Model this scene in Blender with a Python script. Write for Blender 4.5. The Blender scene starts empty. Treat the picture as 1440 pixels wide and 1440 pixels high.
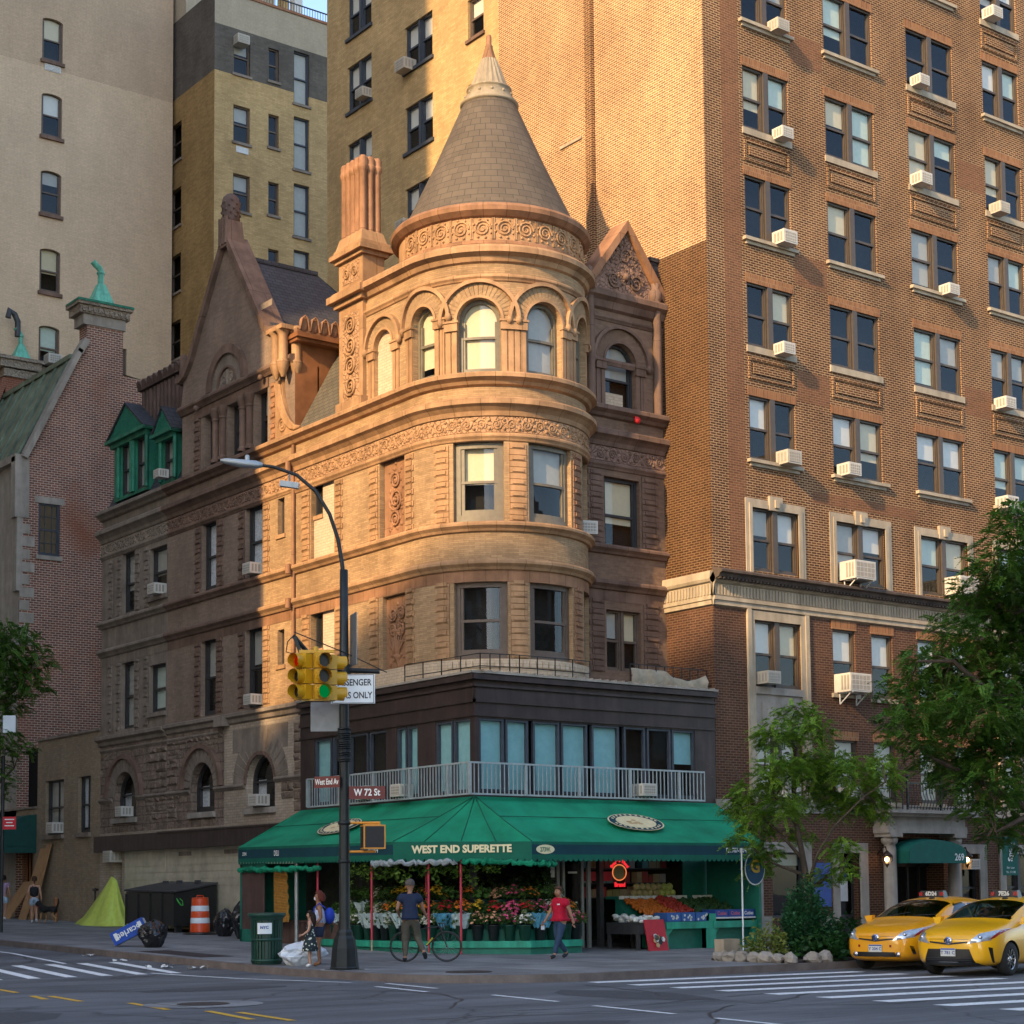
import bpy, bmesh, math, random
from math import pi, sin, cos, radians, sqrt, atan2
from mathutils import Vector, Matrix, noise
random.seed(7)
SC = bpy.context.scene
COL = SC.collection
V = Vector

# ------------------------------------------------------------------ materials
MATS = {}
def new_mat(name):
    m = bpy.data.materials.new(name); m.use_nodes = True
    nt = m.node_tree; nt.nodes.clear()
    out = nt.nodes.new('ShaderNodeOutputMaterial')
    MATS[name] = m
    return m, nt, out
def nd(nt, typ, **kw):
    n = nt.nodes.new(typ)
    for k, v in kw.items():
        if k.startswith('i_'):
            n.inputs[k[2:].replace('_', ' ')].default_value = v
        else:
            setattr(n, k, v)
    return n
def rgba(c): return (c[0], c[1], c[2], 1)
def ramp(nt, src, p0, c0, p1, c1):
    r = nd(nt, 'ShaderNodeValToRGB')
    r.color_ramp.elements[0].position = p0; r.color_ramp.elements[0].color = rgba(c0)
    r.color_ramp.elements[1].position = p1; r.color_ramp.elements[1].color = rgba(c1)
    nt.links.new(src, r.inputs[0]); return r.outputs[0]
def mixc(nt, a, b, fac, mode='MIX'):
    n = nd(nt, 'ShaderNodeMix', data_type='RGBA', blend_type=mode)
    L = nt.links.new
    for sock, val in ((n.inputs[0], fac), (n.inputs[6], a), (n.inputs[7], b)):
        if isinstance(val, (int, float)): sock.default_value = val
        elif isinstance(val, tuple): sock.default_value = rgba(val)
        else: L(val, sock)
    return n.outputs[2]
def noise_tex(nt, vec, scale, detail=4, rough=.6, stretch=None):
    if stretch:
        mp = nd(nt, 'ShaderNodeMapping'); mp.inputs['Scale'].default_value = stretch
        nt.links.new(vec, mp.inputs[0]); vec = mp.outputs[0]
    n = nd(nt, 'ShaderNodeTexNoise', i_Scale=scale, i_Detail=detail, i_Roughness=rough)
    nt.links.new(vec, n.inputs['Vector']); return n.outputs['Fac']
def principled(nt, out, color, rough=.8, metal=0, spec=.3, bump=None, bstr=.3, bdist=.02, coat=0):
    b = nd(nt, 'ShaderNodeBsdfPrincipled')
    if isinstance(color, tuple): b.inputs['Base Color'].default_value = rgba(color)
    else: nt.links.new(color, b.inputs['Base Color'])
    if isinstance(rough, (int, float)): b.inputs['Roughness'].default_value = rough
    else: nt.links.new(rough, b.inputs['Roughness'])
    b.inputs['Metallic'].default_value = metal
    b.inputs['Specular IOR Level'].default_value = spec
    b.inputs['Coat Weight'].default_value = coat
    if bump is not None:
        bp = nd(nt, 'ShaderNodeBump', i_Strength=bstr, i_Distance=bdist)
        nt.links.new(bump, bp.inputs['Height']); nt.links.new(bp.outputs[0], b.inputs['Normal'])
    nt.links.new(b.outputs[0], out.inputs[0])
    return b
def m_brick(name, c1, c2, mortar, bw=.22, rh=.075, ms=.010, stain=.35, dark=(.55, .5, .47), sscale=.35, bstr=.35, blotch=None):
    m, nt, out = new_mat(name)
    uv = nd(nt, 'ShaderNodeUVMap').outputs[0]; ob = nd(nt, 'ShaderNodeTexCoord').outputs['Object']
    br = nd(nt, 'ShaderNodeTexBrick', offset=.5, i_Scale=1.0)
    br.inputs['Mortar Size'].default_value = ms; br.inputs['Mortar Smooth'].default_value = .25
    br.inputs['Brick Width'].default_value = bw; br.inputs['Row Height'].default_value = rh
    br.inputs['Color1'].default_value = rgba(c1); br.inputs['Color2'].default_value = rgba(c2); br.inputs['Mortar'].default_value = rgba(mortar)
    nt.links.new(uv, br.inputs['Vector'])
    n1 = noise_tex(nt, ob, sscale, 6, .65); n2 = noise_tex(nt, ob, 1.1, 5, .7, (1, 1, .35)); n3 = noise_tex(nt, ob, 9, 2)
    col = mixc(nt, br.outputs['Color'], ramp(nt, n1, .35, dark, .62, (1.08, 1.04, 1)), stain, 'MULTIPLY')
    col = mixc(nt, col, ramp(nt, n2, .4, (.7, .66, .63), .6, (1.1, 1.08, 1.05)), stain * .8, 'MULTIPLY')
    col = mixc(nt, col, ramp(nt, n3, .3, (.8, .78, .77), .7, (1.15, 1.12, 1.1)), .5, 'MULTIPLY')
    if blotch:
        n4 = noise_tex(nt, ob, .22, 3, .5)
        col = mixc(nt, col, blotch, ramp(nt, n4, .53, (0, 0, 0), .66, (.75, .75, .75)))
    principled(nt, out, col, .88, spec=.2, bump=br.outputs['Fac'], bstr=-bstr, bdist=.012)
    return m
def m_stone(name, c, var=.3, scale=1.2, rough=.8, fine=25, bstr=.25, spec=.25, streak=True, block=None, bdist=.01):
    m, nt, out = new_mat(name)
    ob = nd(nt, 'ShaderNodeTexCoord').outputs['Object']
    n1 = noise_tex(nt, ob, scale, 6, .65); n2 = noise_tex(nt, ob, fine, 3, .6)
    lo = tuple(x * (1 - var) for x in c); hi = tuple(min(1, x * (1 + var * .6)) for x in c)
    col = ramp(nt, n1, .33, lo, .68, hi)
    if streak:
        n3 = noise_tex(nt, ob, 2.2, 4, .7, (1, 1, .12))
        col = mixc(nt, col, ramp(nt, n3, .36, (.62, .6, .58), .6, (1.05, 1.04, 1.03)), .6, 'MULTIPLY')
    h = n2
    if block:
        uv = nd(nt, 'ShaderNodeUVMap').outputs[0]
        br = nd(nt, 'ShaderNodeTexBrick', offset=.5, i_Scale=1.0)
        br.inputs['Mortar Size'].default_value = block[2]; br.inputs['Brick Width'].default_value = block[0]; br.inputs['Row Height'].default_value = block[1]
        br.inputs['Color1'].default_value = (1.05, 1.05, 1.05, 1); br.inputs['Color2'].default_value = (.84, .83, .82, 1); br.inputs['Mortar'].default_value = (.5, .48, .46, 1)
        nt.links.new(uv, br.inputs['Vector']); col = mixc(nt, col, br.outputs['Color'], .8, 'MULTIPLY')
    principled(nt, out, col, rough, spec=spec, bump=h, bstr=bstr, bdist=bdist)
    return m
def m_carved(name, c, scale=7):
    m, nt, out = new_mat(name)
    uv = nd(nt, 'ShaderNodeUVMap').outputs[0]; ob = nd(nt, 'ShaderNodeTexCoord').outputs['Object']
    nz = nd(nt, 'ShaderNodeTexNoise', i_Scale=3.0, i_Detail=2.0); nt.links.new(uv, nz.inputs['Vector'])
    uv2 = mixc(nt, uv, nz.outputs['Color'], .12)
    w = nd(nt, 'ShaderNodeTexVoronoi', feature='DISTANCE_TO_EDGE', i_Scale=scale * 1.4); nt.links.new(uv2, w.inputs['Vector'])
    vo = nd(nt, 'ShaderNodeTexVoronoi', feature='SMOOTH_F1', i_Scale=scale)
    nt.links.new(uv, vo.inputs['Vector'])
    h = mixc(nt, ramp(nt, w.outputs['Distance'], 0, (0, 0, 0), .12, (1, 1, 1)), vo.outputs['Distance'], .5)
    n1 = noise_tex(nt, ob, 1.3, 5)
    col = ramp(nt, n1, .3, tuple(x * .75 for x in c), .7, tuple(x * 1.15 for x in c))
    principled(nt, out, col, .85, spec=.2, bump=h, bstr=1.0, bdist=.06)
    return m
def m_plain(name, c, rough=.5, metal=0, spec=.4, var=.12, scale=6, coat=0, bstr=.1, streak=False):
    m, nt, out = new_mat(name)
    ob = nd(nt, 'ShaderNodeTexCoord').outputs['Object']
    n1 = noise_tex(nt, ob, scale, 5, .6)
    col = ramp(nt, n1, .3, tuple(x * (1 - var) for x in c), .7, tuple(min(1, x * (1 + var)) for x in c))
    if streak:
        n3 = noise_tex(nt, ob, 3, 4, .7, (1, 1, .1))
        col = mixc(nt, col, ramp(nt, n3, .38, (.5, .48, .46), .6, (1.05, 1.05, 1.05)), .7, 'MULTIPLY')
    principled(nt, out, col, rough, metal, spec, n1, bstr, .01, coat)
    return m
def m_shingle(name, c1, c2, bw, rh, line=(.05, .045, .04)):
    m, nt, out = new_mat(name)
    uv = nd(nt, 'ShaderNodeUVMap').outputs[0]; ob = nd(nt, 'ShaderNodeTexCoord').outputs['Object']
    br = nd(nt, 'ShaderNodeTexBrick', offset=.5, i_Scale=1.0)
    br.inputs['Mortar Size'].default_value = .012; br.inputs['Mortar Smooth'].default_value = .3
    br.inputs['Brick Width'].default_value = bw; br.inputs['Row Height'].default_value = rh
    br.inputs['Color1'].default_value = rgba(c1); br.inputs['Color2'].default_value = rgba(c2); br.inputs['Mortar'].default_value = rgba(line)
    nt.links.new(uv, br.inputs['Vector'])
    n1 = noise_tex(nt, ob, .8, 5)
    col = mixc(nt, br.outputs['Color'], ramp(nt, n1, .35, (.75, .74, .72), .65, (1.1, 1.08, 1.06)), .7, 'MULTIPLY')
    principled(nt, out, col, .75, spec=.3, bump=br.outputs['Fac'], bstr=-.6, bdist=.02)
    return m
def m_glass(name, tint=(.75, .8, .8), ior=1.75):
    m, nt, out = new_mat(name)
    tr = nd(nt, 'ShaderNodeBsdfTransparent'); tr.inputs[0].default_value = rgba(tint)
    gl = nd(nt, 'ShaderNodeBsdfGlossy'); gl.inputs['Color'].default_value = (.95, .97, 1, 1); gl.inputs['Roughness'].default_value = .015
    ob = nd(nt, 'ShaderNodeTexCoord').outputs['Object']
    n1 = noise_tex(nt, ob, 1.3, 2)
    bp = nd(nt, 'ShaderNodeBump', i_Strength=.02, i_Distance=.05); nt.links.new(n1, bp.inputs['Height']); nt.links.new(bp.outputs[0], gl.inputs['Normal'])
    ge = nd(nt, 'ShaderNodeNewGeometry'); dt = nd(nt, 'ShaderNodeVectorMath', operation='DOT_PRODUCT'); nt.links.new(ge.outputs['Normal'], dt.inputs[0]); nt.links.new(ge.outputs['Incoming'], dt.inputs[1])
    ab = nd(nt, 'ShaderNodeMath', operation='ABSOLUTE'); nt.links.new(dt.outputs['Value'], ab.inputs[0]); sb = nd(nt, 'ShaderNodeMath', operation='SUBTRACT'); sb.inputs[0].default_value = 1; nt.links.new(ab.outputs[0], sb.inputs[1])
    pw = nd(nt, 'ShaderNodeMath', operation='POWER'); nt.links.new(sb.outputs[0], pw.inputs[0]); pw.inputs[1].default_value = 5; f0 = ((ior - 1) / (ior + 1)) ** 2 * 1.0
    fr = nd(nt, 'ShaderNodeMath', operation='MULTIPLY_ADD'); nt.links.new(pw.outputs[0], fr.inputs[0]); fr.inputs[1].default_value = 1 - f0; fr.inputs[2].default_value = f0
    mx = nd(nt, 'ShaderNodeMixShader')
    nt.links.new(fr.outputs[0], mx.inputs[0]); nt.links.new(tr.outputs[0], mx.inputs[1]); nt.links.new(gl.outputs[0], mx.inputs[2]); nt.links.new(mx.outputs[0], out.inputs[0])
    return m
def m_emit(name, c, strength):
    m, nt, out = new_mat(name)
    e = nd(nt, 'ShaderNodeEmission'); e.inputs[0].default_value = rgba(c); e.inputs[1].default_value = strength
    nt.links.new(e.outputs[0], out.inputs[0]); return m
def m_leaf(name, c, c2, trans=.35):
    m, nt, out = new_mat(name)
    ob = nd(nt, 'ShaderNodeTexCoord').outputs['Object']
    n1 = noise_tex(nt, ob, 1.6, 4, .7); n2 = noise_tex(nt, ob, 14, 2)
    col = mixc(nt, ramp(nt, n1, .36, c, .64, c2), ramp(nt, n2, .3, (.6, .65, .6), .7, (1.3, 1.25, 1.1)), .7, 'MULTIPLY')
    d = nd(nt, 'ShaderNodeBsdfPrincipled', i_Roughness=.55); d.inputs['Specular IOR Level'].default_value = .3
    t = nd(nt, 'ShaderNodeBsdfTranslucent'); mx = nd(nt, 'ShaderNodeMixShader'); mx.inputs[0].default_value = trans
    nt.links.new(col, d.inputs['Base Color']); nt.links.new(col, t.inputs['Color'])
    nt.links.new(d.outputs[0], mx.inputs[1]); nt.links.new(t.outputs[0], mx.inputs[2]); nt.links.new(mx.outputs[0], out.inputs[0])
    return m

# ------------------------------------------------------------------ mesh builder
class MB:
    def __init__(s): s.v = []; s.f = []; s.uv = []; s.m = []; s.sm = []
    def face(s, pts, m=0, uv=None, smooth=False):
        pts = [V(p) for p in pts]
        if uv is None:
            n = V((0, 0, 0))
            for i in range(len(pts)):
                a, b = pts[i], pts[(i + 1) % len(pts)]
                n += a.cross(b)
            ax = max(range(3), key=lambda k: abs(n[k]))
            uv = [((p.y, p.z), (p.x, p.z), (p.x, p.y))[ax] for p in pts]
        k = len(s.v); s.v += pts; s.f.append(tuple(range(k, k + len(pts)))); s.uv.append(uv); s.m.append(m); s.sm.append(smooth)
    def grid(s, rows, m=0, uvs=None, smooth=True, cu=False, cv=False):
        k = len(s.v); R = len(rows); C = len(rows[0])
        for r in rows: s.v += [V(p) for p in r]
        for i in range(R if cv else R - 1):
            for j in range(C if cu else C - 1):
                i2, j2 = (i + 1) % R, (j + 1) % C
                s.f.append((k + i * C + j, k + i * C + j2, k + i2 * C + j2, k + i2 * C + j))
                if uvs: s.uv.append([uvs[i][j], uvs[i][j2], uvs[i2][j2], uvs[i2][j]])
                else:
                    ps = [s.v[q] for q in s.f[-1]]; n = (ps[1] - ps[0]).cross(ps[3] - ps[0]); ax = max(range(3), key=lambda q: abs(n[q]))
                    s.uv.append([((p.y, p.z), (p.x, p.z), (p.x, p.y))[ax] for p in ps])
                s.m.append(m); s.sm.append(smooth)
    def hexa(s, p, m=0):
        for q in ((0, 1, 2, 3), (7, 6, 5, 4), (0, 4, 5, 1), (1, 5, 6, 2), (2, 6, 7, 3), (3, 7, 4, 0)): s.face([p[i] for i in q], m)
    def box(s, x0, y0, z0, x1, y1, z1, m=0):
        s.hexa([(x0, y0, z0), (x1, y0, z0), (x1, y1, z0), (x0, y1, z0), (x0, y0, z1), (x1, y0, z1), (x1, y1, z1), (x0, y1, z1)], m)
    def bar(s, a, b, w, h=None, m=0, up=(0, 0, 1)):
        a, b = V(a), V(b); h = h or w; d = (b - a).normalized(); u = V(up)
        if abs(d.dot(u)) > .98: u = V((1, 0, 0))
        r = d.cross(u).normalized() * (w / 2); u = r.cross(d).normalized() * (h / 2)
        s.hexa([a - r - u, a + r - u, b + r - u, b - r - u, a - r + u, a + r + u, b + r + u, b - r + u], m)
    def tube(s, path, rad, n=8, m=0, smooth=True, cap=True, closed=False):
        path = [V(p) for p in path]; N = len(path); rads = rad if isinstance(rad, (list, tuple)) else [rad] * N
        rows = []; pu = None
        for i, p in enumerate(path):
            a = path[i - 1] if (i > 0 or closed) else p; b = path[(i + 1) % N] if (i < N - 1 or closed) else p
            d = (b - a).normalized()
            if pu is None:
                u = d.cross(V((0, 0, 1)));
                if u.length < .05: u = d.cross(V((1, 0, 0)))
            else: u = pu - d * pu.dot(d)
            u.normalize(); pu = u; w = d.cross(u)
            rows.append([p + (u * cos(2 * pi * k / n) + w * sin(2 * pi * k / n)) * rads[i] for k in range(n)])
        s.grid(rows, m, smooth=smooth, cu=True, cv=closed)
        if cap and not closed:
            s.face(rows[0][::-1], m); s.face(rows[-1], m)
    def lathe(s, prof, c=(0, 0, 0), n=16, a0=0, a1=2 * pi, m=0, smooth=True, su=1.0, split=False):
        full = abs(a1 - a0 - 2 * pi) < 1e-6; N = n if full else n + 1
        c = V(c)
        def row(r, z): return [c + V((r * cos(a0 + (a1 - a0) * k / n), r * sin(a0 + (a1 - a0) * k / n), z)) for k in range(N)]
        if split:
            for (r0, z0), (r1, z1) in zip(prof, prof[1:]):
                rm = max(r0, r1, .01); L = sqrt((r1 - r0) ** 2 + (z1 - z0) ** 2)
                uv = [[(rm * (a0 + (a1 - a0) * k / n), z0 + q * L) for k in range(N + (1 if full else 0))] for q in (0, 1)]
                s.grid([row(r0, z0), row(r1, z1)], m, smooth=smooth, cu=full, uvs=None if full else uv)
        else: s.grid([row(r, z) for r, z in prof], m, smooth=smooth, cu=full)
    def sphere(s, c, r, n=10, m=0, sz=None):
        sz = sz or (1, 1, 1); c = V(c)
        rows = [[c + V((r * sz[0] * sin(pi * i / (n // 2 + 1)) * cos(2 * pi * k / n), r * sz[1] * sin(pi * i / (n // 2 + 1)) * sin(2 * pi * k / n), r * sz[2] * cos(pi * i / (n // 2 + 1)))) for k in range(n)] for i in range(n // 2 + 2)]
        s.grid(rows, m, cu=True)
    # things laid out on a facade frame: s along it, z up, d out of it
    def fbox(s, fr, s0, s1, z0, z1, d0, d1, m=0):
        n = fr.n(s0, s1)
        for i in range(n):
            a = s0 + (s1 - s0) * i / n; b = s0 + (s1 - s0) * (i + 1) / n; g = fr.map
            P = [g(a, z0, d0), g(b, z0, d0), g(b, z0, d1), g(a, z0, d1), g(a, z1, d0), g(b, z1, d0), g(b, z1, d1), g(a, z1, d1)]
            qs = [((2, 3, 7, 6), [(b, z0), (a, z0), (a, z1), (b, z1)]), ((0, 1, 2, 3), None), ((4, 5, 6, 7), None), ((0, 1, 5, 4), None)]
            if i == 0: qs.append(((0, 3, 7, 4), None))
            if i == n - 1: qs.append(((1, 2, 6, 5), None))
            for q, uv in qs: s.face([P[k] for k in q], m, uv)
    def band(s, fr, s0, s1, prof, m=0):
        n = fr.n(s0, s1); S = [s0 + (s1 - s0) * i / n for i in range(n + 1)]
        for (d0, z0), (d1, z1) in zip(prof, prof[1:]):
            L = sqrt((d1 - d0) ** 2 + (z1 - z0) ** 2)
            s.grid([[fr.map(q, z0, d0) for q in S], [fr.map(q, z1, d1) for q in S]], m, [[(q, z0) for q in S], [(q, z0 + L) for q in S]], smooth=fr.curved)
        for q in (s0, s1): s.face([fr.map(q, z, d) for d, z in prof], m)
    def fquad(s, fr, s0, s1, z0, z1, d, m=0):
        n = fr.n(s0, s1); S = [s0 + (s1 - s0) * i / n for i in range(n + 1)]
        s.grid([[fr.map(q, z0, d) for q in S], [fr.map(q, z1, d) for q in S]], m, [[(q, z0) for q in S], [(q, z1) for q in S]], smooth=fr.curved)
    def arch_ring(s, fr, c, zs, r0, r1, d0, d1, m=0, n=14, a0=0, a1=180, ry=1.0, radial=False):
        A = [radians(a0 + (a1 - a0) * i / n) for i in range(n + 1)]
        def P(r, a, d): return fr.map(c + r * cos(a), zs + r * sin(a) * ry, d)
        for a, b in zip(A, A[1:]):
            g = .12 * (b - a) if radial else 0
            uvr = [(r0 * a, 0), (r0 * b, 0), (r1 * b, r1 - r0), (r1 * a, r1 - r0)]
            uvr = [(v_, u_) for u_, v_ in uvr]
            s.face([P(r0, a + g, d1), P(r0, b, d1), P(r1, b, d1), P(r1, a + g, d1)], m, uvr)
            s.face([P(r1, a, d0), P(r1, b, d0), P(r1, b, d1), P(r1, a, d1)], m)
            s.face([P(r0, a, d0), P(r0, b, d0), P(r0, b, d1), P(r0, a, d1)], m)
        for a in (A[0], A[-1]): s.face([P(r0, a, d0), P(r1, a, d0), P(r1, a, d1), P(r0, a, d1)], m)
    def prism(s, fr, poly, d0, d1, m=0):
        s.face([fr.map(a, z, d1) for a, z in poly], m, [(a, z) for a, z in poly])
        for (a, z), (b, w) in zip(poly, poly[1:] + poly[:1]): s.face([fr.map(a, z, d0), fr.map(b, w, d0), fr.map(b, w, d1), fr.map(a, z, d1)], m)
    def wall(s, fr, s0, s1, z0, z1, ops=(), rec=.2, m=0, top=None, brk=(), mrev=None):
        mrev = m if mrev is None else mrev
        zt = top and 1e9 or z1
        ops = [dict(o, z0=max(o['z0'], z0), z1=min(o['z1'], zt), r=o.get('r', 0) if o['z1'] <= zt else 0, c0=o['z0'] < z0, c1=o['z1'] > zt) for o in ops if o['b'] > s0 + 1e-4 and o['a'] < s1 - 1e-4 and o['z0'] < zt - 1e-4 and o['z1'] > z0 + 1e-4]
        B = {s0, s1} | set(brk)
        for o in ops:
            B |= {o['a'], o['b']}
            if o.get('r'): B |= {o['a'] + (o['b'] - o['a']) * (1 - cos(pi * i / 12)) / 2 for i in range(1, 12)}
        n = fr.n(s0, s1)
        if n > 1: B |= {s0 + (s1 - s0) * i / n for i in range(n + 1)}
        B = sorted(q for q in B if s0 - 1e-6 <= q <= s1 + 1e-6)
        B = [q for i, q in enumerate(B) if i == 0 or q - B[i - 1] > 1e-5]
        T = top or (lambda q: z1)
        for a, b in zip(B, B[1:]):
            act = sorted([o for o in ops if o['a'] <= a + 1e-4 and o['b'] >= b - 1e-4], key=lambda o: o['z0'])
            lo = (z0, z0)
            segs = []
            for o in act:
                segs.append((lo, (o['z0'], o['z0']))); lo = (otop(o, a), otop(o, b))
            segs.append((lo, (T(a), T(b))))
            for (p, q), (u, w) in segs:
                if u - p < 1e-4 and w - q < 1e-4: continue
                s.face([fr.map(a, p, 0), fr.map(b, q, 0), fr.map(b, w, 0), fr.map(a, u, 0)], m, [(a, p), (b, q), (b, w), (a, u)], fr.curved)
        for o in ops:
            R = o.get('rec', rec); a, b = o['a'], o['b']
            for e in (a, b): s.face([fr.map(e, o['z0'], 0), fr.map(e, o['z0'], -R), fr.map(e, otop(o, e), -R), fr.map(e, otop(o, e), 0)], mrev, [(0, o['z0']), (R, o['z0']), (R, otop(o, e)), (0, otop(o, e))])
            E = [q for q in B if a - 1e-6 <= q <= b + 1e-6]
            for p, q in zip(E, E[1:]):
                for z_, w_, cut in ((o['z0'], o['z0'], o['c0']), (otop(o, p), otop(o, q), o['c1'])):
                    if cut: continue
                    s.face([fr.map(p, z_, 0), fr.map(q, w_, 0), fr.map(q, w_, -R), fr.map(p, z_, -R)], mrev)
    def build(s, name, mats, parent=None, local=False, loc=None):
        off = V((0, 0, 0))
        if not local:
            p = parent
            while p is not None: off += p.location; p = p.parent
        if loc is not None: off = V(loc)
        me = bpy.data.meshes.new(name)
        me.from_pydata([tuple(p - off) for p in s.v], [], s.f)
        if not isinstance(mats, (list, tuple)): mats = [mats]
        for q in mats: me.materials.append(MATS[q] if isinstance(q, str) else q)
        me.polygons.foreach_set('material_index', s.m); me.polygons.foreach_set('use_smooth', s.sm)
        ul = me.uv_layers.new(name='UVMap'); flat = []
        for u in s.uv:
            for q in u: flat += [q[0], q[1]]
        ul.data.foreach_set('uv', flat); me.update()
        o = bpy.data.objects.new(name, me); COL.objects.link(o)
        if parent is not None: o.parent = parent
        if loc is not None: o.location = loc
        return o
def build_split(M, name, mats, parent, gap=.03):
    """one object for every separate piece of a mesh builder"""
    B = []
    for i, f in enumerate(M.f):
        P = [M.v[k] for k in f]; lo = [min(p[a] for p in P) - gap / 2 for a in range(3)]; hi = [max(p[a] for p in P) + gap / 2 for a in range(3)]; B.append([lo, hi, [i]])
    done = False
    while not done:
        done = True; R = []
        for b in B:
            for r in R:
                if all(b[0][a] <= r[1][a] and r[0][a] <= b[1][a] for a in range(3)):
                    r[0] = [min(x, y) for x, y in zip(r[0], b[0])]; r[1] = [max(x, y) for x, y in zip(r[1], b[1])]; r[2] += b[2]; done = False; break
            else: R.append(b)
        B = R
    out = []
    for _, _, idx in B:
        Q = MB(); mp = {}
        for i in idx:
            f = []
            for k in M.f[i]:
                if k not in mp: mp[k] = len(Q.v); Q.v.append(M.v[k])
                f.append(mp[k])
            Q.f.append(tuple(f)); Q.uv.append(M.uv[i]); Q.m.append(M.m[i]); Q.sm.append(M.sm[i])
        out.append(Q.build(name, mats, parent))
    return out
def otop(o, q):
    r = o.get('r', 0)
    if not r: return o['z1']
    c = (o['a'] + o['b']) / 2; h = (o['b'] - o['a']) / 2
    return o['z1'] - r + r * sqrt(max(0, 1 - ((q - c) / h) ** 2))
class Flat:
    curved = False
    def __init__(s, fn): s.map = fn
    def n(s, a, b): return 1
def FX(x): return Flat(lambda q, z, d=0: V((x - d, q, z)))       # facade facing -X, s = Y
def FY(y): return Flat(lambda q, z, d=0: V((q, y - d, z)))       # facade facing -Y, s = X
class Round:
    curved = True
    def __init__(s, cx, cy, r): s.cx, s.cy, s.r = cx, cy, r
    def map(s, q, z, d=0): a = q / s.r; return V((s.cx + (s.r + d) * cos(a), s.cy + (s.r + d) * sin(a), z))
    def n(s, a, b): return max(1, int(abs(b - a) / s.r / radians(3.0) + .5))
    def at(s, deg): return radians(deg) * s.r
def tag(o, label, cat, group=None, kind=None):
    if label: o['label'] = label
    if cat: o['category'] = cat
    if group: o['group'] = group
    if kind: o['kind'] = kind
    return o
def thing(name, label, cat, loc=(0, 0, 0), rz=0, group=None):
    o = bpy.data.objects.new(name, None); COL.objects.link(o); o.location = loc; o.rotation_euler = (0, 0, rz); o.empty_display_size = .2
    return tag(o, label, cat, group)
def kids(o): return [c for c in bpy.data.objects if c.parent == o]
def copy_tree(o, loc=None, rz=None, label=None, parent=None, scale=None):
    c = o.copy(); COL.objects.link(c)
    if parent is not None: c.parent = parent
    for k in kids(o): copy_tree(k, parent=c)
    if loc is not None: c.location = loc
    if rz is not None: c.rotation_euler = (0, 0, rz)
    if label: c['label'] = label
    if scale: c.scale = (scale,) * 3 if isinstance(scale, (int, float)) else scale
    return c
def text_mb(M, txt, size, origin, ux, uz, m=0, off=0.0, align='CENTER', sx=1.0, thick=.004):
    """lettering laid flat on a plane: ux = reading direction, uz = up"""
    cu = bpy.data.curves.new('lettering', 'FONT'); cu.body = txt; cu.size = size; cu.align_x = align; cu.align_y = 'CENTER'; cu.offset = off; cu.resolution_u = 3
    ob = bpy.data.objects.new('lettering', cu); COL.objects.link(ob)
    dg = bpy.context.evaluated_depsgraph_get(); me = bpy.data.meshes.new_from_object(ob.evaluated_get(dg))
    ux, uz, o = V(ux).normalized(), V(uz).normalized(), V(origin); nrm = ux.cross(uz)
    for p in me.polygons:
        M.face([o + ux * (me.vertices[i].co.x * sx) + uz * me.vertices[i].co.y + nrm * thick for i in p.vertices], m)
    bpy.data.objects.remove(ob); bpy.data.curves.remove(cu); bpy.data.meshes.remove(me)

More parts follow.
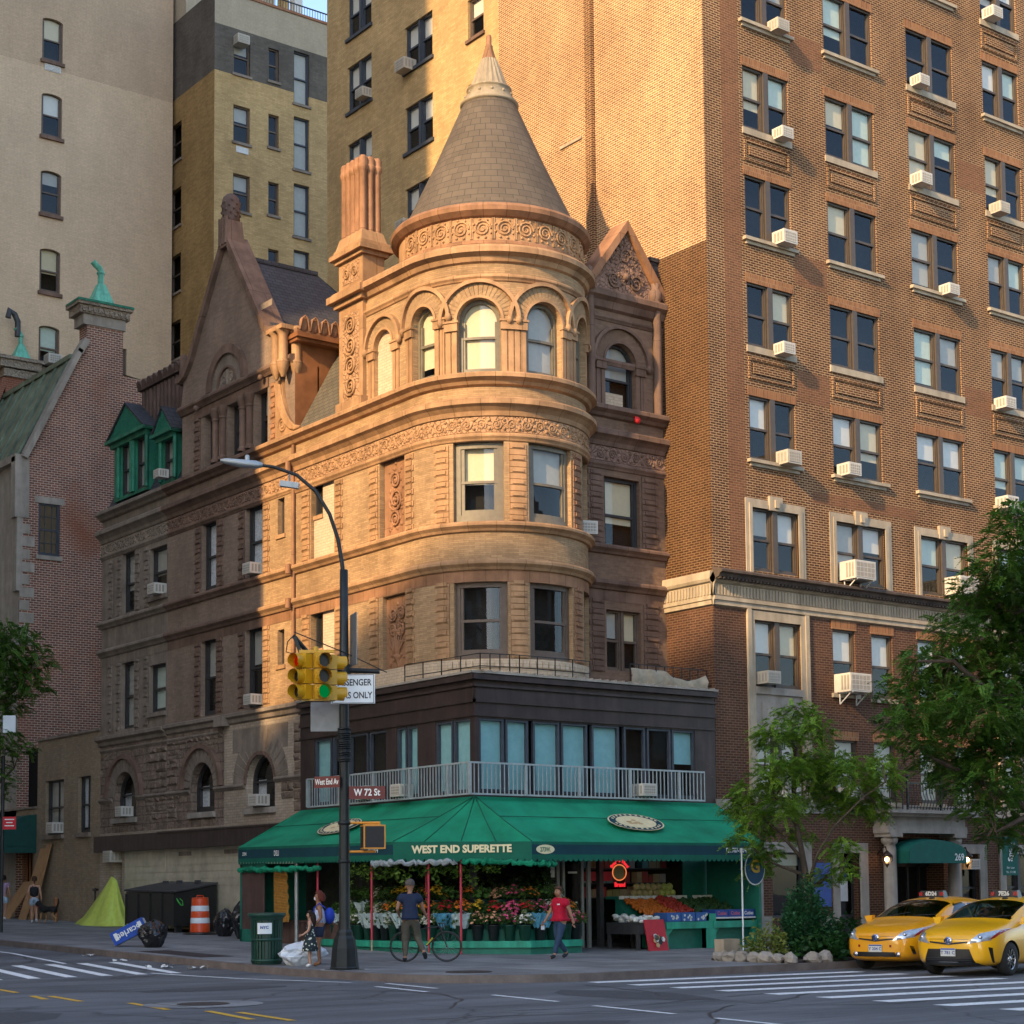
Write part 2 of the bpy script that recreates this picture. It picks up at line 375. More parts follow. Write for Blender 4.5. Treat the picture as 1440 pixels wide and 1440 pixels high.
# ------------------------------------------------------------------ shared windows
BLINDS = ['blind_cream', 'blind_white', 'blind_teal', 'blind_grey']
def window(par, fr, a, b, z0, z1, rec=.16, r=0, fm='frame_brown', cols=1, mull=.16, blinds=None, mun=None, rail=.5, t=.06, name='window', glass='glass', sill=None, sillm='limestone', bar=True):
    M = MB(); o = dict(a=a, b=b, z0=z0, z1=z1, r=r); d1 = -rec + .07; d0 = -rec - .03
    hs = z1 - r
    W = (b - a - mull * (cols - 1)) / cols
    subs = [(a + i * (W + mull), a + i * (W + mull) + W) for i in range(cols)]
    for e0, e1 in zip(subs, subs[1:]): M.fbox(fr, e0[1], e1[0], z0, z1, d0, d1 + .06)
    zm = z0 + (z1 - z0) * rail
    for p, q in subs:
        M.fbox(fr, p, p + t, z0, hs, d0, d1); M.fbox(fr, q - t, q, z0, hs, d0, d1)
        M.fbox(fr, p + t, q - t, z0, z0 + t * 1.2, d0, d1)
        if not r: M.fbox(fr, p + t, q - t, z1 - t, z1, d0, d1)
        if bar:
            M.fbox(fr, p + t, q - t, zm - .035, zm + .035, d0, d1 - .015)
            ti = t * .62
            for x0, x1 in ((p + t, p + t + ti), (q - t - ti, q - t)): M.fbox(fr, x0, x1, z0 + t * 1.2, hs - (0 if r else t), d0 - .01, d1 - .03)
            M.fbox(fr, p + t + ti, q - t - ti, z0 + t * 1.2, z0 + t * 1.2 + ti * 1.3, d0 - .01, d1 - .03)
        if mun:
            for i in range(1, mun[0]): x = p + (q - p) * i / mun[0]; M.fbox(fr, x - .014, x + .014, z0 + t, hs, d0, d1 - .04)
            for i in range(1, mun[1]): z = z0 + (z1 - z0) * i / mun[1]; M.fbox(fr, p + t, q - t, z - .014, z + .014, d0, d1 - .04)
    if r:
        h = (b - a) / 2; M.arch_ring(fr, (a + b) / 2, hs, h - t, h, d0, d1, n=12, ry=r / h)
    w = M.build(name, fm, par)
    P = MB(); E = [a + (b - a) * (1 - cos(pi * i / 12)) / 2 for i in range(13)] if r else [a + (b - a) * i / max(1, fr.n(a, b)) for i in range(max(1, fr.n(a, b)) + 1)]
    for p, q in zip(E, E[1:]):
        P.face([fr.map(p, z0, -rec), fr.map(q, z0, -rec), fr.map(q, otop(o, q), -rec), fr.map(p, otop(o, p), -rec)])
    P.build('pane', glass, w)
    for i, (p, q) in enumerate(subs):
        bl = blinds[i % len(blinds)] if blinds else None
        if not bl: continue
        frac, bm = bl; zb = z1 - (z1 - z0) * frac; Q = MB()
        E = [p + .03 + (q - p - .06) * (1 - cos(pi * k / 12)) / 2 for k in range(13)] if r else [p + .03, q - .03]
        for u, v_ in zip(E, E[1:]):
            if max(otop(o, u), otop(o, v_)) > zb: Q.face([fr.map(u, zb, -rec - .05), fr.map(v_, zb, -rec - .05), fr.map(v_, max(zb, otop(o, v_)), -rec - .05), fr.map(u, max(zb, otop(o, u)), -rec - .05)], uv=[(u, zb), (v_, zb), (v_, z1), (u, z1)])
        Q.build('blind', bm, w)
    if sill:
        S = MB(); sp, st = sill; S.fbox(fr, a - .08, b + .08, z0 - st, z0, -rec + .0, sp); S.build('sill', sillm, w)
    return w
def rnd_blinds(n, rng, p=.75):
    return [((rng.choice([.3, .42, .5, .5, .52, .65, .9]), rng.choice(BLINDS)) if rng.random() < p else None) for _ in range(n)]
# ------------------------------------------------------------------ palette
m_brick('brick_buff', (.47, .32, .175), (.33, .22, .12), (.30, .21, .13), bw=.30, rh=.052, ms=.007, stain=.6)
m_brick('brick_bay_shaded', (.235, .155, .105), (.18, .115, .08), (.2, .14, .1), bw=.30, rh=.055, ms=.006, stain=.5)  # browner bay brick, darkened further to paint the tower's shade on it
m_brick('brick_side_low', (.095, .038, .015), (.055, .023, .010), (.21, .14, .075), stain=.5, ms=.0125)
m_brick('brick_buff_shade', (.29, .215, .165), (.23, .17, .13), (.24, .185, .14), bw=.30, rh=.055, ms=.006, stain=.5)  # buff brick again with shade put into its colour
m_brick('brick_pale', (.50, .42, .32), (.40, .34, .26), (.30, .25, .2), bw=.26, rh=.085, ms=.008, stain=.5)
m_brick('brick_infill', (.62, .50, .36), (.55, .44, .31), (.42, .33, .23), bw=.25, rh=.085, ms=.008, stain=.3)
m_brick('brick_orange', (.145, .056, .019), (.07, .027, .011), (.44, .30, .17), stain=.6, ms=.0138)
m_brick('brick_orange_dark', (.20, .085, .04), (.145, .062, .03), (.30, .19, .11), stain=.3, ms=.009)
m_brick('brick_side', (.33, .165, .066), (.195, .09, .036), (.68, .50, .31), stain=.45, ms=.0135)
m_brick('brick_brown', (.115, .05, .028), (.075, .034, .02), (.20, .135, .09), stain=.45, ms=.010)
m_brick('brick_yellow', (.56, .39, .18), (.44, .30, .13), (.38, .28, .16), stain=.4, bw=.3, rh=.08, ms=.008)
m_brick('brick_ochre', (.40, .26, .10), (.30, .19, .075), (.28, .2, .1), stain=.5, bw=.3, rh=.08, ms=.008)
m_brick('brick_soot', (.145, .13, .11), (.11, .10, .085), (.12, .105, .09), stain=.6, bw=.3, rh=.08, ms=.008)
m_brick('brick_cream', (.42, .36, .26), (.40, .34, .25), (.36, .31, .23), stain=.25, bw=.3, rh=.08, ms=.006)
m_brick('brick_tan', (.68, .51, .34), (.62, .465, .31), (.55, .41, .27), stain=.25, bw=.3, rh=.08, ms=.007, sscale=.12)
m_brick('brick_tan_dark', (.56, .41, .275), (.52, .38, .255), (.46, .335, .225), stain=.25, bw=.3, rh=.08, ms=.007, sscale=.12)
m_brick('brick_red', (.24, .105, .07), (.15, .075, .06), (.52, .42, .34), stain=.4, bw=.24, rh=.098, ms=.013, blotch=(.21, .07, .035))
m_brick('brick_khaki', (.33, .26, .175), (.27, .21, .14), (.25, .20, .14), stain=.4, bw=.25, rh=.08, ms=.007)
m_stone('terracotta', (.42, .245, .125), .28, 1.5, .75, 22, .25, block=(.74, 3, .012))
m_stone('terracotta_dark', (.33, .17, .09), .3, 1.5, .75, 22, .25, block=(.6, 3, .012))
m_stone('brownstone', (.20, .125, .09), .32, 1.4, .82, 25, .3, block=(.8, 3, .012))
m_stone('brownstone_grey', (.25, .20, .155), .28, 1.6, .85, 25, .3)
m_stone('brownstone_dark', (.13, .085, .068), .3, 1.5, .8, 25, .3)
m_stone('rustic', (.25, .185, .14), .3, 2.2, .9, 6, 1.0, bdist=.09, block=(.62, .30, .025))
m_stone('limestone', (.42, .345, .245), .16, 2, .75, 30, .15)
m_stone('limestone_grey', (.34, .30, .25), .2, 2, .8, 30, .2)
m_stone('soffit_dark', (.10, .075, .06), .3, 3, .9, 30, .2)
m_stone('concrete', (.34, .33, .31), .2, 2, .85, 40, .2, streak=False)
m_carved('carved_terracotta', (.44, .255, .14), 6)
m_carved('carved_brown', (.27, .165, .12), 6)
m_carved('carved_grey', (.34, .27, .2), 6)
m_carved('carved_verdigris', (.03, .2, .12), 9)
m_plain('verdigris', (.025, .19, .11), .6, 0, .4, .3, 3, streak=True)
m_plain('verdigris_light', (.16, .50, .35), .6, 0, .4, .2, 5, streak=True)
m_plain('copper_brown', (.27, .11, .045), .5, .2, .4, .25, 2)
m_shingle('cone_tile', (.125, .098, .07), (.10, .078, .057), .40, .235)
m_shingle('slate', (.06, .06, .068), (.045, .045, .052), .3, .17, (.018, .018, .02))
m_shingle('slate_warm', (.13, .115, .085), (.10, .09, .07), .3, .17, (.04, .035, .03))
m_stone('cone_metal', (.33, .27, .185), .15, 3, .6, 30, .1)
m_plain('lead_green', (.15, .19, .13), .5, .1, .4, .35, 1.2, streak=True)
m_plain('frame_brown', (.12, .085, .062), .55, 0, .4, .15)
m_plain('frame_bronze', (.075, .056, .041), .5, 0, .4, .12)
m_plain('frame_dark', (.035, .033, .032), .5, 0, .4, .15)
m_plain('frame_navy', (.05, .058, .072), .5, 0, .4, .15)
m_plain('frame_olive', (.16, .135, .095), .5, 0, .4, .15)
m_plain('frame_white', (.6, .58, .54), .5, 0, .4, .1)
m_plain('blind_cream', (.60, .52, .35), .8, 0, .2, .04)
m_plain('blind_white', (.66, .64, .58), .8, 0, .2, .04)
m_plain('blind_teal', (.50, .58, .50), .8, 0, .2, .06)
m_plain('blind_grey', (.40, .385, .34), .8, 0, .2, .06)
m_plain('blind_aqua', (.24, .46, .48), .8, 0, .2, .08)
m_plain('curtain', (.6, .62, .65), .85, 0, .2, .3, 14)
m_glass('glass', (.94, .95, .94), 1.5); m_glass('glass_shop', (.55, .62, .62), 1.5); m_glass('glass_car', (.30, .36, .33), 1.6)
m_plain('interior_dark', (.02, .019, .018), .95, 0, .05, .2)  # near-black sheets behind the panes stand for unlit rooms
m_plain('shop_wall', (.05, .055, .045), .8, 0, .2, .3)
m_plain('ac_white', (.54, .50, .43), .45, 0, .4, .06)
m_plain('ac_beige', (.44, .39, .31), .5, 0, .4, .1)
m_plain('ac_grille', (.30, .27, .22), .6, 0, .4, .1)
m_plain('metal_brown', (.052, .034, .03), .45, .1, .4, .25, 2, streak=True)
m_plain('metal_black', (.018, .018, .018), .4, .3, .5, .2)
m_plain('metal_grey', (.30, .31, .31), .4, .6, .5, .15)
m_plain('metal_rail', (.38, .42, .42), .45, .3, .5, .15)
m_plain('paint_black', (.012, .013, .013), .35, 0, .5, .15)
m_plain('siding_cream', (.46, .41, .30), .6, 0, .3, .25, 1.6)
m_plain('tarp', (.33, .28, .2), .8, 0, .2, .2)
m_plain('red_cloth', (.55, .02, .02), .6)
m_plain('plywood', (.36, .20, .09), .6, 0, .3, .15, 3)
m_plain('steel_dark', (.06, .06, .062), .5, .3, .4, .2)
# ================================================================== corner house with the round tower
rng = random.Random(3)
GZ = lambda y: .021 * max(0.0, min(y, 90) + 6)           # the avenue climbs gently to the left
TW = Round(2.7, 1.0, 2.7); deg = TW.at
W0 = FX(0.0); PV = FY(-.4)
CB = thing('corner_house', 'buff brick corner house with round tower under a grey conical roof', 'building', (0, 0, .15))
A180, AEND = deg(180), deg(328.8)
def op(a, b, z0, z1, r=0, **k): return dict(a=a, b=b, z0=z0, z1=z1, r=r, **k)
# --- openings
L2 = [op(deg(210.3), deg(241.6), 7.97, 10.05), op(deg(254.8), deg(286.9), 7.97, 10.05), op(deg(302), deg(324), 7.97, 10.05)]
L3 = [op(deg(210.3), deg(240.2), 11.7, 13.9), op(deg(254.8), deg(287), 11.7, 13.9), op(deg(302), deg(324), 11.7, 13.9)]
L4 = [op(deg(179.8), deg(198.5), 15.75, 17.85, .46, rec=.3), op(deg(213.5), deg(239.3), 15.75, 17.85, .6, rec=.3), op(deg(254.0), deg(279.3), 15.75, 17.85, .6, rec=.3), op(deg(293.5), deg(315), 15.75, 17.85, .55, rec=.3)]
WB = [op(5.22, 6.53, 11.65, 14.0, rec=.3), op(1.47, 2.75, 11.72, 14.0, rec=.22), op(5.22, 6.58, 7.9, 10.06, rec=.3), op(1.45, 2.6, 7.9, 10.03, rec=.22)]
W4 = [op(2.02, 2.95, 15.75, 17.7, .46, rec=.25)]
PO = [op(5.69, 7.0, 8.04, 9.8), op(5.67, 7.02, 11.49, 13.7), op(5.75, 6.92, 15.56, 17.7, .58, rec=.25)]
M = MB()
M.wall(W0, 1.0, 7.45, 7.2, 15.7, WB); M.wall(TW, A180, AEND, 7.2, 15.72, L2 + L3, .22)
M.wall(TW, A180 - .001, AEND, 15.72, 19.35, L4); M.wall(W0, 1.0, 4.75, 15.7, 19.3, W4)
M.box(.02, 4.75, 15.7, .6, 4.76, 19.3)
M.wall(FX(0), 7.44, 7.45, 7.2, 15.7)
M.build('wall', 'brick_buff', CB)
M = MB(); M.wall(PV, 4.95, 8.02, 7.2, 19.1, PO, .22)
M.face([(8.0, -.4, 7), (8.0, 7, 7), (8.0, 7, 19.1), (8.0, -.4, 19.1)])
M.build('bay_wall', 'brick_bay_shaded', CB)
M = MB(); M.box(.25, 1.0, 7.2, .3, 7.4, 15.6); M.box(.3, .6, 19.2, 7.9, 4.6, 19.25); M.box(4.9, .1, 7.2, 7.9, .15, 18.9)
M.lathe([(2.1, 7.2), (2.1, 19.2)], (2.7, 1.0, 0), 24); build_split(M, 'dark_backing', 'interior_dark', CB)
def spiral(M, fr, c, z, R, turns, d, rad, m=0, flip=1, n=26):
    P = []
    for i in range(n + 1):
        t = i / n; a = flip * t * turns * 2 * pi; r = R * (1 - .9 * t)
        P.append(fr.map(c + r * cos(a), z + r * sin(a), d))
    M.tube(P, [rad * (1 - .4 * i / n) for i in range(n + 1)], 5, m)
# --- mouldings that run along the avenue wall, round the tower and across the bay
def runs(M, prof, w=(1.0, 7.45), t=(180, 328.8), p=(5.0, 8.0), m=0):
    if w: M.band(W0, w[0], w[1], prof, m)
    if t: M.band(TW, deg(t[0]), deg(t[1]), prof, m)
    if p: M.band(PV, p[0], p[1] + .06, prof, m)
def mould(z, h, d): return [(0, z - .02), (d * .35, z), (d * .55, z + h * .25), (d, z + h * .55), (d, z + h * .8), (d * .8, z + h), (0, z + h + .03)]
def split_runs(name, prof, m1='terracotta', m2='brownstone', **k):  # bay stretch takes the darker stone, its shade set in the colour
    M = MB(); runs(M, prof, p=None, **k); o = M.build(name, m1, CB)
    M = MB(); runs(M, prof, w=None, t=None); M.build(name, m2, CB)
split_runs('band_course', mould(10.37, .27, .2)); split_runs('sill_course', mould(11.42, .25, .2))
split_runs('string_course', mould(13.9, .2, .1)); split_runs('main_cornice', [(0, 14.55), (.06, 14.58), (.1, 14.7), (.2, 14.8), (.3, 14.86), (.3, 14.98), (.24, 15.04), (0, 15.12)])
split_runs('sill_course', [(0, 15.4), (.1, 15.44), (.16, 15.52), (.3, 15.6), (.3, 15.7), (.26, 15.74), (0, 15.78)])
split_runs('lintel_course', [(.012, 10.05), (.012, 10.39)], 'terracotta_dark', 'brownstone')
M = MB(); M.band(TW, A180, AEND, mould(18.33, .17, .1)); M.band(W0, 1, 4.75, mould(18.33, .17, .1)); M.build('string_course', 'terracotta', CB)
prof = [(0, 18.82), (.08, 18.86), (.14, 18.98), (.3, 19.06), (.3, 19.2), (.2, 19.3), (0, 19.36)]
M = MB(); M.band(TW, A180, deg(345), prof); M.band(W0, 1, 4.8, prof); M.build('attic_cornice', 'terracotta', CB)
prof = [(0, 14.12), (.035, 14.13), (.035, 14.55)]
split_runs('carved_frieze', prof, 'carved_terracotta', 'carved_brown')
def scrolls(par, fr, a, b, mat, d=.035):
    M = MB(); n = int((b - a) / .4)
    for i in range(n):
        c = a + (i + .5) * (b - a) / n; spiral(M, fr, c, 14.34, .155, 1.8, d, .03, flip=1 if i % 2 else -1, n=14)
        for z in (14.22, 14.46): M.sphere(fr.map(c + (b - a) / n / 2, z, d), .05, 6)
    M.build('frieze_scrolls', mat, par)
scrolls(CB, W0, 1.0, 7.4, 'terracotta'); scrolls(CB, TW, A180, deg(318), 'terracotta'); scrolls(CB, PV, 5.3, 8.0, 'brownstone')
M = MB(); runs(M, [(.02, 7.1), (.02, 7.95)], w=(1, 7.0), p=None)
for i in range(24): M.fbox(TW, deg(206 + i * 4), deg(209.4 + i * 4), 7.72, 7.9, 0, .07)
M.build('base_course', 'brick_infill', CB)
# --- upper drum frieze with scroll panels, cone roof, finial
D = Round(2.7, 1.0, 2.62)
M = MB(); M.band(D, D.at(90), D.at(390), [(0, 19.3), (.02, 19.32), (.02, 20.2)])
M.build('drum_wall', 'terracotta', CB)
M = MB(); M.band(D, D.at(85), D.at(395), [(.02, 19.34), (.1, 19.38), (.1, 19.46), (.03, 19.5)])
M.band(D, D.at(85), D.at(395), [(0, 20.12), (.1, 20.16), (.24, 20.28), (.26, 20.4), (.18, 20.5), (-.1, 20.52)]); M.build('drum_moulding', 'terracotta_dark', CB)
M = MB()
for i in range(19):
    c = D.at(176 + i * 13.2); wd = D.at(12.2)
    for sg in (-1, 1): M.fbox(D, c + sg * wd / 2 - .015, c + sg * wd / 2 + .015, 19.52, 20.12, .02, .05)
    spiral(M, D, c, 19.82, .235, 2.3, .035, .034)
    for q in range(8): a = q * pi / 4 + .3; M.sphere(D.map(c + .265 * cos(a), 19.82 + .265 * sin(a), .03), .04, 6)
M.build('scroll_frieze', 'terracotta', CB)
M = MB(); M.lathe([(2.6, 20.5), (2.44, 20.78), (1.6, 22.55), (.77, 24.45)], (2.7, 1.0, 0), 48, m=0, split=True, a0=0, a1=2 * pi - 1e-4)
CR = M.build('cone_roof', 'cone_tile', CB)
M = MB(); M.lathe([(2.68, 20.46), (2.7, 20.51), (2.62, 20.55), (2.5, 20.58)], (2.7, 1.0, 0), 48); M.build('roof_edge', 'lead_green', CB)
M = MB(); M.lathe([(.74, 24.36), (.84, 24.40), (.86, 24.46), (.78, 24.5), (.76, 24.54), (.62, 24.86), (.66, 24.88), (.66, 24.92), (.56, 24.96)], (2.7, 1.0, 0), 32)
N = 40; rows = []
for r, z in ((.55, 24.94), (.36, 25.45), (.21, 25.84)): rows.append([V((2.7 + (r + .025 * (k % 2)) * cos(2 * pi * k / N), 1 + (r + .025 * (k % 2)) * sin(2 * pi * k / N), z)) for k in range(N)])
M.grid(rows, cu=True, smooth=False)
for q in range(12): a = q * pi / 6; M.sphere((2.7 + .69 * cos(a), 1 + .69 * sin(a), 24.7), .05, 6)
M.build('roof_collar', 'cone_metal', CB)
M = MB(); M.lathe([(.22, 25.82), (.2, 25.9), (.11, 26.22), (.12, 26.25), (.085, 26.3), (.08, 26.54), (.06, 26.59), (0, 26.6)], (2.7, 1.0, 0), 14); M.build('finial', 'terracotta_dark', CB)
# --- arched storey: radiating brick arches, hood mouldings, imposts
def arch_trim(fr, o, w, hood, ry=1.0, mt='terracotta', bk='brick_buff', n=22):
    c = (o['a'] + o['b']) / 2; h = (o['b'] - o['a']) / 2; zs = o['z1'] - o['r']; ry = o['r'] / h
    M = MB(); M.arch_ring(fr, c, zs, h + .07, h + w, 0, .03, n=n, ry=ry, radial=True); M.build('arch', bk, CB)
    M = MB(); M.arch_ring(fr, c, zs, h + w, h + w + .1, 0, .13, n=20, ry=ry); M.arch_ring(fr, c, zs, h - .0, h + .07, 0, .07, n=20, ry=ry)
    for sg in (-1, 1): M.sphere(fr.map(c + sg * (h + w + .05), zs - .02, .08), .1, 8, sz=(1, 1, 1.3))
    for sg in (-1, 1):
        x = c + sg * (h + .17); M.fbox(fr, x - .19, x + .19, zs - .28, zs - .06, -.02, .09); M.fbox(fr, x - .22, x + .22, zs - .06, zs, -.02, .12)
        for q in (-.09, .09): M.fbox(fr, x + q - .07, x + q + .07, o['z0'] + .02, zs - .28, -.02, .035)
    build_split(M, 'arch_moulding', mt, CB)
for o in L4: arch_trim(TW, o, .42, .1)
arch_trim(W0, W4[0], .36, .1); arch_trim(PV, PO[2], .42, .1, mt='brownstone', bk='brick_bay_shaded')
# --- quoins beside the windows of the lower storeys
def quoins(fr, x0, x1, z0, z1, m='terracotta', right=True, left=True, d=.03, step=.165):
    M = MB(); k = 0; z = z0
    while z < z1 - .05:
        e = .09 if k % 2 else 0
        M.fbox(fr, x0 + (e if left else 0), x1 - (e if right else 0), z + .008, min(z + step - .008, z1), 0, d)
        if k % 2 == 0:
            xm = (x0 + x1) / 2; M.fbox(fr, xm - (x1 - x0) * .34, xm + (x1 - x0) * .34, z + .035, z + step - .035, d, d + .028)
        z += step; k += 1
    M.build('quoins', m, CB)
for z0, z1 in ((7.97, 10.03), (11.7, 13.88)):
    quoins(TW, deg(197.5), deg(207.5), z0, z1, right=False); quoins(TW, deg(243.2), deg(253.2), z0, z1, left=False, right=False); quoins(TW, deg(289), deg(299), z0, z1, 'terracotta_dark', left=False)
    for y0, y1, l in ((1.0, 1.42, 0), (2.82, 3.3, 1), (4.72, 5.15, 0), (6.62, 7.1, 1)): quoins(W0, y0, y1, z0, z1, 'terracotta', right=bool(l), left=not l)
    for x0, x1, l in ((5.05, 5.6, 0), (7.1, 7.75, 1)): quoins(PV, x0, x1, z0, z1, 'brownstone', right=bool(l), left=not l)
# --- windows
for o in (L2[0], L2[1], L2[2]): window(CB, TW, o['a'], o['b'], o['z0'], o['z1'], .2, fm='frame_brown', blinds=[None], t=.13)
window(CB, TW, L3[0]['a'], L3[0]['b'], 11.7, 13.9, .2, fm='frame_olive', blinds=[(.52, 'blind_cream')], t=.17)
window(CB, TW, L3[1]['a'], L3[1]['b'], 11.7, 13.9, .2, fm='frame_olive', blinds=[(.5, 'blind_grey')], t=.14)
window(CB, TW, L3[2]['a'], L3[2]['b'], 11.7, 13.9, .2, fm='frame_olive', blinds=[None], t=.14)
for o, b in zip(L4, [(.8, 'blind_cream'), (.97, 'blind_cream'), (.9, 'blind_grey'), (.6, 'blind_grey')]): window(CB, TW, o['a'], o['b'], o['z0'], o['z1'], .24, r=o['r'], fm='frame_olive', blinds=[b], t=.1)
window(CB, PV, 5.69, 7.0, 8.04, 9.8, .2, cols=2, mull=.08, fm='frame_brown', blinds=[(.45, 'blind_grey'), (.5, 'blind_cream')])
window(CB, PV, 5.67, 7.02, 11.49, 13.7, .2, fm='frame_dark', blinds=[(.6, 'blind_cream')], t=.1)
window(CB, PV, 5.75, 6.92, 15.56, 17.7, .22, r=.58, fm='frame_dark', blinds=[(.5, 'blind_grey')], t=.08)
M = MB(); M.fquad(PV, 5.8, 6.6, 15.6, 16.25, -.2); M.build('board', 'brick_infill', CB)
# bricked-up windows with slits, arched blank, relief panels
for zb, zt, zs in ((11.65, 14.0, 13.03), (7.9, 10.06, 9.0)):
    M = MB(); M.fbox(W0, 5.22, 6.02, zb, zt, -.3, -.1); M.fbox(W0, 6.02, 6.53, zb, zs - .12, -.3, -.1); M.build('brick_infill', 'brick_infill', CB)
    M = MB(); M.fbox(W0, 6.0, 6.55, zs - .12, zs, -.3, -.06); M.build('sill', 'terracotta', CB)
    window(CB, W0, 6.04, 6.5, zs, zt, .22, fm='frame_dark', bar=False)
M = MB(); M.wall(Flat(lambda q, z, d=0: V((.1 - d, q, z))), 2.02, 2.95, 15.75, 17.7, top=lambda q: otop(W4[0], q), brk=[2.02 + .93 * (1 - cos(pi * i / 12)) / 2 for i in range(1, 12)]); M.build('brick_infill', 'brick_infill', CB)
PANEL = Flat(lambda q, z, d=0: V((.14 - d, q, z)))
def relief(y0, y1, z0, z1, scr, extra=0):
    M = MB(); M.fquad(PANEL, y0, y1, z0, z1, 0); c = (y0 + y1) / 2
    for (x, z, R, fl) in scr: spiral(M, PANEL, c + x, z, R, 2.2, .03, .045, flip=fl); M.sphere(PANEL.map(c + x, z, .02), .06, 8)
    r2 = random.Random(int(z0 * 10))
    for i in range(46):
        x = r2.uniform(-.36, .36); z = r2.uniform(z0 + .2, z1 - .2); a = r2.uniform(0, pi)
        M.sphere(PANEL.map(c + x, z, .0), .07, 6, sz=(.5, .6 + .5 * abs(cos(a)), .6 + .5 * abs(sin(a))))
    M.build('relief_panel', 'terracotta_dark', CB)
relief(1.5, 2.7, 11.72, 14.0, [(0, 13.3, .24, 1), (-.02, 12.75, .34, -1), (.02, 12.2, .25, 1)])
relief(1.5, 2.6, 7.9, 10.0, [(-.2, 9.5, .2, 1), (.2, 9.5, .2, -1), (-.2, 9.05, .19, -1), (.2, 9.05, .19, 1), (0, 8.5, .2, 1)])
M = MB()
for q in range(7): a = radians(40 + q * 16.7); M.tube([PANEL.map(2.05, 8.35, .04), PANEL.map(2.05 + .3 * cos(a), 8.35 + .35 * sin(a), .05), PANEL.map(2.05 + .42 * cos(a), 8.35 + .62 * sin(a), .03)], [.05, .04, .02], 5)
M.lathe([(.06, 8.0), (.1, 8.04), (.05, 8.12), (.16, 8.25), (.2, 8.35), (.14, 8.36)], tuple(PANEL.map(2.05, 0, -.05)), 10); M.build('relief_urn', 'terracotta_dark', CB)
# slit windows at the left edge, drain pipe, thin lead gutter
for zb, zt in ((12.78, 13.92), (8.72, 9.82)): pass
M = MB(); M.tube([(-.08, 7.47, 7.6), (-.08, 7.47, 15.4)], .055, 8)
for z in (10.5, 11.55, 14.7): M.tube([(-.26, 7.47, z - .15), (-.26, 7.47, z + .15)], .09, 8)
M.build('drain_pipe', 'terracotta_dark', CB)
# --- chimney pilaster and clustered stack
CH = Flat(lambda q, z, d=0: V((-.12 - d, q, z)))
M = MB(); M.fbox(W0, 3.42, 4.72, 15.74, 18.85, 0, .12); M.fbox(W0, 3.36, 4.78, 15.74, 16.0, 0, .22)
M.box(-.12, 3.42, 19.3, .62, 4.72, 20.2); M.build('chimney_base', 'terracotta', CB)
M = MB()
for y0, y1, z0, z1 in ((3.62, 4.52, 16.05, 18.6), (3.62, 4.52, 19.5, 20.1)):
    M.fquad(CH, y0, y1, z0, z1, .005)
build_split(M, 'carved_panel', 'carved_terracotta', CB)
M = MB()
for i in range(4): spiral(M, CH, 4.07, 16.42 + i * .6, .3, 2.3, .03, .045, flip=1 if i % 2 else -1)
for y in (3.85, 4.3): spiral(M, CH, y, 19.8, .17, 2, .02, .035)
build_split(M, 'panel_scrolls', 'terracotta', CB)
M = MB()
def collar(z0, z1, e): M.box(-.12 - e, 3.42 - e, z0, .62 + e, 4.72 + e, z1)
collar(18.86, 19.02, .12); collar(19.02, 19.22, .28); collar(19.22, 19.32, .16); collar(20.2, 20.32, .1); collar(20.32, 20.46, .22); collar(20.46, 20.6, .12)
M.hexa([(-.2, 3.35, 20.6), (.7, 3.35, 20.6), (.7, 4.8, 20.6), (-.2, 4.8, 20.6), (-.12, 3.46, 20.95), (.6, 3.46, 20.95), (.6, 4.68, 20.95), (-.12, 4.68, 20.95)])
build_split(M, 'chimney_cap', 'terracotta', CB)
M = MB(); M.box(0, 3.64, 20.9, .48, 4.5, 22.9)
pts = [(0 + .24 * i, y) for y in (3.58, 4.56) for i in range(3)] + [(x, 3.58 + .245 * i) for x in (0, .48) for i in range(1, 4)]
for x, y in pts: M.lathe([(.14, 20.8), (.115, 20.95), (.11, 22.72), (.12, 22.74), (.155, 22.82), (.16, 22.93), (.13, 22.96), (.14, 23.12), (.1, 23.2), (0, 23.22)], (x, y, 0), 10)
M.build('chimney_stack', 'terracotta_dark', CB)
M = MB()
for i in range(14): M.bar((1.15 + i * .12, 3.4 - i * .03, 19.3), (1.15 + i * .12, 3.4 - i * .03, 20.15), .025)
M.bar((1.1, 3.42, 20.1), (2.8, 3.0, 20.1), .04); M.build('roof_railing', 'metal_black', CB)
# --- mansard slope between the chimney and the gabled house, flat roof behind
M = MB(); M.face([(0, 4.75, 15.74), (0, 7.45, 15.74), (1.75, 7.45, 18.95), (1.75, 4.75, 18.95)], uv=[(0, 0), (2.7, 0), (2.7, 3.7), (0, 3.7)])
M.build('mansard_roof', 'slate_warm', CB)
# --- bay gable
M = MB(); GA = [(5.15, 19.1), (7.95, 19.1), (6.6, 21.2)]; M.prism(PV, GA, -.5, 0); M.build('gable_wall', 'carved_brown', CB)
M = MB()
for (a, z), (b, w), e in (((5.05, 19.05), (6.6, 21.45), 1), ((8.1, 19.05), (6.6, 21.45), 1)):
    dx, dz = b - a, w - z; L = sqrt(dx * dx + dz * dz); nx, nz = -dz / L * .2 * (1 if dx > 0 else -1), abs(dx) / L * .2
    P = [(a, z), (b, w - .3), (b, w), (a + nx * 1.2, z + nz * 1.2)]; M.prism(PV, P, -.6, .16)
M.build('gable_coping', 'terracotta_dark', CB)
M = MB(); spiral(M, PV, 6.6, 20.35, .26, 1.5, .03, .032); spiral(M, PV, 6.15, 19.6, .26, 2, .03, .032, flip=-1); spiral(M, PV, 7.0, 19.6, .26, 2, .03, .032)
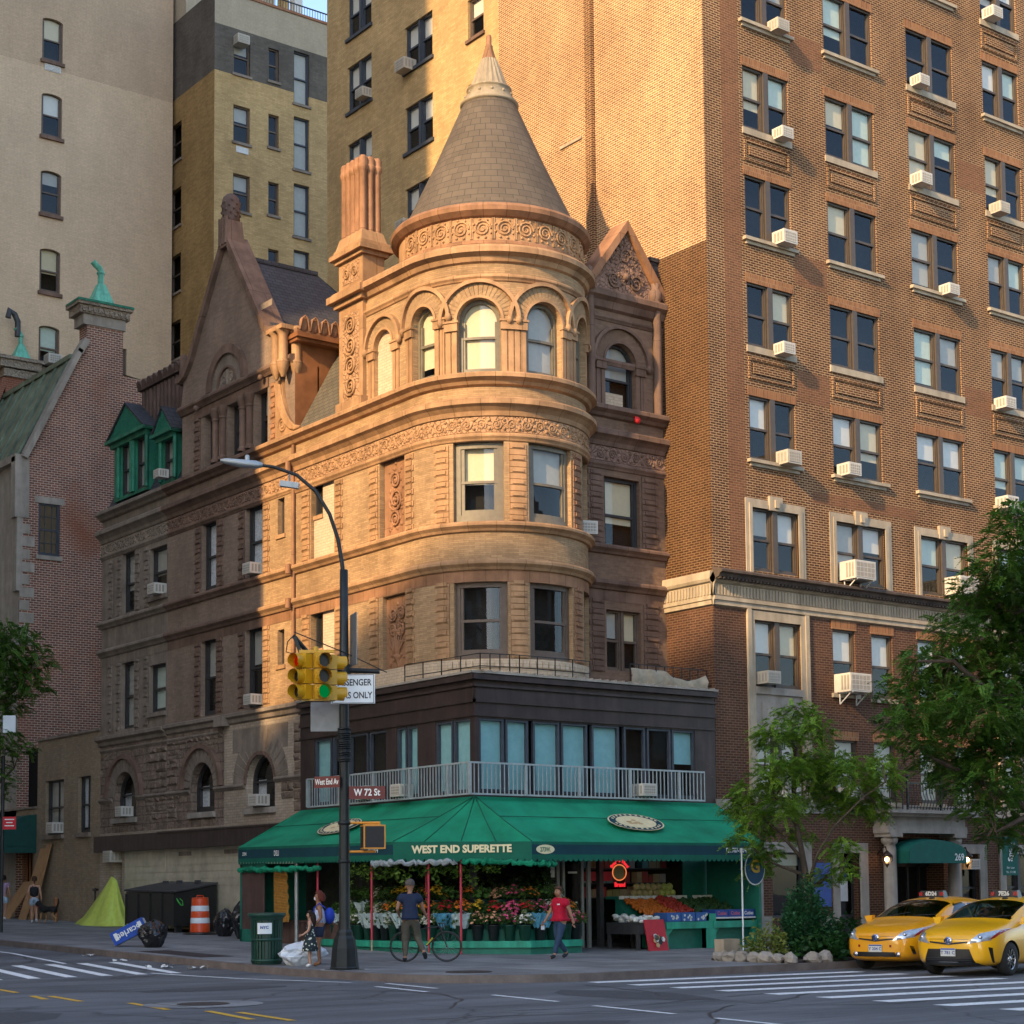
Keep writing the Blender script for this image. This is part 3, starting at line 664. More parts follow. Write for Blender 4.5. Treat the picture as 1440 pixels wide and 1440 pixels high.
for i in range(90):
    z = rng.uniform(19.2, 20.9); h = (21.2 - z) / 2.1 * 1.1; M.sphere(PV.map(6.6 + rng.uniform(-h, h), z, .01), .045, 6)
M.sphere(PV.map(6.6, 19.75, .03), .12, 10); M.build('gable_ornament', 'brownstone', CB)
M = MB(); prof = [(0, 18.6), (.1, 18.66), (.16, 18.85), (.3, 18.95), (.3, 19.1), (.2, 19.18), (0, 19.2)]
M.band(PV, 4.95, 8.15, prof); M.band(PV, 5.0, 8.0, mould(18.3, .14, .08)); M.band(PV, 5.2, 7.9, mould(17.0, .16, .06))
for x in (5.15, 7.72): M.tube([(x, -.5, 15.75), (x, -.5, 19.2)], .13, 10); M.lathe([(.16, 19.2), (.2, 19.3), (.2, 19.5), (.12, 19.6), (.14, 19.75), (0, 19.85)], (x, -.45, 0), 10)
build_split(M, 'bay_moulding', 'brownstone', CB)
M = MB(); M.box(7.7, -.3, 19.2, 8.0, .8, 20.5); M.box(7.64, -.36, 20.5, 8.02, .86, 20.62); M.build('party_chimney', 'slate', CB)
# --- brown metal second floor that wraps the corner
BX, BS = FX(-.45), FY(-2.4)
WS = [(5.6, 4.7), (4.6, 3.75), (3.7, 2.75), (2.65, 1.75), (1.25, .8), (.74, .22), (-.62, -1.36), (-1.42, -2.2)]
SS = [(-.3, .5), (.56, 1.3), (1.46, 2.34), (2.41, 3.3), (3.46, 4.42), (4.6, 5.36), (5.44, 6.3), (6.36, 7.2)]
M = MB()
M.wall(BX, -2.4, 6.4, 3.9, 7.3, [op(.22, 1.25, 4.3, 6.2), op(1.75, 5.6, 4.3, 6.2), op(-2.2, -.62, 4.3, 6.2)], .1)
M.wall(BS, -.45, 7.98, 3.9, 7.3, [op(-.3, 7.2, 4.3, 6.2)], .1)
M.face([(-.45, -2.4, 7.3), (8, -2.4, 7.3), (8, -.4, 7.3), (-.45, 6.4, 7.3)]); M.face([(-.45, 6.4, 3.9), (0, 6.4, 3.9), (0, 6.4, 7.3), (-.45, 6.4, 7.3)])
for fr, a, b in ((BX, -2.46, 6.4), (BS, -.51, 7.98)):
    M.fbox(fr, a, b, 6.24, 6.3, 0, .05); M.fbox(fr, a - .0, b, 6.6, 6.68, 0, .06); M.fbox(fr, a, b, 6.68, 6.95, 0, .02); M.fbox(fr, a - .06, b, 7.0, 7.06, 0, .07); M.fbox(fr, a - .12, b, 7.18, 7.32, 0, .14)
M.build('second_floor_cladding', 'metal_brown', CB)
M = MB(); M.fbox(BX, -2.5, 6.4, 7.34, 7.4, -.9, .18); M.fbox(BS, -.27, 7.98, 7.34, 7.4, -.5, .18)
for i in range(30): M.fbox(BS, -.3 + i * .28, -.3 + i * .28 + .02, 7.4, 7.44, -.1, .18)
M.build('ledge', 'limestone_grey', CB)
M = MB(); M.box(.3, -1.6, 3.9, 7.9, -1.55, 6.4); M.box(.3, -1.6, 3.9, .35, 6.3, 6.4); M.box(-.4, -2.3, 6.3, 7.9, 6.3, 6.35); M.box(-.4, -2.3, 3.95, 7.9, 6.3, 4.0); build_split(M, 'dark_backing', 'interior_dark', CB)
for i, (b, a) in enumerate(WS): window(CB, BX, a, b, 4.3, 6.2, .1, fm='frame_navy', bar=False, blinds=[(.98, 'blind_aqua') if i in (0, 4, 5, 6, 7) else None], name='window')
for i, (a, b) in enumerate(SS): window(CB, BS, a, b, 4.3, 6.2, .1, fm='frame_navy', bar=False, blinds=[(.98, 'blind_aqua') if i < 5 else ((.5, 'blind_aqua') if i == 7 else None)])
# shop level of the corner house: glass front under the awning and the back wall with its shelves
M = MB(); M.box(-.4, -2.3, 3.55, 7.9, -2.15, 3.9); M.box(-.4, -2.3, 3.55, -.25, 6.3, 3.9)
for x in (-.45, 1.5, 2.9, 3.75, 7.85): M.box(x - .07, -2.35, .17, x + .07, -2.2, 3.6)
M.box(-.52, 2.9, .17, -.38, 3.05, 3.6); M.box(-.52, 6.2, .17, -.3, 6.4, 3.6)
build_split(M, 'shop_front', 'steel_dark', CB)
M = MB(); M.box(-.42, .8, .2, -.3, 6.2, 3.6); M.box(-.3, 1.2, .2, 7.9, 1.3, 3.6); M.box(7.8, -2.3, .2, 7.9, 1.2, 3.9); M.box(-.3, -2.2, .14, 7.9, 1.3, .17); M.box(-.3, -2.1, 3.6, 7.9, 1.3, 3.65)
M.build('shop_interior', 'shop_wall', CB)
# ================================================================== gabled brownstone house
GH = thing('gabled_house', 'brownstone row house with tall pointed stone gable beside the round tower house', 'building', (0, 11.8, .4))
def bands(par, fr, a, b, m='brownstone', fz='carved_brown', top=True, low=True):
    for nm, pr in (('band_course', mould(10.37, .27, .2)), ('sill_course', mould(11.42, .25, .2)), ('string_course', mould(13.98, .14, .08))): M = MB(); M.band(fr, a, b, pr); M.build(nm, m, par)
    M = MB(); M.band(fr, a, b, [(0, 14.55), (.06, 14.58), (.1, 14.7), (.2, 14.8), (.3, 14.86), (.3, 14.98), (.24, 15.04), (0, 15.12)])
    M.build('cornice', m, par); M = MB()
    if top: M.band(fr, a, b, [(0, 15.4), (.1, 15.44), (.16, 15.52), (.3, 15.6), (.3, 15.7), (.26, 15.74), (0, 15.78)])
    M.build('eaves_course', m, par)
    M = MB(); M.band(fr, a, b, [(0, 14.12), (.035, 14.13), (.035, 14.55)]); M.build('carved_frieze', fz, par)
    M = MB(); M.band(fr, a, b, [(.012, 10.05), (.012, 10.39)]); M.build('lintel_course', m, par)
GO = [op(12.59, 13.63, 7.57, 10.1), op(9.5, 10.6, 7.57, 10.1), op(12.53, 13.6, 11.72, 14.0), op(9.5, 10.62, 11.72, 14.0), op(8.14, 8.56, 8.72, 9.82), op(8.14, 8.56, 12.78, 13.92)]
GT = [op(12.77, 13.5, 15.87, 17.62, rec=.35), op(10.9, 11.85, 15.87, 17.62, rec=.35), op(9.2, 10.05, 15.87, 17.62, rec=.35)]
GPOLY = [(8.0, 18.3), (8.4, 19.25), (9.05, 19.32), (9.32, 19.5), (10.2, 20.75), (11.2, 22.2), (11.9, 23.2), (12.6, 22.2), (13.6, 20.75), (14.35, 19.62), (15.0, 19.2), (15.2, 18.3)]
def gtop(q):
    for (a, z), (b, w) in zip(GPOLY, GPOLY[1:]):
        if a <= q <= b + 1e-6: return z + (w - z) * (q - a) / max(b - a, 1e-6)
    return 18.3
M = MB(); M.wall(W0, 7.451, 9.45, 7.4, 15.7, GO, .25); M.build('lit_wall', 'brick_buff', GH)  # same house wall, sunlit brick colour up to the shadow edge
M = MB(); M.wall(W0, 9.45, 16.1, 7.4, 15.7, GO, .25); M.wall(W0, 7.5, 15.1, 15.7, 17.95, GT, .35); M.build('wall', 'brick_buff_shade', GH)  # darker copy of the buff brick paints the shaded stretch
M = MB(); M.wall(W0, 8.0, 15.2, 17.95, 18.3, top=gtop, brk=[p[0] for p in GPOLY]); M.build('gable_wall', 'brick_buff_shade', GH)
M = MB(); M.face([(0, 7.5, 15.7), (7, 7.5, 15.7), (7, 7.5, 18.9), (0, 7.5, 18.9)]); M.build('side_wall', 'copper_brown', GH)
bands(GH, W0, 9.45, 16.1)  # brownstone here is the shaded copy of the terracotta bands
M = MB()
for pr in (mould(10.37, .27, .2), mould(11.42, .25, .2), mould(13.98, .14, .08), [(0, 14.55), (.06, 14.58), (.1, 14.7), (.2, 14.8), (.3, 14.86), (.3, 14.98), (.24, 15.04), (0, 15.12)], [(0, 15.4), (.1, 15.44), (.16, 15.52), (.3, 15.6), (.3, 15.7), (.26, 15.74), (0, 15.78)]): M.band(W0, 7.46, 9.45, pr)
build_split(M, 'cornice', 'terracotta', GH)
M = MB(); M.band(W0, 7.5, 9.45, [(0, 14.12), (.035, 14.13), (.035, 14.55)]); M.build('carved_frieze', 'carved_terracotta', GH)
M = MB(); M.band(W0, 7.5, 9.45, [(.012, 10.05), (.012, 10.39)]); M.build('lintel_course', 'terracotta_dark', GH)
def q2(par, fr, x0, x1, z0, z1, m, right=True, left=True, d=.03, step=.165):
    M = MB(); k = 0; z = z0
    while z < z1 - .05:
        e = .09 if k % 2 else 0
        M.fbox(fr, x0 + (e if left else 0), x1 - (e if right else 0), z + .008, min(z + step - .008, z1), 0, d)
        if k % 2 == 0: xm = (x0 + x1) / 2; M.fbox(fr, xm - (x1 - x0) * .34, xm + (x1 - x0) * .34, z + .035, z + step - .035, d, d + .028)
        z += step; k += 1
    M.build('quoins', m, par)
for z0, z1 in ((7.6, 10.03), (11.72, 13.95)):
    for a, b, l in ((9.05, 9.46, 0), (10.66, 11.08, 1), (12.1, 12.55, 0), (13.66, 14.1, 1)): q2(GH, W0, a, b, z0, z1, 'terracotta' if b < 9.5 else 'brownstone', right=bool(l), left=not l)  # quoin colour switches from lit to shaded at the shadow edge
q2(GH, W0, 8.62, 9.0, 15.87, 17.6, 'terracotta_dark', left=False); q2(GH, W0, 13.75, 14.2, 15.87, 17.6, 'brownstone', left=False)
for o, b in zip(GO[:4], [[(.5, 'blind_grey')], [(.45, 'blind_grey')], [(.98, 'curtain')], [(.96, 'curtain')]]): window(GH, W0, o['a'], o['b'], o['z0'], o['z1'], .22, fm='frame_dark', blinds=b, t=.09)
for o in GO[4:]: window(GH, W0, o['a'], o['b'], o['z0'], o['z1'], .2, fm='frame_brown', bar=False, sill=(.05, .12), sillm='terracotta')
for o, b in zip(GT, [[(.4, 'blind_grey')], [(.7, 'curtain')], [(.4, 'blind_grey')]]): window(GH, W0, o['a'], o['b'], o['z0'], o['z1'], .32, fm='frame_dark', blinds=b, t=.08)
M = MB()
for y in (10.25, 10.7, 12.05, 12.55):
    x = -.06; M.lathe([(.16, 15.85), (.17, 15.95), (.12, 16.0), (.115, 17.2), (.15, 17.25), (.13, 17.3), (.2, 17.5), (.22, 17.58), (.22, 17.64)], (x, y, 0), 14, split=True)
build_split(M, 'column', 'brownstone', GH)
M = MB(); M.band(W0, 7.5, 15.15, mould(17.95, .3, .2)); M.band(W0, 9.1, 14.2, [(.03, 17.62), (.03, 17.95)])
for y in (9.3, 13.7): M.sphere((-.2, y, 17.92), .1, 8)
M.arch_ring(W0, 11.8, 18.28, 1.05, 1.35, 0, .14, n=20); M.arch_ring(W0, 11.8, 18.28, .58, .66, 0, .1, n=16); build_split(M, 'gable_moulding', 'brownstone', GH)
M = MB(); M.arch_ring(W0, 11.8, 18.28, .66, 1.05, 0, .06, n=24, radial=True); M.band(W0, 8.9, 10.35, [(.015, 20.2), (.015, 20.4)]); build_split(M, 'gable_arch', 'brownstone_grey', GH)
M = MB(); M.arch_ring(W0, 11.8, 18.28, 0.02, .58, 0, .03, n=16); spiral(M, W0, 11.55, 18.5, .2, 1.6, .03, .035); spiral(M, W0, 12.05, 18.5, .2, 1.6, .03, .035, flip=-1); M.tube([W0.map(11.8, 18.32, .05), W0.map(11.8, 18.8, .04)], .05, 6); M.build('tympanum', 'brownstone_grey', GH)
# coping slabs following the gable outline, finials, turret and scroll at its right shoulder
M = MB(); CO = GPOLY
def coping(pts, x0, x1, w):
    pr = []
    for i, (a, z) in enumerate(pts):
        p = pts[max(0, i - 1)]; q = pts[min(len(pts) - 1, i + 1)]; dx, dz = q[0] - p[0], q[1] - p[1]; L = sqrt(dx * dx + dz * dz) or 1
        pr.append((a - dz / L * w, z + dx / L * w))
    for (a, b, c, d) in zip(pts, pts[1:], pr, pr[1:]):
        M.hexa([(x0, a[0], a[1]), (x1, a[0], a[1]), (x1, b[0], b[1]), (x0, b[0], b[1]), (x0, c[0], c[1]), (x1, c[0], c[1]), (x1, d[0], d[1]), (x0, d[0], d[1])])
coping([(8.0, 19.1), (8.5, 19.2), (9.05, 19.28), (9.32, 19.46), (10.2, 20.72), (11.2, 22.17), (11.9, 23.17)], -.16, .65, .2)
coping([(11.9, 23.17), (12.6, 22.17), (13.6, 20.72), (14.3, 19.66), (14.75, 19.25), (15.1, 19.12), (15.4, 19.15)], -.16, .5, .2)
M.build('gable_coping', 'brownstone', GH)
M = MB(); M.hexa([(-.18, 11.6, 22.9), (.5, 11.6, 22.9), (.5, 12.2, 22.9), (-.18, 12.2, 22.9), (-.12, 11.65, 23.8), (.4, 11.65, 23.8), (.4, 12.15, 23.8), (-.12, 12.15, 23.8)])
for y in (11.7, 11.9, 12.1): M.tube([(-.16, y, 23.0), (-.16, y, 23.9)], .07, 8)
M.build('gable_pedestal', 'brownstone', GH)
M = MB(); M.lathe([(.25, 23.8), (.3, 23.9), (.28, 24.05), (.31, 24.4), (.26, 24.62), (.14, 24.74), (0, 24.78)], (.12, 11.9, 0), 12)
for k in range(30): a = k * 2.4; M.sphere((.12 + .29 * cos(a), 11.9 + .29 * sin(a), 23.92 + .02 * k), .055, 6)
M.build('gable_finial', 'brownstone_dark', GH)
M = MB(); M.lathe([(.14, 19.1), (.2, 19.2), (.12, 19.3), (.17, 19.5), (.15, 19.8), (.17, 20.0), (.1, 20.15), (0, 20.2)], (.1, 15.2, 0), 10); M.build('corner_finial', 'brownstone', GH)
M = MB()
for x, y in ((-.28, 8.15), (-.28, 7.75), (.1, 7.6)): M.lathe([(.05, 17.55), (.16, 17.8), (.2, 17.95), (.2, 18.05), (.15, 18.1), (.15, 18.85), (.2, 18.95), (.24, 19.0), (.24, 19.1), (.2, 19.14)], (x, y, 0), 12)
M.box(-.5, 7.45, 19.0, .4, 8.45, 19.14); M.build('corner_turret', 'terracotta', GH)
M = MB(); SCR = FY(7.5)
for k in range(5):
    y = 7.55 + k * .07; P = [(-.28, y, 17.6), (-.24, y, 17.0), (-.1, y, 16.6), (.1, y, 16.25), (.4, y, 15.98), (.55, y, 15.85), (.5, y, 15.78)]
    P = [(p[0] * -1 if False else -.1 - .0 * k, p[1], p[2]) for p in P]
    M.tube([(-.12 + 0.0, 8.25 - (i / 6) ** 1.6 * 1.25 - .0 * k + .07 * k, z) for i, z in enumerate((17.55, 17.2, 16.8, 16.45, 16.15, 15.95, 15.85))], .045, 6)
M.prism(W0, [(7.2, 15.78), (8.55, 15.78), (8.55, 17.6), (8.15, 17.6), (8.05, 17.0), (7.8, 16.4), (7.45, 16.0), (7.2, 15.95)], -.3, .1)
spiral(M, W0, 8.1, 16.15, .27, 2.2, .1, .05); M.build('scroll_bracket', 'terracotta', GH)
# roof of the gabled house
M = MB(); R0, R1 = (.5, 11.6, 22.7), (3.3, 11.6, 22.7)
def suv(p): return [(q[0], q[2] * 1.2) for q in p]
for sg in (-1, 1):
    K = [(11.75 + sg * 3.4, 18.8, 5.7), (11.75 + sg * 1.75, 20.5, 4.7), (11.75, 22.65, 3.3)]
    for (y0, z0, x0), (y1, z1, x1) in zip(K, K[1:]): P = [(.1, y0, z0), (x0, y0, z0), (x1, y1, z1), (.1, y1, z1)]; M.face(P, uv=suv(P))
M.face([(5.7, 8.35, 18.8), (5.7, 15.15, 18.8), (3.3, 11.75, 22.65)])
M.box(.4, 11.65, 22.58, 3.3, 11.85, 22.72); M.build('roof', 'slate', GH)
M = MB(); M.box(-.1, 7.2, 18.62, 5.6, 8.5, 18.72); M.box(-.15, 7.1, 18.72, 5.6, 8.5, 18.86); M.build('gutter', 'copper_brown', GH)
M = MB()
for i in range(15):
    x = .15 + i * .36; M.sphere((x, 7.22, 19.14), .2, 12, sz=(.85, .3, 1.25)); M.tube([(x - .17, 7.16, 18.95), (x - .1, 7.14, 19.3), (x, 7.13, 19.4), (x + .1, 7.14, 19.3), (x + .17, 7.16, 18.95)], .03, 5)
M.box(-.1, 7.2, 18.86, 5.6, 7.4, 19.0); M.build('eave_cresting', 'terracotta_dark', GH)
# first floor: rough stone, pale brick, three round arches shared with the next house
def ground_arch(par, o, m, ring, hood=True, w=.46):
    c = (o['a'] + o['b']) / 2; h = (o['b'] - o['a']) / 2; zs = o['z1'] - o['r']; M = MB(); M.arch_ring(W0, c, zs, h, h + w, -.02, .05, n=13, ry=o['r'] / h, radial=True); M.build('arch', ring, par)
    if hood:
        M = MB(); M.arch_ring(W0, c, zs, h + w, h + w + .14, 0, .16, n=22, ry=o['r'] / h); M.build('arch_moulding', 'brownstone', par)
    window(par, W0, o['a'], o['b'], o['z0'], o['z1'], .3, r=o['r'], fm='frame_dark', cols=1, blinds=[None], t=.1, sill=(.1, .18), sillm='limestone_grey')
    M = MB(); M.fquad(W0, o['b'] - .62, o['b'] - .12, o['z0'] + .05, o['z1'] - .75, -.38); M.build('curtain', 'curtain', par)
A2, A3, A1 = op(12.66, 14.33, 4.42, 6.06, .83), op(8.71, 10.52, 4.4, 6.06, .9), op(18.49, 20.3, 4.46, 6.1, .9)
M = MB(); M.wall(W0, 12.0, 16.1, 3.95, 7.15, [A2], .3); M.build('rough_wall', 'rustic', GH)
M = MB(); M.wall(W0, 7.0, 12.0, 3.8, 7.45, [A3], .3); M.wall(W0, 12.0, 16.1, 3.6, 3.95, []); M.wall(W0, 6.4, 7.0, 3.8, 7.25); M.build('pale_wall', 'brick_pale', GH)
M = MB(); M.arch_ring(W0, 9.62, 5.16, .9, 1.75, 0, .02, n=15, radial=True); M.fbox(W0, 7.9, 11.4, 6.2, 6.95, 0, .012); M.build('arch_facing', 'brownstone_grey', GH)
ground_arch(GH, A2, 0, 'brownstone_grey'); ground_arch(GH, A3, 0, 'brownstone', hood=False, w=.12)
def rough_blocks(par, a, b, z0, z1, skip, seed):
    r = random.Random(seed); M = MB(); z = z0
    while z < z1 - .1:
        h = r.choice([.22, .28, .34]); y = a
        while y < b - .1:
            w = r.uniform(.35, .9); y1 = min(y + w, b); c = (y + y1) / 2
            if all(not (s[0] < y1 and s[1] > y and z < s[2]) for s in skip):
                d = r.uniform(.02, .065); e = .03; n0 = [(-0.0, y + .01, z + .01), (-0.0, y1 - .01, z + .01), (-0.0, y1 - .01, z + h - .01), (-0.0, y + .01, z + h - .01)]
                f = [(-d * r.uniform(.5, 1.2), p[1] + (e if i in (0, 3) else -e) * r.uniform(.4, 2), p[2] + (e if i < 2 else -e) * r.uniform(.4, 2)) for i, p in enumerate(n0)]
                cpt = (-d * r.uniform(1.1, 1.7), c + r.uniform(-.1, .1), z + h * r.uniform(.3, .7))
                for i in range(4): j = (i + 1) % 4; M.face([n0[i], n0[j], f[j], f[i]]); M.face([f[i], f[j], cpt])
            y = y1
        z += h
    build_split(M, 'rough_blocks', 'rustic', par, .06)
rough_blocks(GH, 12.05, 16.1, 4.3, 6.9, [(11.9, 15.1, 6.75)], 5)
rough_blocks(GH, 7.15, 7.55, 4.2, 7.0, [], 6); rough_blocks(GH, 7.55, 8.3, 4.6, 5.1, [], 8)
M = MB(); M.band(W0, 7.0, 16.1, [(0, 7.13), (.08, 7.18), (.1, 7.3), (.2, 7.36), (.2, 7.46), (0, 7.52)]); M.band(W0, 12, 16.1, mould(6.88, .1, .06)); M.band(W0, 14.35, 16.1, mould(5.05, .14, .1)); M.band(W0, 10.6, 12.6, mould(5.05, .14, .1)); M.band(W0, 7.0, 8.65, mould(5.15, .14, .1)); M.box(-.3, 11.6, 7.1, -.02, 12.2, 7.4); build_split(M, 'base_course', 'brownstone_grey', GH)
M = MB(); M.box(.8, 7.5, 3, .85, 16.0, 18); M.box(.05, 7.5, 3, .8, 7.55, 15.6); M.build('dark_backing', 'interior_dark', GH)
# dark fascia and cream siding at street level
M = MB(); M.box(-.34, 6.1, 3.27, 0, 16.1, 3.84); M.box(-.38, 6.1, 3.8, 0, 16.1, 3.86); M.build('fascia', 'metal_brown', GH)
M = MB(); M.box(-.02, 6.0, .2, .1, 16.1, 3.3)
for i in range(11):
    z = .85 + i * .235; M.box(-.035, 6.0, z, 0, 16.1, z + .215)
M.build('siding', 'siding_cream', GH)
M = MB()
for y in (8.3, 11.0, 14.2): M.box(-.05, y, 3.02, -.03, y + .9, 3.16)
build_split(M, 'vent', 'brownstone_grey', GH)
M = MB(); M.box(-.06, 6.0, .2, -.03, 11.0, .85); M.build('plinth', 'paint_black', GH)

scrolls(GH, W0, 7.5, 9.45, 'terracotta'); scrolls(GH, W0, 9.45, 16.1, 'brownstone')

# ================================================================== grey townhouse with the green dormer
TH = thing('grey_townhouse', 'grey stone row house with a green copper dormer and slate mansard', 'building', (0, 18.8, .5))
TO = [op(18.74, 19.8, 7.6, 10.0), op(16.24, 17.53, 8.0, 9.67), op(18.75, 19.8, 11.75, 13.95), op(16.2, 17.55, 12.05, 13.77)]
M = MB(); M.wall(W0, 16.1, 21.5, 7.4, 15.65, TO, .25); M.face([(0, 21.5, 3), (3, 21.5, 3), (3, 21.5, 15.6), (0, 21.5, 15.6)]); M.build('wall', 'brownstone_grey', TH)
bands(TH, W0, 16.1, 21.56, 'brownstone_grey', 'carved_grey')
scrolls(TH, W0, 16.1, 21.5, 'brownstone_grey')
for z0, z1 in ((7.6, 10.0), (11.75, 13.9)):
    for a, b, l in ((17.6, 17.95, 1), (18.35, 18.7, 0), (19.85, 20.2, 1), (20.6, 20.95, 1)): q2(TH, W0, a, b, z0, z1, 'brownstone_grey', right=bool(l), left=not l)
for o, b in zip(TO, [[(.96, 'blind_grey')], [(.97, 'blind_teal')], [(.6, 'blind_grey')], [(.55, 'blind_grey')]]): window(TH, W0, o['a'], o['b'], o['z0'], o['z1'], .22, fm='frame_dark', blinds=b, t=.08, sill=(.1, .15), sillm='brownstone_grey')
M = MB(); M.wall(W0, 16.1, 21.5, 3.95, 7.15, [A1], .3); M.build('rough_wall', 'rustic', TH)
ground_arch(TH, A1, 0, 'brownstone_grey'); rough_blocks(TH, 16.1, 21.45, 4.3, 6.9, [(17.8, 21.0, 6.75)], 9)
M = MB(); M.wall(W0, 16.1, 21.5, .3, 3.95, [op(19.6, 20.3, .3, 3.0, rec=.8)]); M.build('pale_wall', 'brick_pale', TH)
M = MB(); M.band(W0, 16.1, 21.56, [(0, 7.08), (.08, 7.13), (.1, 7.25), (.24, 7.33), (.24, 7.44), (0, 7.5)]); M.band(W0, 16.1, 21.5, mould(6.88, .1, .06)); M.band(W0, 16.1, 18.4, mould(5.05, .14, .1)); M.band(W0, 20.4, 21.5, mould(5.05, .14, .1)); build_split(M, 'base_course', 'brownstone_grey', TH)
M = MB(); M.box(-.34, 16.1, 3.27, 0, 21.3, 3.84); M.build('fascia', 'metal_brown', TH)
M = MB(); M.box(-.035, 16.1, .6, 0, 19.3, 3.27)
for i in range(11): z = .85 + i * .235; M.box(-.05, 16.1, z, -.02, 19.3, z + .215)
M.build('siding', 'siding_cream', TH)
M = MB(); M.box(.8, 16.1, 3, .85, 21.4, 15.6); M.box(.81, 19.4, .3, .86, 20.4, 3.2); M.build('dark_backing', 'interior_dark', TH)
M = MB(); P = [(.1, 15.5, 15.7), (.1, 21.5, 15.7), (1.9, 21.5, 19.6), (1.9, 15.5, 19.6)]; M.face(P, uv=[(p[1], p[2] * 1.15) for p in P]); M.face([(.1, 21.5, 15.7), (1.9, 21.5, 19.6), (6, 21.5, 19.6), (6, 21.5, 15.7)]); M.face([(1.9, 15.5, 19.6), (1.9, 21.5, 19.6), (8, 21.5, 19.6), (8, 15.5, 19.6)]); M.build('mansard_roof', 'slate', TH)
# dormers in green copper
def dormer(y0, y1, zb, zt, za, wins, name='dormer'):
    F = FX(.15); c = (y0 + y1) / 2; M = MB()
    ops_ = [op(a, b, zb + .12, zt - .15) for a, b in wins]
    M.wall(F, y0 + .2, y1 - .2, zb, zt, ops_, .2)
    for y in (y0 + .2, y1 - .2): M.face([(.15, y, zb), (2, y, zb), (2, y, zt), (.15, y, zt)])
    for (a, b) in wins:
        for e in (a - .12, b + .12): M.tube([F.map(e, zb + .1, .05), F.map(e, zt - .15, .05)], .075, 8)
    d = M.build(name, 'verdigris', TH)
    M = MB(); M.prism(F, [(y0, zt), (y1, zt), (y1, zt + .1), (c, za), (y0, zt + .1)], -.1, .2); M.fbox(F, y0 - .03, y1 + .03, zt - .02, zt + .1, -.1, .3); M.fbox(F, y0 + .1, y1 - .1, zt - .18, zt - .02, 0, .14)
    M.build('pediment', 'verdigris', d)
    M = MB(); M.prism(F, [(y0 + .3, zt + .14), (y1 - .3, zt + .14), (c, za - .16)], .2, .22); M.build('pediment_panel', 'carved_verdigris', d)
    M = MB()
    for a, b in (((y0 - .06, zt + .08), (c, za + .06)), ((c, za + .06), (y1 + .06, zt + .08))):
        P = [(-.12, a[0], a[1]), (2.4, a[0], a[1]), (2.4, b[0], b[1]), (-.12, b[0], b[1])]; M.face(P, uv=[(p[0], p[1]) for p in P]); M.face([(p[0], p[1], p[2] - .07) for p in P]); M.face([P[0], P[3], (P[3][0], P[3][1], P[3][2] - .07), (P[0][0], P[0][1], P[0][2] - .07)])
    M.build('dormer_roof', 'slate', d)
    for o in ops_:
        w = window(TH, F, o['a'], o['b'], o['z0'], o['z1'], .15, fm='frame_dark', blinds=[(.97, 'blind_grey')], t=.07)
dormer(17.9, 21.07, 16.05, 18.2, 19.4, [(19.45, 20.3), (18.2, 19.05)]); dormer(15.75, 17.3, 15.95, 17.65, 18.6, [(15.98, 16.85)])
M = MB(); M.box(.62, 16.0, 18.0, 1.9, 19.4, 20.0)
for i in range(12): M.tube([(.6, 16.05 + i * .3, 18.2), (.6, 16.05 + i * .3, 19.9)], .09, 6)
M.build('chimney_stack', 'brownstone_dark', TH)
M = MB(); M.box(.45, 15.8, 19.95, 2.1, 19.6, 20.12)
for i in range(9): M.tube([(.4, 15.95 + i * .43, 20.1), (1.2, 15.95 + i * .43, 20.4), (2.1, 15.95 + i * .43, 20.1)], .18, 8)
M.build('chimney_tiles', 'brownstone_dark', TH)
W1 = FX(.9); M = MB(); M.wall(W1, 21.5, 22.75, 3, 14.4); M.face([(.9, 22.75, 3), (6, 22.75, 3), (6, 22.75, 14.4), (.9, 22.75, 14.4)]); M.build('rear_wall', 'brownstone_grey', TH)
M = MB()
for z in (14.3, 12.5, 10.3, 8.9): M.band(W1, 21.5, 22.85, mould(z, .25, .25))
build_split(M, 'rear_cornice', 'brownstone', TH)

# ================================================================== low khaki brick building with a green entrance canopy
LY = thing('low_brick_building', 'low khaki brick building with two dark windows at street level', 'building', (0, 25, .6))
LO = [op(24.8, 26.55, 4.05, 6.14), op(22.36, 23.46, 4.05, 6.14)]
M = MB(); M.wall(W0, 21.5, 27.36, .4, 7.8, LO, .25); M.face([(0, 21.5, 7.8), (0, 27.36, 7.8), (.9, 27.36, 7.8), (.9, 21.5, 7.8)]); M.face([(0, 27.36, .4), (0, 27.36, 7.8), (1, 27.36, 7.8), (1, 27.36, .4)])
M.wall(W0, 27.36, 34, .4, 5.18, [op(27.7, 30.8, .5, 3.6, rec=.5)]); M.build('wall', 'brick_khaki', LY)
M = MB(); M.fbox(W0, 21.5, 27.4, 7.74, 7.84, -.9, .06); M.fbox(W0, 27.36, 34, 5.14, 5.22, -.9, .06); build_split(M, 'coping', 'brownstone_grey', LY)
M = MB(); M.box(.5, 21.6, .5, .55, 34, 7.6); M.build('dark_backing', 'interior_dark', LY)
for o, b in zip(LO, ([(.9, 'blind_grey')], [(.9, 'curtain')])): window(LY, W0, o['a'], o['b'], o['z0'], o['z1'], .2, fm='frame_dark', mun=(2, 2), blinds=b, sill=(.12, .16), sillm='brownstone_grey')
M = MB()
for i in range(9): M.box(.3, 27.8 + i * .33, .6, .36, 27.86 + i * .33, 3.5)
build_split(M, 'gate_bar', 'copper_brown', LY)
m_plain('canvas_dark_green', (.008, .055, .045), .7, 0, .3, .15)
M = MB(); rows = []
for i in range(9):
    a = pi / 2 * i / 8; rows.append([(-1.5 * sin(a), y, 3.65 + 1.25 * cos(a)) for y in (27.4, 31.0)])
M.grid(rows); 
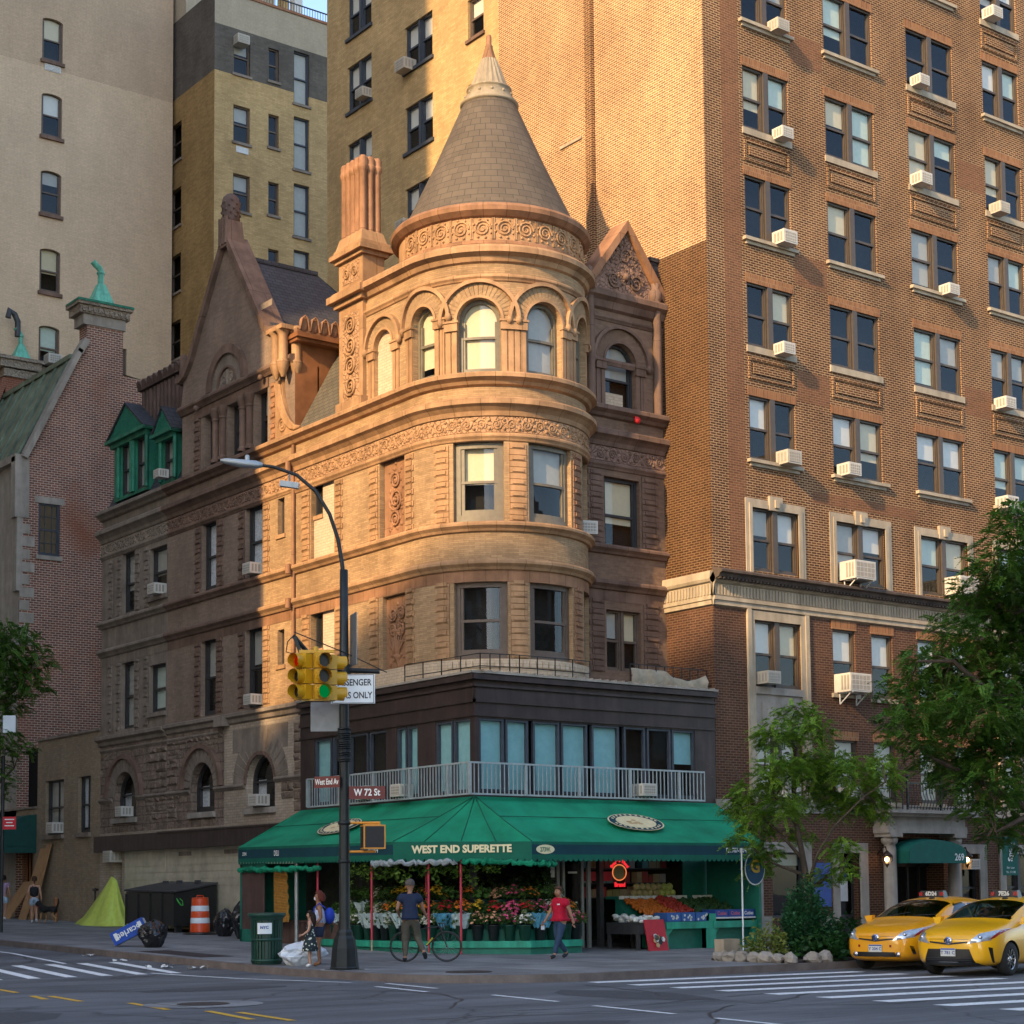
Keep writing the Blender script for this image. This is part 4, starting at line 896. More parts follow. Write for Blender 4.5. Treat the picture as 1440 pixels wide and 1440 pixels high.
for y in (27.4, 31.0): M.face([r[0 if y == 27.4 else 1] for r in rows] + [(0, y, 3.65)])
M.box(-1.5, 27.4, 3.4, -1.46, 31.0, 3.66); M.box(-1.5, 27.4, 3.4, 0, 27.44, 3.66)
M.build('canopy', 'canvas_dark_green', LY)

# ================================================================== tall red brick house with copper roof and chimneys
BH = thing('red_brick_house', 'red brick house with green copper roof and tall end chimney', 'building', (3, 29.5, .75))
F29 = FY(29.5)
BP = [(-.1, .5), (-.1, 18.2), (-.2, 19.3), (.3, 19.9), (1.7, 22.7), (2.3, 24.0), (2.75, 24.7), (2.8, 25.5), (4.4, 25.5), (4.4, 23.6), (9, 23.2)]
def btop(q):
    for (a, z), (b, w) in zip(BP[3:], BP[4:]):
        if a <= q <= b + 1e-6 and b > a: return z + (w - z) * (q - a) / (b - a)
    return 19.6
M = MB(); M.wall(F29, 0, 9, .5, 24, [op(.78, 1.7, 15.55, 17.7, rec=.15)], .15, top=btop, brk=[.3, 1.7, 2.3, 2.75, 2.799, 2.8, 4.4, 4.401]); M.build('gable_wall', 'brick_red', BH)
window(BH, F29, .78, 1.7, 15.55, 17.7, .12, fm='frame_navy', mun=(3, 4), t=.07)
M = MB(); M.fbox(F29, .6, 1.88, 17.7, 17.98, -.05, .02); M.fbox(F29, .68, 1.8, 15.38, 15.55, -.05, .06)
M.fbox(F29, -.25, .35, 17.0, 19.5, -.4, .06); M.fbox(F29, -.15, .1, 14.0, 17.0, -.4, .04)
for i in range(9): M.fbox(F29, 0, .62 if i % 2 else .42, 12.2 + i * .52, 12.2 + i * .52 + .4, -.05, .03)
M.fbox(F29, -.2, .62, 11.8, 12.2, -.3, .04)
M.bar((.1, 29.5, 19.45), (2.45, 29.5, 24.35), .5, .22, up=(0, 0, 1)); M.bar((2.4, 29.5, 24.2), (2.72, 29.5, 24.8), .5, .25)
M.fbox(F29, 2.6, 4.5, 25.5, 25.95, -.9, .06); build_split(M, 'stone_trim', 'limestone_grey', BH)
M = MB(); M.fbox(F29, 2.8, 4.4, 23.5, 25.5, -.8, -.001); M.fbox(F29, 4.4, 4.41, 23, 25.5, -.8, 0); M.build('chimney_shaft', 'brick_red', BH)
M = MB(); M.fbox(F29, 2.4, 4.65, 25.95, 26.3, -1.0, .16); M.fbox(F29, 2.3, 4.75, 26.3, 26.42, -1.1, .26)
for i in range(9): M.fbox(F29, 2.5 + i * .24, 2.62 + i * .24, 26.0, 26.2, .16, .24)
M.build('chimney_cornice', 'carved_grey', BH)
def cowl(x, y, z, s, par, bend=True, m='verdigris_light'):
    M = MB(); M.hexa([(x - .5 * s, y - .4 * s, z), (x + .5 * s, y - .4 * s, z), (x + .5 * s, y + .4 * s, z), (x - .5 * s, y + .4 * s, z), (x - .14 * s, y - .14 * s, z + .95 * s), (x + .14 * s, y - .14 * s, z + .95 * s), (x + .14 * s, y + .14 * s, z + .95 * s), (x - .14 * s, y + .14 * s, z + .95 * s)])
    M.tube([(x, y, z + .9 * s), (x, y, z + 1.5 * s), (x - .06 * s, y, z + 1.62 * s), (x - .22 * s, y, z + 1.72 * s), (x - .34 * s, y, z + 1.85 * s)], .13 * s, 8); M.lathe([(.16 * s, 0), (.18 * s, .06), (.14 * s, .1)], (x, y, z + 1.38 * s), 8); M.build('chimney_cowl', m, par)
cowl(3.6, 30.0, 26.5, 1.05, BH)
M = MB(); M.box(2.28, 29.2, 26.42, 4.78, 30.55, 26.52); M.hexa([(2.35, 29.3, 26.42), (4.7, 29.3, 26.42), (4.7, 30.5, 26.42), (2.35, 30.5, 26.42), (3.1, 29.7, 26.6), (4.1, 29.7, 26.6), (4.1, 30.2, 26.6), (3.1, 30.2, 26.6)]); M.build('chimney_cap', 'verdigris', BH)
M = MB(); P = [(0, 29.7, 19.6), (0, 37.5, 19.6), (2.2, 37.5, 24.0), (2.2, 29.7, 24.0)]; M.face(P); M.face([(2.2, 29.7, 24.0), (2.2, 37.5, 24.0), (8, 37.5, 23.3), (8, 29.7, 23.3)])
for i in range(7): y = 29.9 + i * 1.2; M.bar((-.03, y, 19.6), (2.17, y, 24.03), .08, .08)
M.bar((2.2, 29.6, 24.05), (2.2, 37.5, 24.05), .25, .2); M.build('copper_roof', 'lead_green', BH)
M = MB(); M.wall(FX(0), 29.5, 37.5, .5, 19.6); M.box(-.25, 29.5, 19.3, 0, 37.5, 19.6); M.build('front_wall', 'limestone_grey', BH)
M = MB(); M.box(2.2, 37.0, 20, 3.6, 38, 25.2); M.bar((1.2, 37.2, 22.2), (2.2, 37.2, 24.9), .5, .25); M.build('rear_chimney', 'brick_red', BH)
M = MB(); M.box(2.1, 36.9, 25.0, 3.7, 37.9, 25.35); M.box(1.9, 36.8, 25.4, 3.8, 37.9, 25.75); M.box(1.8, 36.7, 25.75, 3.9, 37.9, 25.9); M.build('chimney_cornice', 'carved_grey', BH)
cowl(3.0, 37.3, 25.9, .8, BH)
M = MB(); M.tube([(2.85, 37.3, 27.0), (2.85, 37.3, 27.7), (2.7, 37.3, 28.0), (2.45, 37.3, 28.15), (2.4, 37.3, 27.8)], .14, 8); M.build('flue_pipe', 'steel_dark', BH)

# ================================================================== tan apartment tower at the far left
TB = thing('tan_apartment_tower', 'tall plain tan brick apartment tower with one column of arched windows', 'building', (5, 38, 1))
F38 = FY(38); rows_ = [42.75, 39.1, 35.38, 31.66, 28.0, 24.35, 46.4]
TO2 = [op(4.13, 5.14, z - 2.08, z, .16) for z in rows_] + [op(7.75, 8.5, 25.2, 27.6)]
ztop = lambda q: 40.25 - (q - 2.1) * .0
M = MB(); M.wall(F38, -30, 10.82, .8, 40.3, TO2, .2); M.face([(10.82, 38, .8), (10.82, 70, .8), (10.82, 70, 52), (10.82, 38, 52)]); M.build('wall', 'brick_tan', TB)
M = MB(); M.wall(F38, -30, 10.82, 40.3, 52, TO2[:1] + TO2[6:7], .2); M.build('upper_wall', 'brick_tan_dark', TB)
M = MB(); M.box(-30, 38.7, 1, 10.7, 38.75, 52); M.build('dark_backing', 'interior_dark', TB)
for o, b in zip(TO2, [(.5, 'blind_cream'), (.5, 'blind_white'), (.3, 'blind_grey'), (.55, 'blind_cream'), (.55, 'blind_teal'), (.5, 'blind_cream'), (.5, 'blind_grey'), None]):
    window(TB, F38, o['a'], o['b'], o['z0'], o['z1'], .16, r=o.get('r', 0), fm='frame_brown', blinds=[b], sill=(.12, .16), sillm='brownstone', t=.08)
M = MB(); M.fbox(F38, 4.25, 5.05, 40.18, 40.52, -.05, .03)
for i in range(4): M.fbox(F38, 4.3, 5.0, 40.22 + i * .07, 40.25 + i * .07, .03, .05)
M.build('vent', 'frame_white', TB)

# ================================================================== ochre brick apartment block behind
YB = thing('ochre_apartment_block', 'ochre brick apartment block with a sooty top storey and roof terrace', 'building', (14, 34, 1))
F34, X11 = FY(34), FX(11)
rw = [(42.4, 1.75), (39.1, 1.8), (35.75, 1.8), (32.45, 1.8), (29.1, 1.8), (25.8, 1.8)]
YO = []
for z, h in rw: YO += [op(12.0, 12.9, z - h, z), op(13.89, 14.46, z - 1.6, z + .03), op(15.29, 16.16, z - 2.35, z + .28)]
M = MB(); M.wall(F34, 11, 20, 1, 40.55, YO, .2); M.build('wall', 'brick_yellow', YB)
M = MB(); M.wall(F34, 11, 20, 40.55, 42.85, YO, .2); M.wall(X11, 34, 50, 40.55, 44.5); M.build('sooty_wall', 'brick_soot', YB)
M = MB(); M.wall(F34, 11, 20, 42.85, 44.5, []); M.face([(11, 34, 44.5), (20, 34, 44.5), (20, 50, 44.5), (11, 50, 44.5)]); M.build('parapet_wall', 'brick_cream', YB)
XO = [op(37.4, 38.6, z - 1.9, z) for z in (39.3, 36.0, 32.7, 29.4, 26.1)]
M = MB(); M.wall(X11, 34, 50, 1, 40.55, XO, .2); M.build('side_wall', 'brick_ochre', YB)
M = MB(); M.box(11.5, 34.6, 1, 20, 34.65, 44); M.box(11.5, 34.6, 1, 11.55, 50, 44); M.build('dark_backing', 'interior_dark', YB)
r9 = random.Random(9)
for i, o in enumerate(YO):
    k = i % 3; window(YB, F34, o['a'], o['b'], o['z0'], o['z1'], .18, fm=('frame_brown', 'frame_brown', 'frame_navy')[k], blinds=[(.4, 'blind_grey') if k == 0 else ((.97, 'blind_grey') if k == 2 else None)], sill=(.08, .12), sillm='brownstone_grey')
for o in XO: window(YB, X11, o['a'], o['b'], o['z0'], o['z1'], .18, fm='frame_brown', sill=(.08, .12), sillm='brownstone_grey')
M = MB(); M.fbox(F34, 10.95, 20, 44.5, 44.62, -.3, .06); M.build('coping', 'copper_brown', YB)
M = MB(); M.bar((11, 34.1, 45.1), (20, 34.1, 45.1), .05)
for i in range(60): M.bar((11 + i * .15, 34.1, 44.6), (11 + i * .15, 34.1, 45.1), .02)
M.build('railing', 'metal_black', YB)
M = MB(); M.box(11, 37, 44.5, 15.9, 46, 50); M.build('penthouse', 'brick_cream', YB)
M = MB(); M.box(16.5, 36.0, 44.5, 16.95, 36.5, 50); M.build('terrace_post', 'frame_white', YB)
M = MB(); M.box(16.05, 36.4, 44.5, 16.4, 36.9, 50); M.build('terrace_column', 'brick_yellow', YB)
M = MB(); M.fbox(F34, 12.14, 12.8, 36.8, 37.1, -.05, .03); M.build('vent', 'frame_white', YB)
M = MB(); M.box(11.02, 35, 50, 11.04, 36, 50.1)
# ================================================================== big apartment house on the right
AB = thing('brick_apartment_house', 'large orange brick apartment house with rows of paired windows and a stone cornice', 'building', (15, -2.4, .15))
F0 = FY(-2.4); SX = FX(8.0)
CX = [(9.6, 11.52), (13.16, 15.38), (17.05, 19.36), (20.93, 22.85), (24.6, 26.8)]
RZ = [36.4, 33.0, 29.65, 26.32, 22.95, 19.67, 16.25, 12.9]
AO = []
for z in RZ:
    for a, b in CX: AO.append(op(a, b, z - 1.92 if z > 13 else 11.03, z))
LO2 = [op(9.6, 11.52, 7.61, 9.57), op(12.93, 13.92, 7.61, 9.57), op(14.66, 15.62, 7.55, 9.55), op(16.81, 17.8, 7.6, 9.55), op(18.5, 19.5, 7.6, 9.55), op(20.93, 22.85, 7.6, 9.55),
       op(9.6, 11.5, 4.36, 6.28), op(12.9, 13.9, 4.36, 6.2), op(14.66, 15.65, 4.36, 6.2), op(16.79, 17.76, 4.36, 6.2), op(18.5, 19.58, 4.36, 6.2), op(20.93, 22.85, 4.36, 6.2)]
M = MB(); M.wall(F0, 8.0, 30, 10.83, 38, AO, .2); M.build('wall', 'brick_orange', AB)
GD = [op(10.15, 11.42, .9, 2.8, rec=.15), op(12.94, 13.86, .17, 2.78, rec=.3), op(15.1, 17.75, .17, 3.25, rec=.7), op(18.57, 19.48, .6, 2.83, rec=.2), op(20.8, 22.4, .6, 2.83, rec=.2)]
M = MB(); M.wall(F0, 8.0, 30, 4.28, 9.87, LO2, .22); M.wall(F0, 8.0, 30, .15, 3.97, GD, .3); M.build('lower_wall', 'brick_brown', AB)
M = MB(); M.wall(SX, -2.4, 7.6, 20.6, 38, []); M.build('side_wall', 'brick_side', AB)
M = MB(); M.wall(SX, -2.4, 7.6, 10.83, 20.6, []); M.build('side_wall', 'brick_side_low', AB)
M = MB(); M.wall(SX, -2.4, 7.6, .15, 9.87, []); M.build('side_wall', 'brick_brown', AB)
M = MB(); M.box(7.86, 2.55, 19, 8.0, 2.9, 38); M.build('side_pilaster', 'brick_orange', AB)
M = MB(); M.fbox(SX, 3.2, 4.3, 25.6, 25.7, 0, .05); M.build('side_ledge', 'limestone', AB)
# yellow brick rear wing with its own windows
BW = FX(8.05)
BO = []
for z in (37.1, 33.36, 30.3, 27.25, 24.2, 21.2): BO.append(op(11.63, 13.41, z - 1.7, z))
for z in (36.3, 33.36, 30.3, 27.25, 24.2): BO.append(op(15.68, 17.39, z - 1.8, z))
for z in (35.8, 32.76, 29.7, 26.7): BO.append(op(8.52, 9.45, z - 1.1 - .35, z))
M = MB(); M.wall(BW, 7.6, 18.9, 1, 40, BO, .2); M.face([(8.05, 18.9, 1), (20, 18.9, 1), (20, 18.9, 40), (8.05, 18.9, 40)]); M.build('rear_wing_wall', 'brick_yellow', AB)
M = MB(); M.box(8.7, -1.6, .2, 8.75, 18.8, 37); M.box(8.3, -1.6, .2, 30, -1.55, 37.5); M.face([(8, -2.4, 38), (30, -2.4, 38), (30, 18.9, 38), (8, 18.9, 38)]); M.build('dark_backing', 'interior_dark', AB)
rr = random.Random(21)
for o in BO: window(AB, BW, o['a'], o['b'], o['z0'], o['z1'], .16, fm='frame_navy' if o['a'] > 10 else 'frame_brown', cols=2 if o['a'] > 10 else 1, mull=.12, blinds=[(.5, 'blind_white')] * 2, sill=(.08, .12), sillm='frame_navy' if o['a'] > 10 else 'brownstone')
# corner strip and patches of newer, darker brick; soldier lintels; stone sills; sunk brick panels
M = MB(); M.fbox(F0, 8.72, 9.42, 10.9, 37.9, -.01, .004)
for z, a, b in ((27.0, 11.65, 13.05), (20.0, 11.65, 13.05), (16.4, 11.65, 13.05), (13.35, 12.2, 17.0), (17.2, 19.5, 20.9), (24.9, 19.5, 20.85)): M.fbox(F0, a, b, z, z + (.95 if b - a < 2 else .35), -.01, .004)
build_split(M, 'dark_brick_patch', 'brick_orange_dark', AB)
m_brick('brick_soldier', (.33, .15, .065), (.22, .095, .045), (.34, .22, .12), bw=.075, rh=.3, ms=.008, stain=.3)
PAN = {(0, 26.32), (0, 19.67), (1, 26.32), (1, 19.67), (2, 29.65), (2, 26.32), (2, 19.67), (3, 33.0), (3, 26.32), (3, 19.67), (4, 29.65), (4, 22.95)}
def dress(w, a, b, z, zs, lintel=True, mode='sill'):
    if lintel: M = MB(); M.fbox(F0, a - .06, b + .06, z, z + .27, -.01, .02); M.build('lintel', 'brick_soldier', w)
    M = MB()
    if mode == 'panel':
        M.fbox(F0, a - .06, b + .1, zs - .2, zs, -.1, .05); M.build('sill', 'limestone', w); M = MB()
        P = MB()
        for x0, x1, y0, y1 in ((a, b, zs - .42, zs - .34), (a, b, zs - 1.0, zs - .92), (a, a + .08, zs - .92, zs - .42), (b - .08, b, zs - .92, zs - .42), (a + .2, b - .2, zs - .82, zs - .52)): P.fbox(F0, x0, x1, y0, y1, -.02, .04)
        P.build('brick_panel', 'brick_orange', w)
    elif mode == 'sill': M.fbox(F0, a - .12, b + .2, zs - .1, zs, -.1, .14); M.fbox(F0, a - .02, b + .1, zs - .2, zs - .1, -.1, .06); M.build('sill', 'limestone', w)
    elif mode == 'thin': M.fbox(F0, a - .1, b + .1, zs - .13, zs, -.1, .1); M.build('sill', 'limestone', w)
bl = random.Random(31)
for i, o in enumerate(AO):
    k = i % 5; z = o['z1']; w = window(AB, F0, o['a'], o['b'], o['z0'], z, .115, fm='frame_bronze', cols=2, mull=.2, t=.06, blinds=rnd_blinds(2, bl, .85))
    dress(w, o['a'], o['b'], z, o['z0'], z > 13, None if z < 13 else ('panel' if (k, z) in PAN or z > 33 else 'sill'))
for i, o in enumerate(LO2):
    w = window(AB, F0, o['a'], o['b'], o['z0'], o['z1'], .13, fm='frame_bronze', cols=2 if o['b'] - o['a'] > 1.5 else 1, mull=.2, blinds=[(.5, 'blind_white'), (.52, 'blind_cream')] if i < 6 else [(.95, 'blind_grey')] * 2)
    if i % 6 not in (0, 5): dress(w, o['a'], o['b'], o['z1'], o['z0'], True, 'thin')
# stone window surrounds on the storey above the cornice and at the corner bay below it
M = MB()
for k, (a, b) in enumerate(CX):
    z0, z1 = 10.85, 12.9
    for d, w in ((.03, .26), (.06, .12)):
        M.fbox(F0, a - w, a, z0, z1 + w, -.02, d); M.fbox(F0, b, b + w + .04, z0, z1 + w, -.02, d); M.fbox(F0, a, b, z1, z1 + w, -.02, d)
    c = (a + b) / 2; M.fbox(F0, c - .27, c + .27, z1 - .02, z1 + .4, -.02, .09); M.fbox(F0, c - .08, c + .08, z1 + .06, z1 + .3, .09, .15)
for a, b in ((9.6, 11.52), (20.93, 22.85)):
    M.fbox(F0, a - .24, a, 4.28, 9.84, -.02, .05); M.fbox(F0, b, b + .28, 4.28, 9.84, -.02, .05); M.fbox(F0, a, b, 9.57, 9.84, -.02, .05); M.fbox(F0, a - .3, a - .14, 4.28, 9.87, -.02, .08); M.fbox(F0, b + .18, b + .34, 4.28, 9.87, -.02, .08)
build_split(M, 'window_surround', 'limestone', AB)
M = MB()
for a, b in ((9.6, 11.52), (20.93, 22.85)): M.fbox(F0, a, b, 6.28, 7.61, -.1, .015); M.fbox(F0, a - .02, b + .02, 7.4, 7.61, -.1, .08); M.fbox(F0, a + .25, b - .25, 6.55, 7.15, .015, .04)
build_split(M, 'spandrel_panel', 'limestone_grey', AB)
# cornice with fluted frieze, returning a little way along the side wall
M = MB()
for fr, a, b in ((F0, 7.96, 30), (SX, -2.44, 7.6)):
    M.band(fr, a, b, [(0, 9.85), (.08, 9.88), (.08, 10.0), (.12, 10.02), (.12, 10.12), (.05, 10.14), (.05, 10.5), (.12, 10.54), (.16, 10.62)])
    n = int((b - a) / .13)
    for i in range(n): x = a + i * .13; M.fbox(fr, x + .03, x + .1, 10.17, 10.47, .05, .085)
M.band(SX, -2.44, 7.6, [(.16, 10.62), (.14, 10.84), (0, 10.86)]); M.build('stone_frieze', 'limestone', AB)
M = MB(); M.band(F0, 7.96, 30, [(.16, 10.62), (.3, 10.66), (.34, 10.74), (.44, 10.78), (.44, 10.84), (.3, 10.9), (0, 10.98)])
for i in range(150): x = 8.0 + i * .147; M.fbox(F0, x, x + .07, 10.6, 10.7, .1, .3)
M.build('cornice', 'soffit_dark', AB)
M = MB(); M.fbox(F0, 7.95, 30, 3.96, 4.3, -.1, .06); M.build('band_course', 'limestone_grey', AB)
# street level: stone plinth, pilasters, door surrounds, portico, shop window
M = MB(); M.fbox(F0, 8.0, 10.1, .15, .95, -.05, .03); M.fbox(F0, 11.5, 12.6, .15, .95, -.05, .03); M.fbox(F0, 19.9, 30, .15, .7, -.05, .03)
for a, b in ((12.66, 12.94), (13.86, 14.2), (18.27, 18.57), (19.48, 19.84), (9.5, 9.72), (11.45, 11.75), (20.5, 20.8), (22.4, 22.7)): M.fbox(F0, a, b, .15, 3.1, -.05, .06)
for a, b in ((12.66, 14.2), (18.27, 19.84), (20.5, 22.7), (9.5, 11.75)): M.fbox(F0, a, b, 2.8, 3.1, -.05, .065)
build_split(M, 'stone_surround', 'limestone_grey', AB)
M = MB()
for x in (14.84, 17.85): M.lathe([(.26, .15), (.26, .4), (.2, .46), (.2, 2.9), (.17, 3.05), (.24, 3.1), (.26, 3.22), (.2, 3.3)], (x, -2.75, 0), 14)
for x in (14.84, 17.85): M.box(x - .28, -3.05, 3.28, x + .28, -2.4, 3.4)
M.box(14.5, -3.02, 3.4, 18.2, -2.4, 3.62); M.box(14.55, -2.98, 3.62, 18.15, -2.4, 3.9); M.box(14.4, -3.15, 3.9, 18.4, -2.4, 4.0); M.box(14.3, -3.3, 4.0, 18.55, -2.4, 4.1)
M.build('portico', 'limestone_grey', AB)
M = MB()
def iron_rail(a, b, y, z0, z1):
    M.bar((a, y, z1), (b, y, z1), .04); M.bar((a, y, z0 + .06), (b, y, z0 + .06), .03)
    n = int((b - a) / .14)
    for i in range(n + 1):
        x = a + (b - a) * i / n; M.tube([(x, y, z0), (x, y - .1, z0 + .28), (x, y - .03, z0 + .5), (x, y, z1)], .012, 5)
iron_rail(15.2, 18.3, -3.2, 4.12, 4.92)
for x in (15.2, 16.75, 18.3): M.bar((x, -3.2, 4.1), (x, -3.2, 5.1), .06); M.sphere((x, -3.2, 5.12), .06, 8)
for y in (-2.5, -2.75, -3.0): M.bar((15.2, y, 4.1), (15.2, y, 4.9), .025); M.bar((18.3, y, 4.1), (18.3, y, 4.9), .025)
M.build('balcony_railing', 'metal_black', AB)
M = MB()
for i in range(5): M.box(15.12 + i * .53, -1.8, .17, 15.2 + i * .53, -1.74, 3.2)
M.box(15.1, -1.8, 2.4, 17.75, -1.74, 2.5); M.box(15.1, -1.8, .17, 17.75, -1.74, .8); M.build('entrance_doors', 'frame_dark', AB)
M = MB(); M.fbox(F0, 12.94, 13.86, .17, .95, -.3, -.26); M.fbox(F0, 12.94, 13.02, .95, 2.78, -.3, -.26); M.fbox(F0, 13.78, 13.86, .95, 2.78, -.3, -.26); M.fbox(F0, 13.02, 13.78, 2.4, 2.46, -.3, -.26)
D1 = M.build('door', 'frame_dark', AB)
M = MB(); M.fquad(F0, 13.02, 13.78, .95, 2.78, -.28); M.build('pane', 'glass_shop', D1)
M = MB(); M.fquad(F0, 13.2, 13.6, 1.35, 1.95, -.255); M.fquad(F0, 13.3, 13.58, 1.98, 2.05, -.255); build_split(M, 'notice', 'frame_white', D1)
m_plain('poster_blue', (.02, .06, .26), .5)
M = MB(); M.fquad(F0, 13.3, 13.58, 2.08, 2.2, -.254); M.build('sticker', 'poster_blue', D1)
window(AB, F0, 10.15, 11.42, .9, 2.8, .12, fm='frame_dark', bar=False, glass='glass_shop', blinds=[(.2, 'blind_white')])
window(AB, F0, 18.57, 19.48, .6, 2.83, .18, fm='frame_dark', blinds=[None]); window(AB, F0, 20.8, 22.4, .6, 2.83, .18, fm='frame_dark', cols=2, blinds=[None])
M = MB(); M.fbox(F0, 11.86, 12.56, 1.2, 2.5, 0, .05); PO_ = M.build('blue_poster', 'poster_blue', AB)
# entrance awning with its number
AW = thing('entrance_awning', 'rounded dark green entrance awning lettered 269 between two stone columns', 'awning', (16.4, -2.75, 2.5))
m_plain('canvas_teal', (.006, .10, .075), .7, 0, .3, .12)
M = MB(); rows = []
for i in range(13):
    a = pi * i / 12; x = 16.42 - 1.33 * cos(a); rows.append([(x, -2.6, 2.85 + .42 * sin(a)), (x, -3.3, 2.82 + .36 * sin(a))])
M.grid(rows); M.face([r[1] for r in rows]); M.box(15.09, -3.32, 2.48, 17.75, -3.29, 2.84); M.box(15.09, -3.3, 2.48, 15.11, -2.6, 2.84); M.box(17.73, -3.3, 2.48, 17.75, -2.6, 2.84)
M.build('canvas', 'canvas_teal', AW)
m_plain('lettering_white', (.75, .75, .7), .6, 0, .2, .02); m_plain('lettering_cream', (.72, .66, .40), .6, 0, .2, .02)
M = MB(); text_mb(M, '269', .3, (17.4, -3.325, 2.66), (1, 0, 0), (0, 0, 1), off=.006); M.build('number', 'lettering_white', AW)
# pair of lanterns
m_emit('lamp_glow', (1, .55, .2), 9)
m_plain('lantern_metal', (.05, .03, .02), .4, .5)
for x, lab in ((14.66, 'lit wall lantern left of the green entrance awning'), (18.42, 'lit wall lantern right of the green entrance awning')):
    t = thing('wall_lantern', lab, 'lantern', (x, -2.7, 2.6), group='lanterns beside the apartment entrance')
    M = MB(); M.tube([(x, -2.4, 2.75), (x, -2.6, 2.95), (x, -2.75, 2.98), (x, -2.8, 2.85)], .025, 6); M.lathe([(.02, .28), (.1, .2), (.18, .12), (.17, .09)], (x, -2.8, 2.6), 8); M.lathe([(.16, .1), (.17, .08)], (x, -2.8, 2.6), 8); M.lathe([(0, -.28), (.03, -.22), (.06, -.16), (.09, -.14)], (x, -2.8, 2.6), 8)
    for k in range(6): a = k * pi / 3; M.tube([(x + .16 * cos(a), -2.8 + .16 * sin(a), 2.69), (x + .15 * cos(a), -2.8 + .15 * sin(a), 2.55), (x + .08 * cos(a), -2.8 + .08 * sin(a), 2.46)], .01, 4)
    M.build('bracket', 'lantern_metal', t)
    M = MB(); M.sphere((x, -2.8, 2.6), .075, 8); M.build('bulb', 'lamp_glow', t)
# ================================================================== ground, camera, light
def struct(M, name, mat): return tag(M.build(name, mat), None, None, kind='structure')
m, nt, out = new_mat('asphalt')
ob = nd(nt, 'ShaderNodeTexCoord').outputs['Object']
c = ramp(nt, noise_tex(nt, ob, .35, 6, .7), .3, (.09, .094, .10), .7, (.145, .15, .156))
c = mixc(nt, c, ramp(nt, noise_tex(nt, ob, 60, 2), .3, (.6, .6, .6), .75, (1.5, 1.5, 1.5)), .8, 'MULTIPLY')
c = mixc(nt, c, ramp(nt, noise_tex(nt, ob, .9, 5, .7, (.12, 1, 1)), .42, (.62, .62, .62), .58, (1.08, 1.08, 1.08)), .8, 'MULTIPLY')
vo = nd(nt, 'ShaderNodeTexVoronoi', feature='DISTANCE_TO_EDGE', i_Scale=.22); 
wr = nd(nt, 'ShaderNodeTexNoise', i_Scale=1.2, i_Detail=6.0); nt.links.new(ob, wr.inputs['Vector'])
nt.links.new(mixc(nt, ob, wr.outputs['Color'], .35), vo.inputs['Vector'])
c = mixc(nt, c, ramp(nt, vo.outputs['Distance'], .0, (.35, .35, .35), .006, (1, 1, 1)), .85, 'MULTIPLY')
principled(nt, out, c, .72, spec=.4, bump=noise_tex(nt, ob, 90, 2), bstr=.5, bdist=.006)
m, nt, out = new_mat('pavement')
uv = nd(nt, 'ShaderNodeUVMap').outputs[0]; ob = nd(nt, 'ShaderNodeTexCoord').outputs['Object']
br = nd(nt, 'ShaderNodeTexBrick', offset=0.0, i_Scale=1.0); nt.links.new(uv, br.inputs['Vector'])
br.inputs['Mortar Size'].default_value = .02; br.inputs['Brick Width'].default_value = 1.6; br.inputs['Row Height'].default_value = 1.6
br.inputs['Color1'].default_value = (.25, .248, .245, 1); br.inputs['Color2'].default_value = (.18, .179, .178, 1); br.inputs['Mortar'].default_value = (.06, .06, .058, 1)
c = mixc(nt, br.outputs['Color'], ramp(nt, noise_tex(nt, ob, .8, 6, .7), .32, (.55, .54, .53), .66, (1.15, 1.14, 1.12)), .9, 'MULTIPLY')
c = mixc(nt, c, ramp(nt, noise_tex(nt, ob, 5, 4), .62, (1, 1, 1), .7, (.6, .59, .58)), .6, 'MULTIPLY')
principled(nt, out, c, .8, spec=.3, bump=noise_tex(nt, ob, 50, 2), bstr=.3, bdist=.006)
m_stone('kerb_stone', (.16, .13, .115), .3, 2, .8, 30, .2, streak=False); m_stone('kerb_steel', (.12, .085, .07), .3, 2, .7, 30, .2, streak=False)
m_plain('road_white', (.72, .72, .70), .7, 0, .2, .22, 9); m_plain('road_yellow', (.62, .36, .05), .7, 0, .2, .25, 9)
m_plain('iron', (.055, .045, .04), .6, .3, .4, .3, 20)
m_plain('patch_tar', (.065, .067, .07), .75, 0, .3, .25, 12); m_plain('tar_line', (.035, .035, .037), .5, 0, .4, .2)
m_plain('patch_dark', (.05, .04, .038), .8, 0, .2, .2)
def zr(x, y): return GZ(y)
YS = [-400, -120, -60, -40, -30, -24, -18, -14, -12, -10, -8, -6] + [-4 + 3 * i for i in range(32)] + [100, 160, 400]
XS = [-400, -150, -80, -40, -26, -20, -15, -12, -9.5, -8, -5, 0, 10, 30, 80, 160, 400]
M = MB(); M.grid([[(x, y, zr(x, y)) for x in XS] for y in YS], smooth=True); struct(M, 'road', 'asphalt')
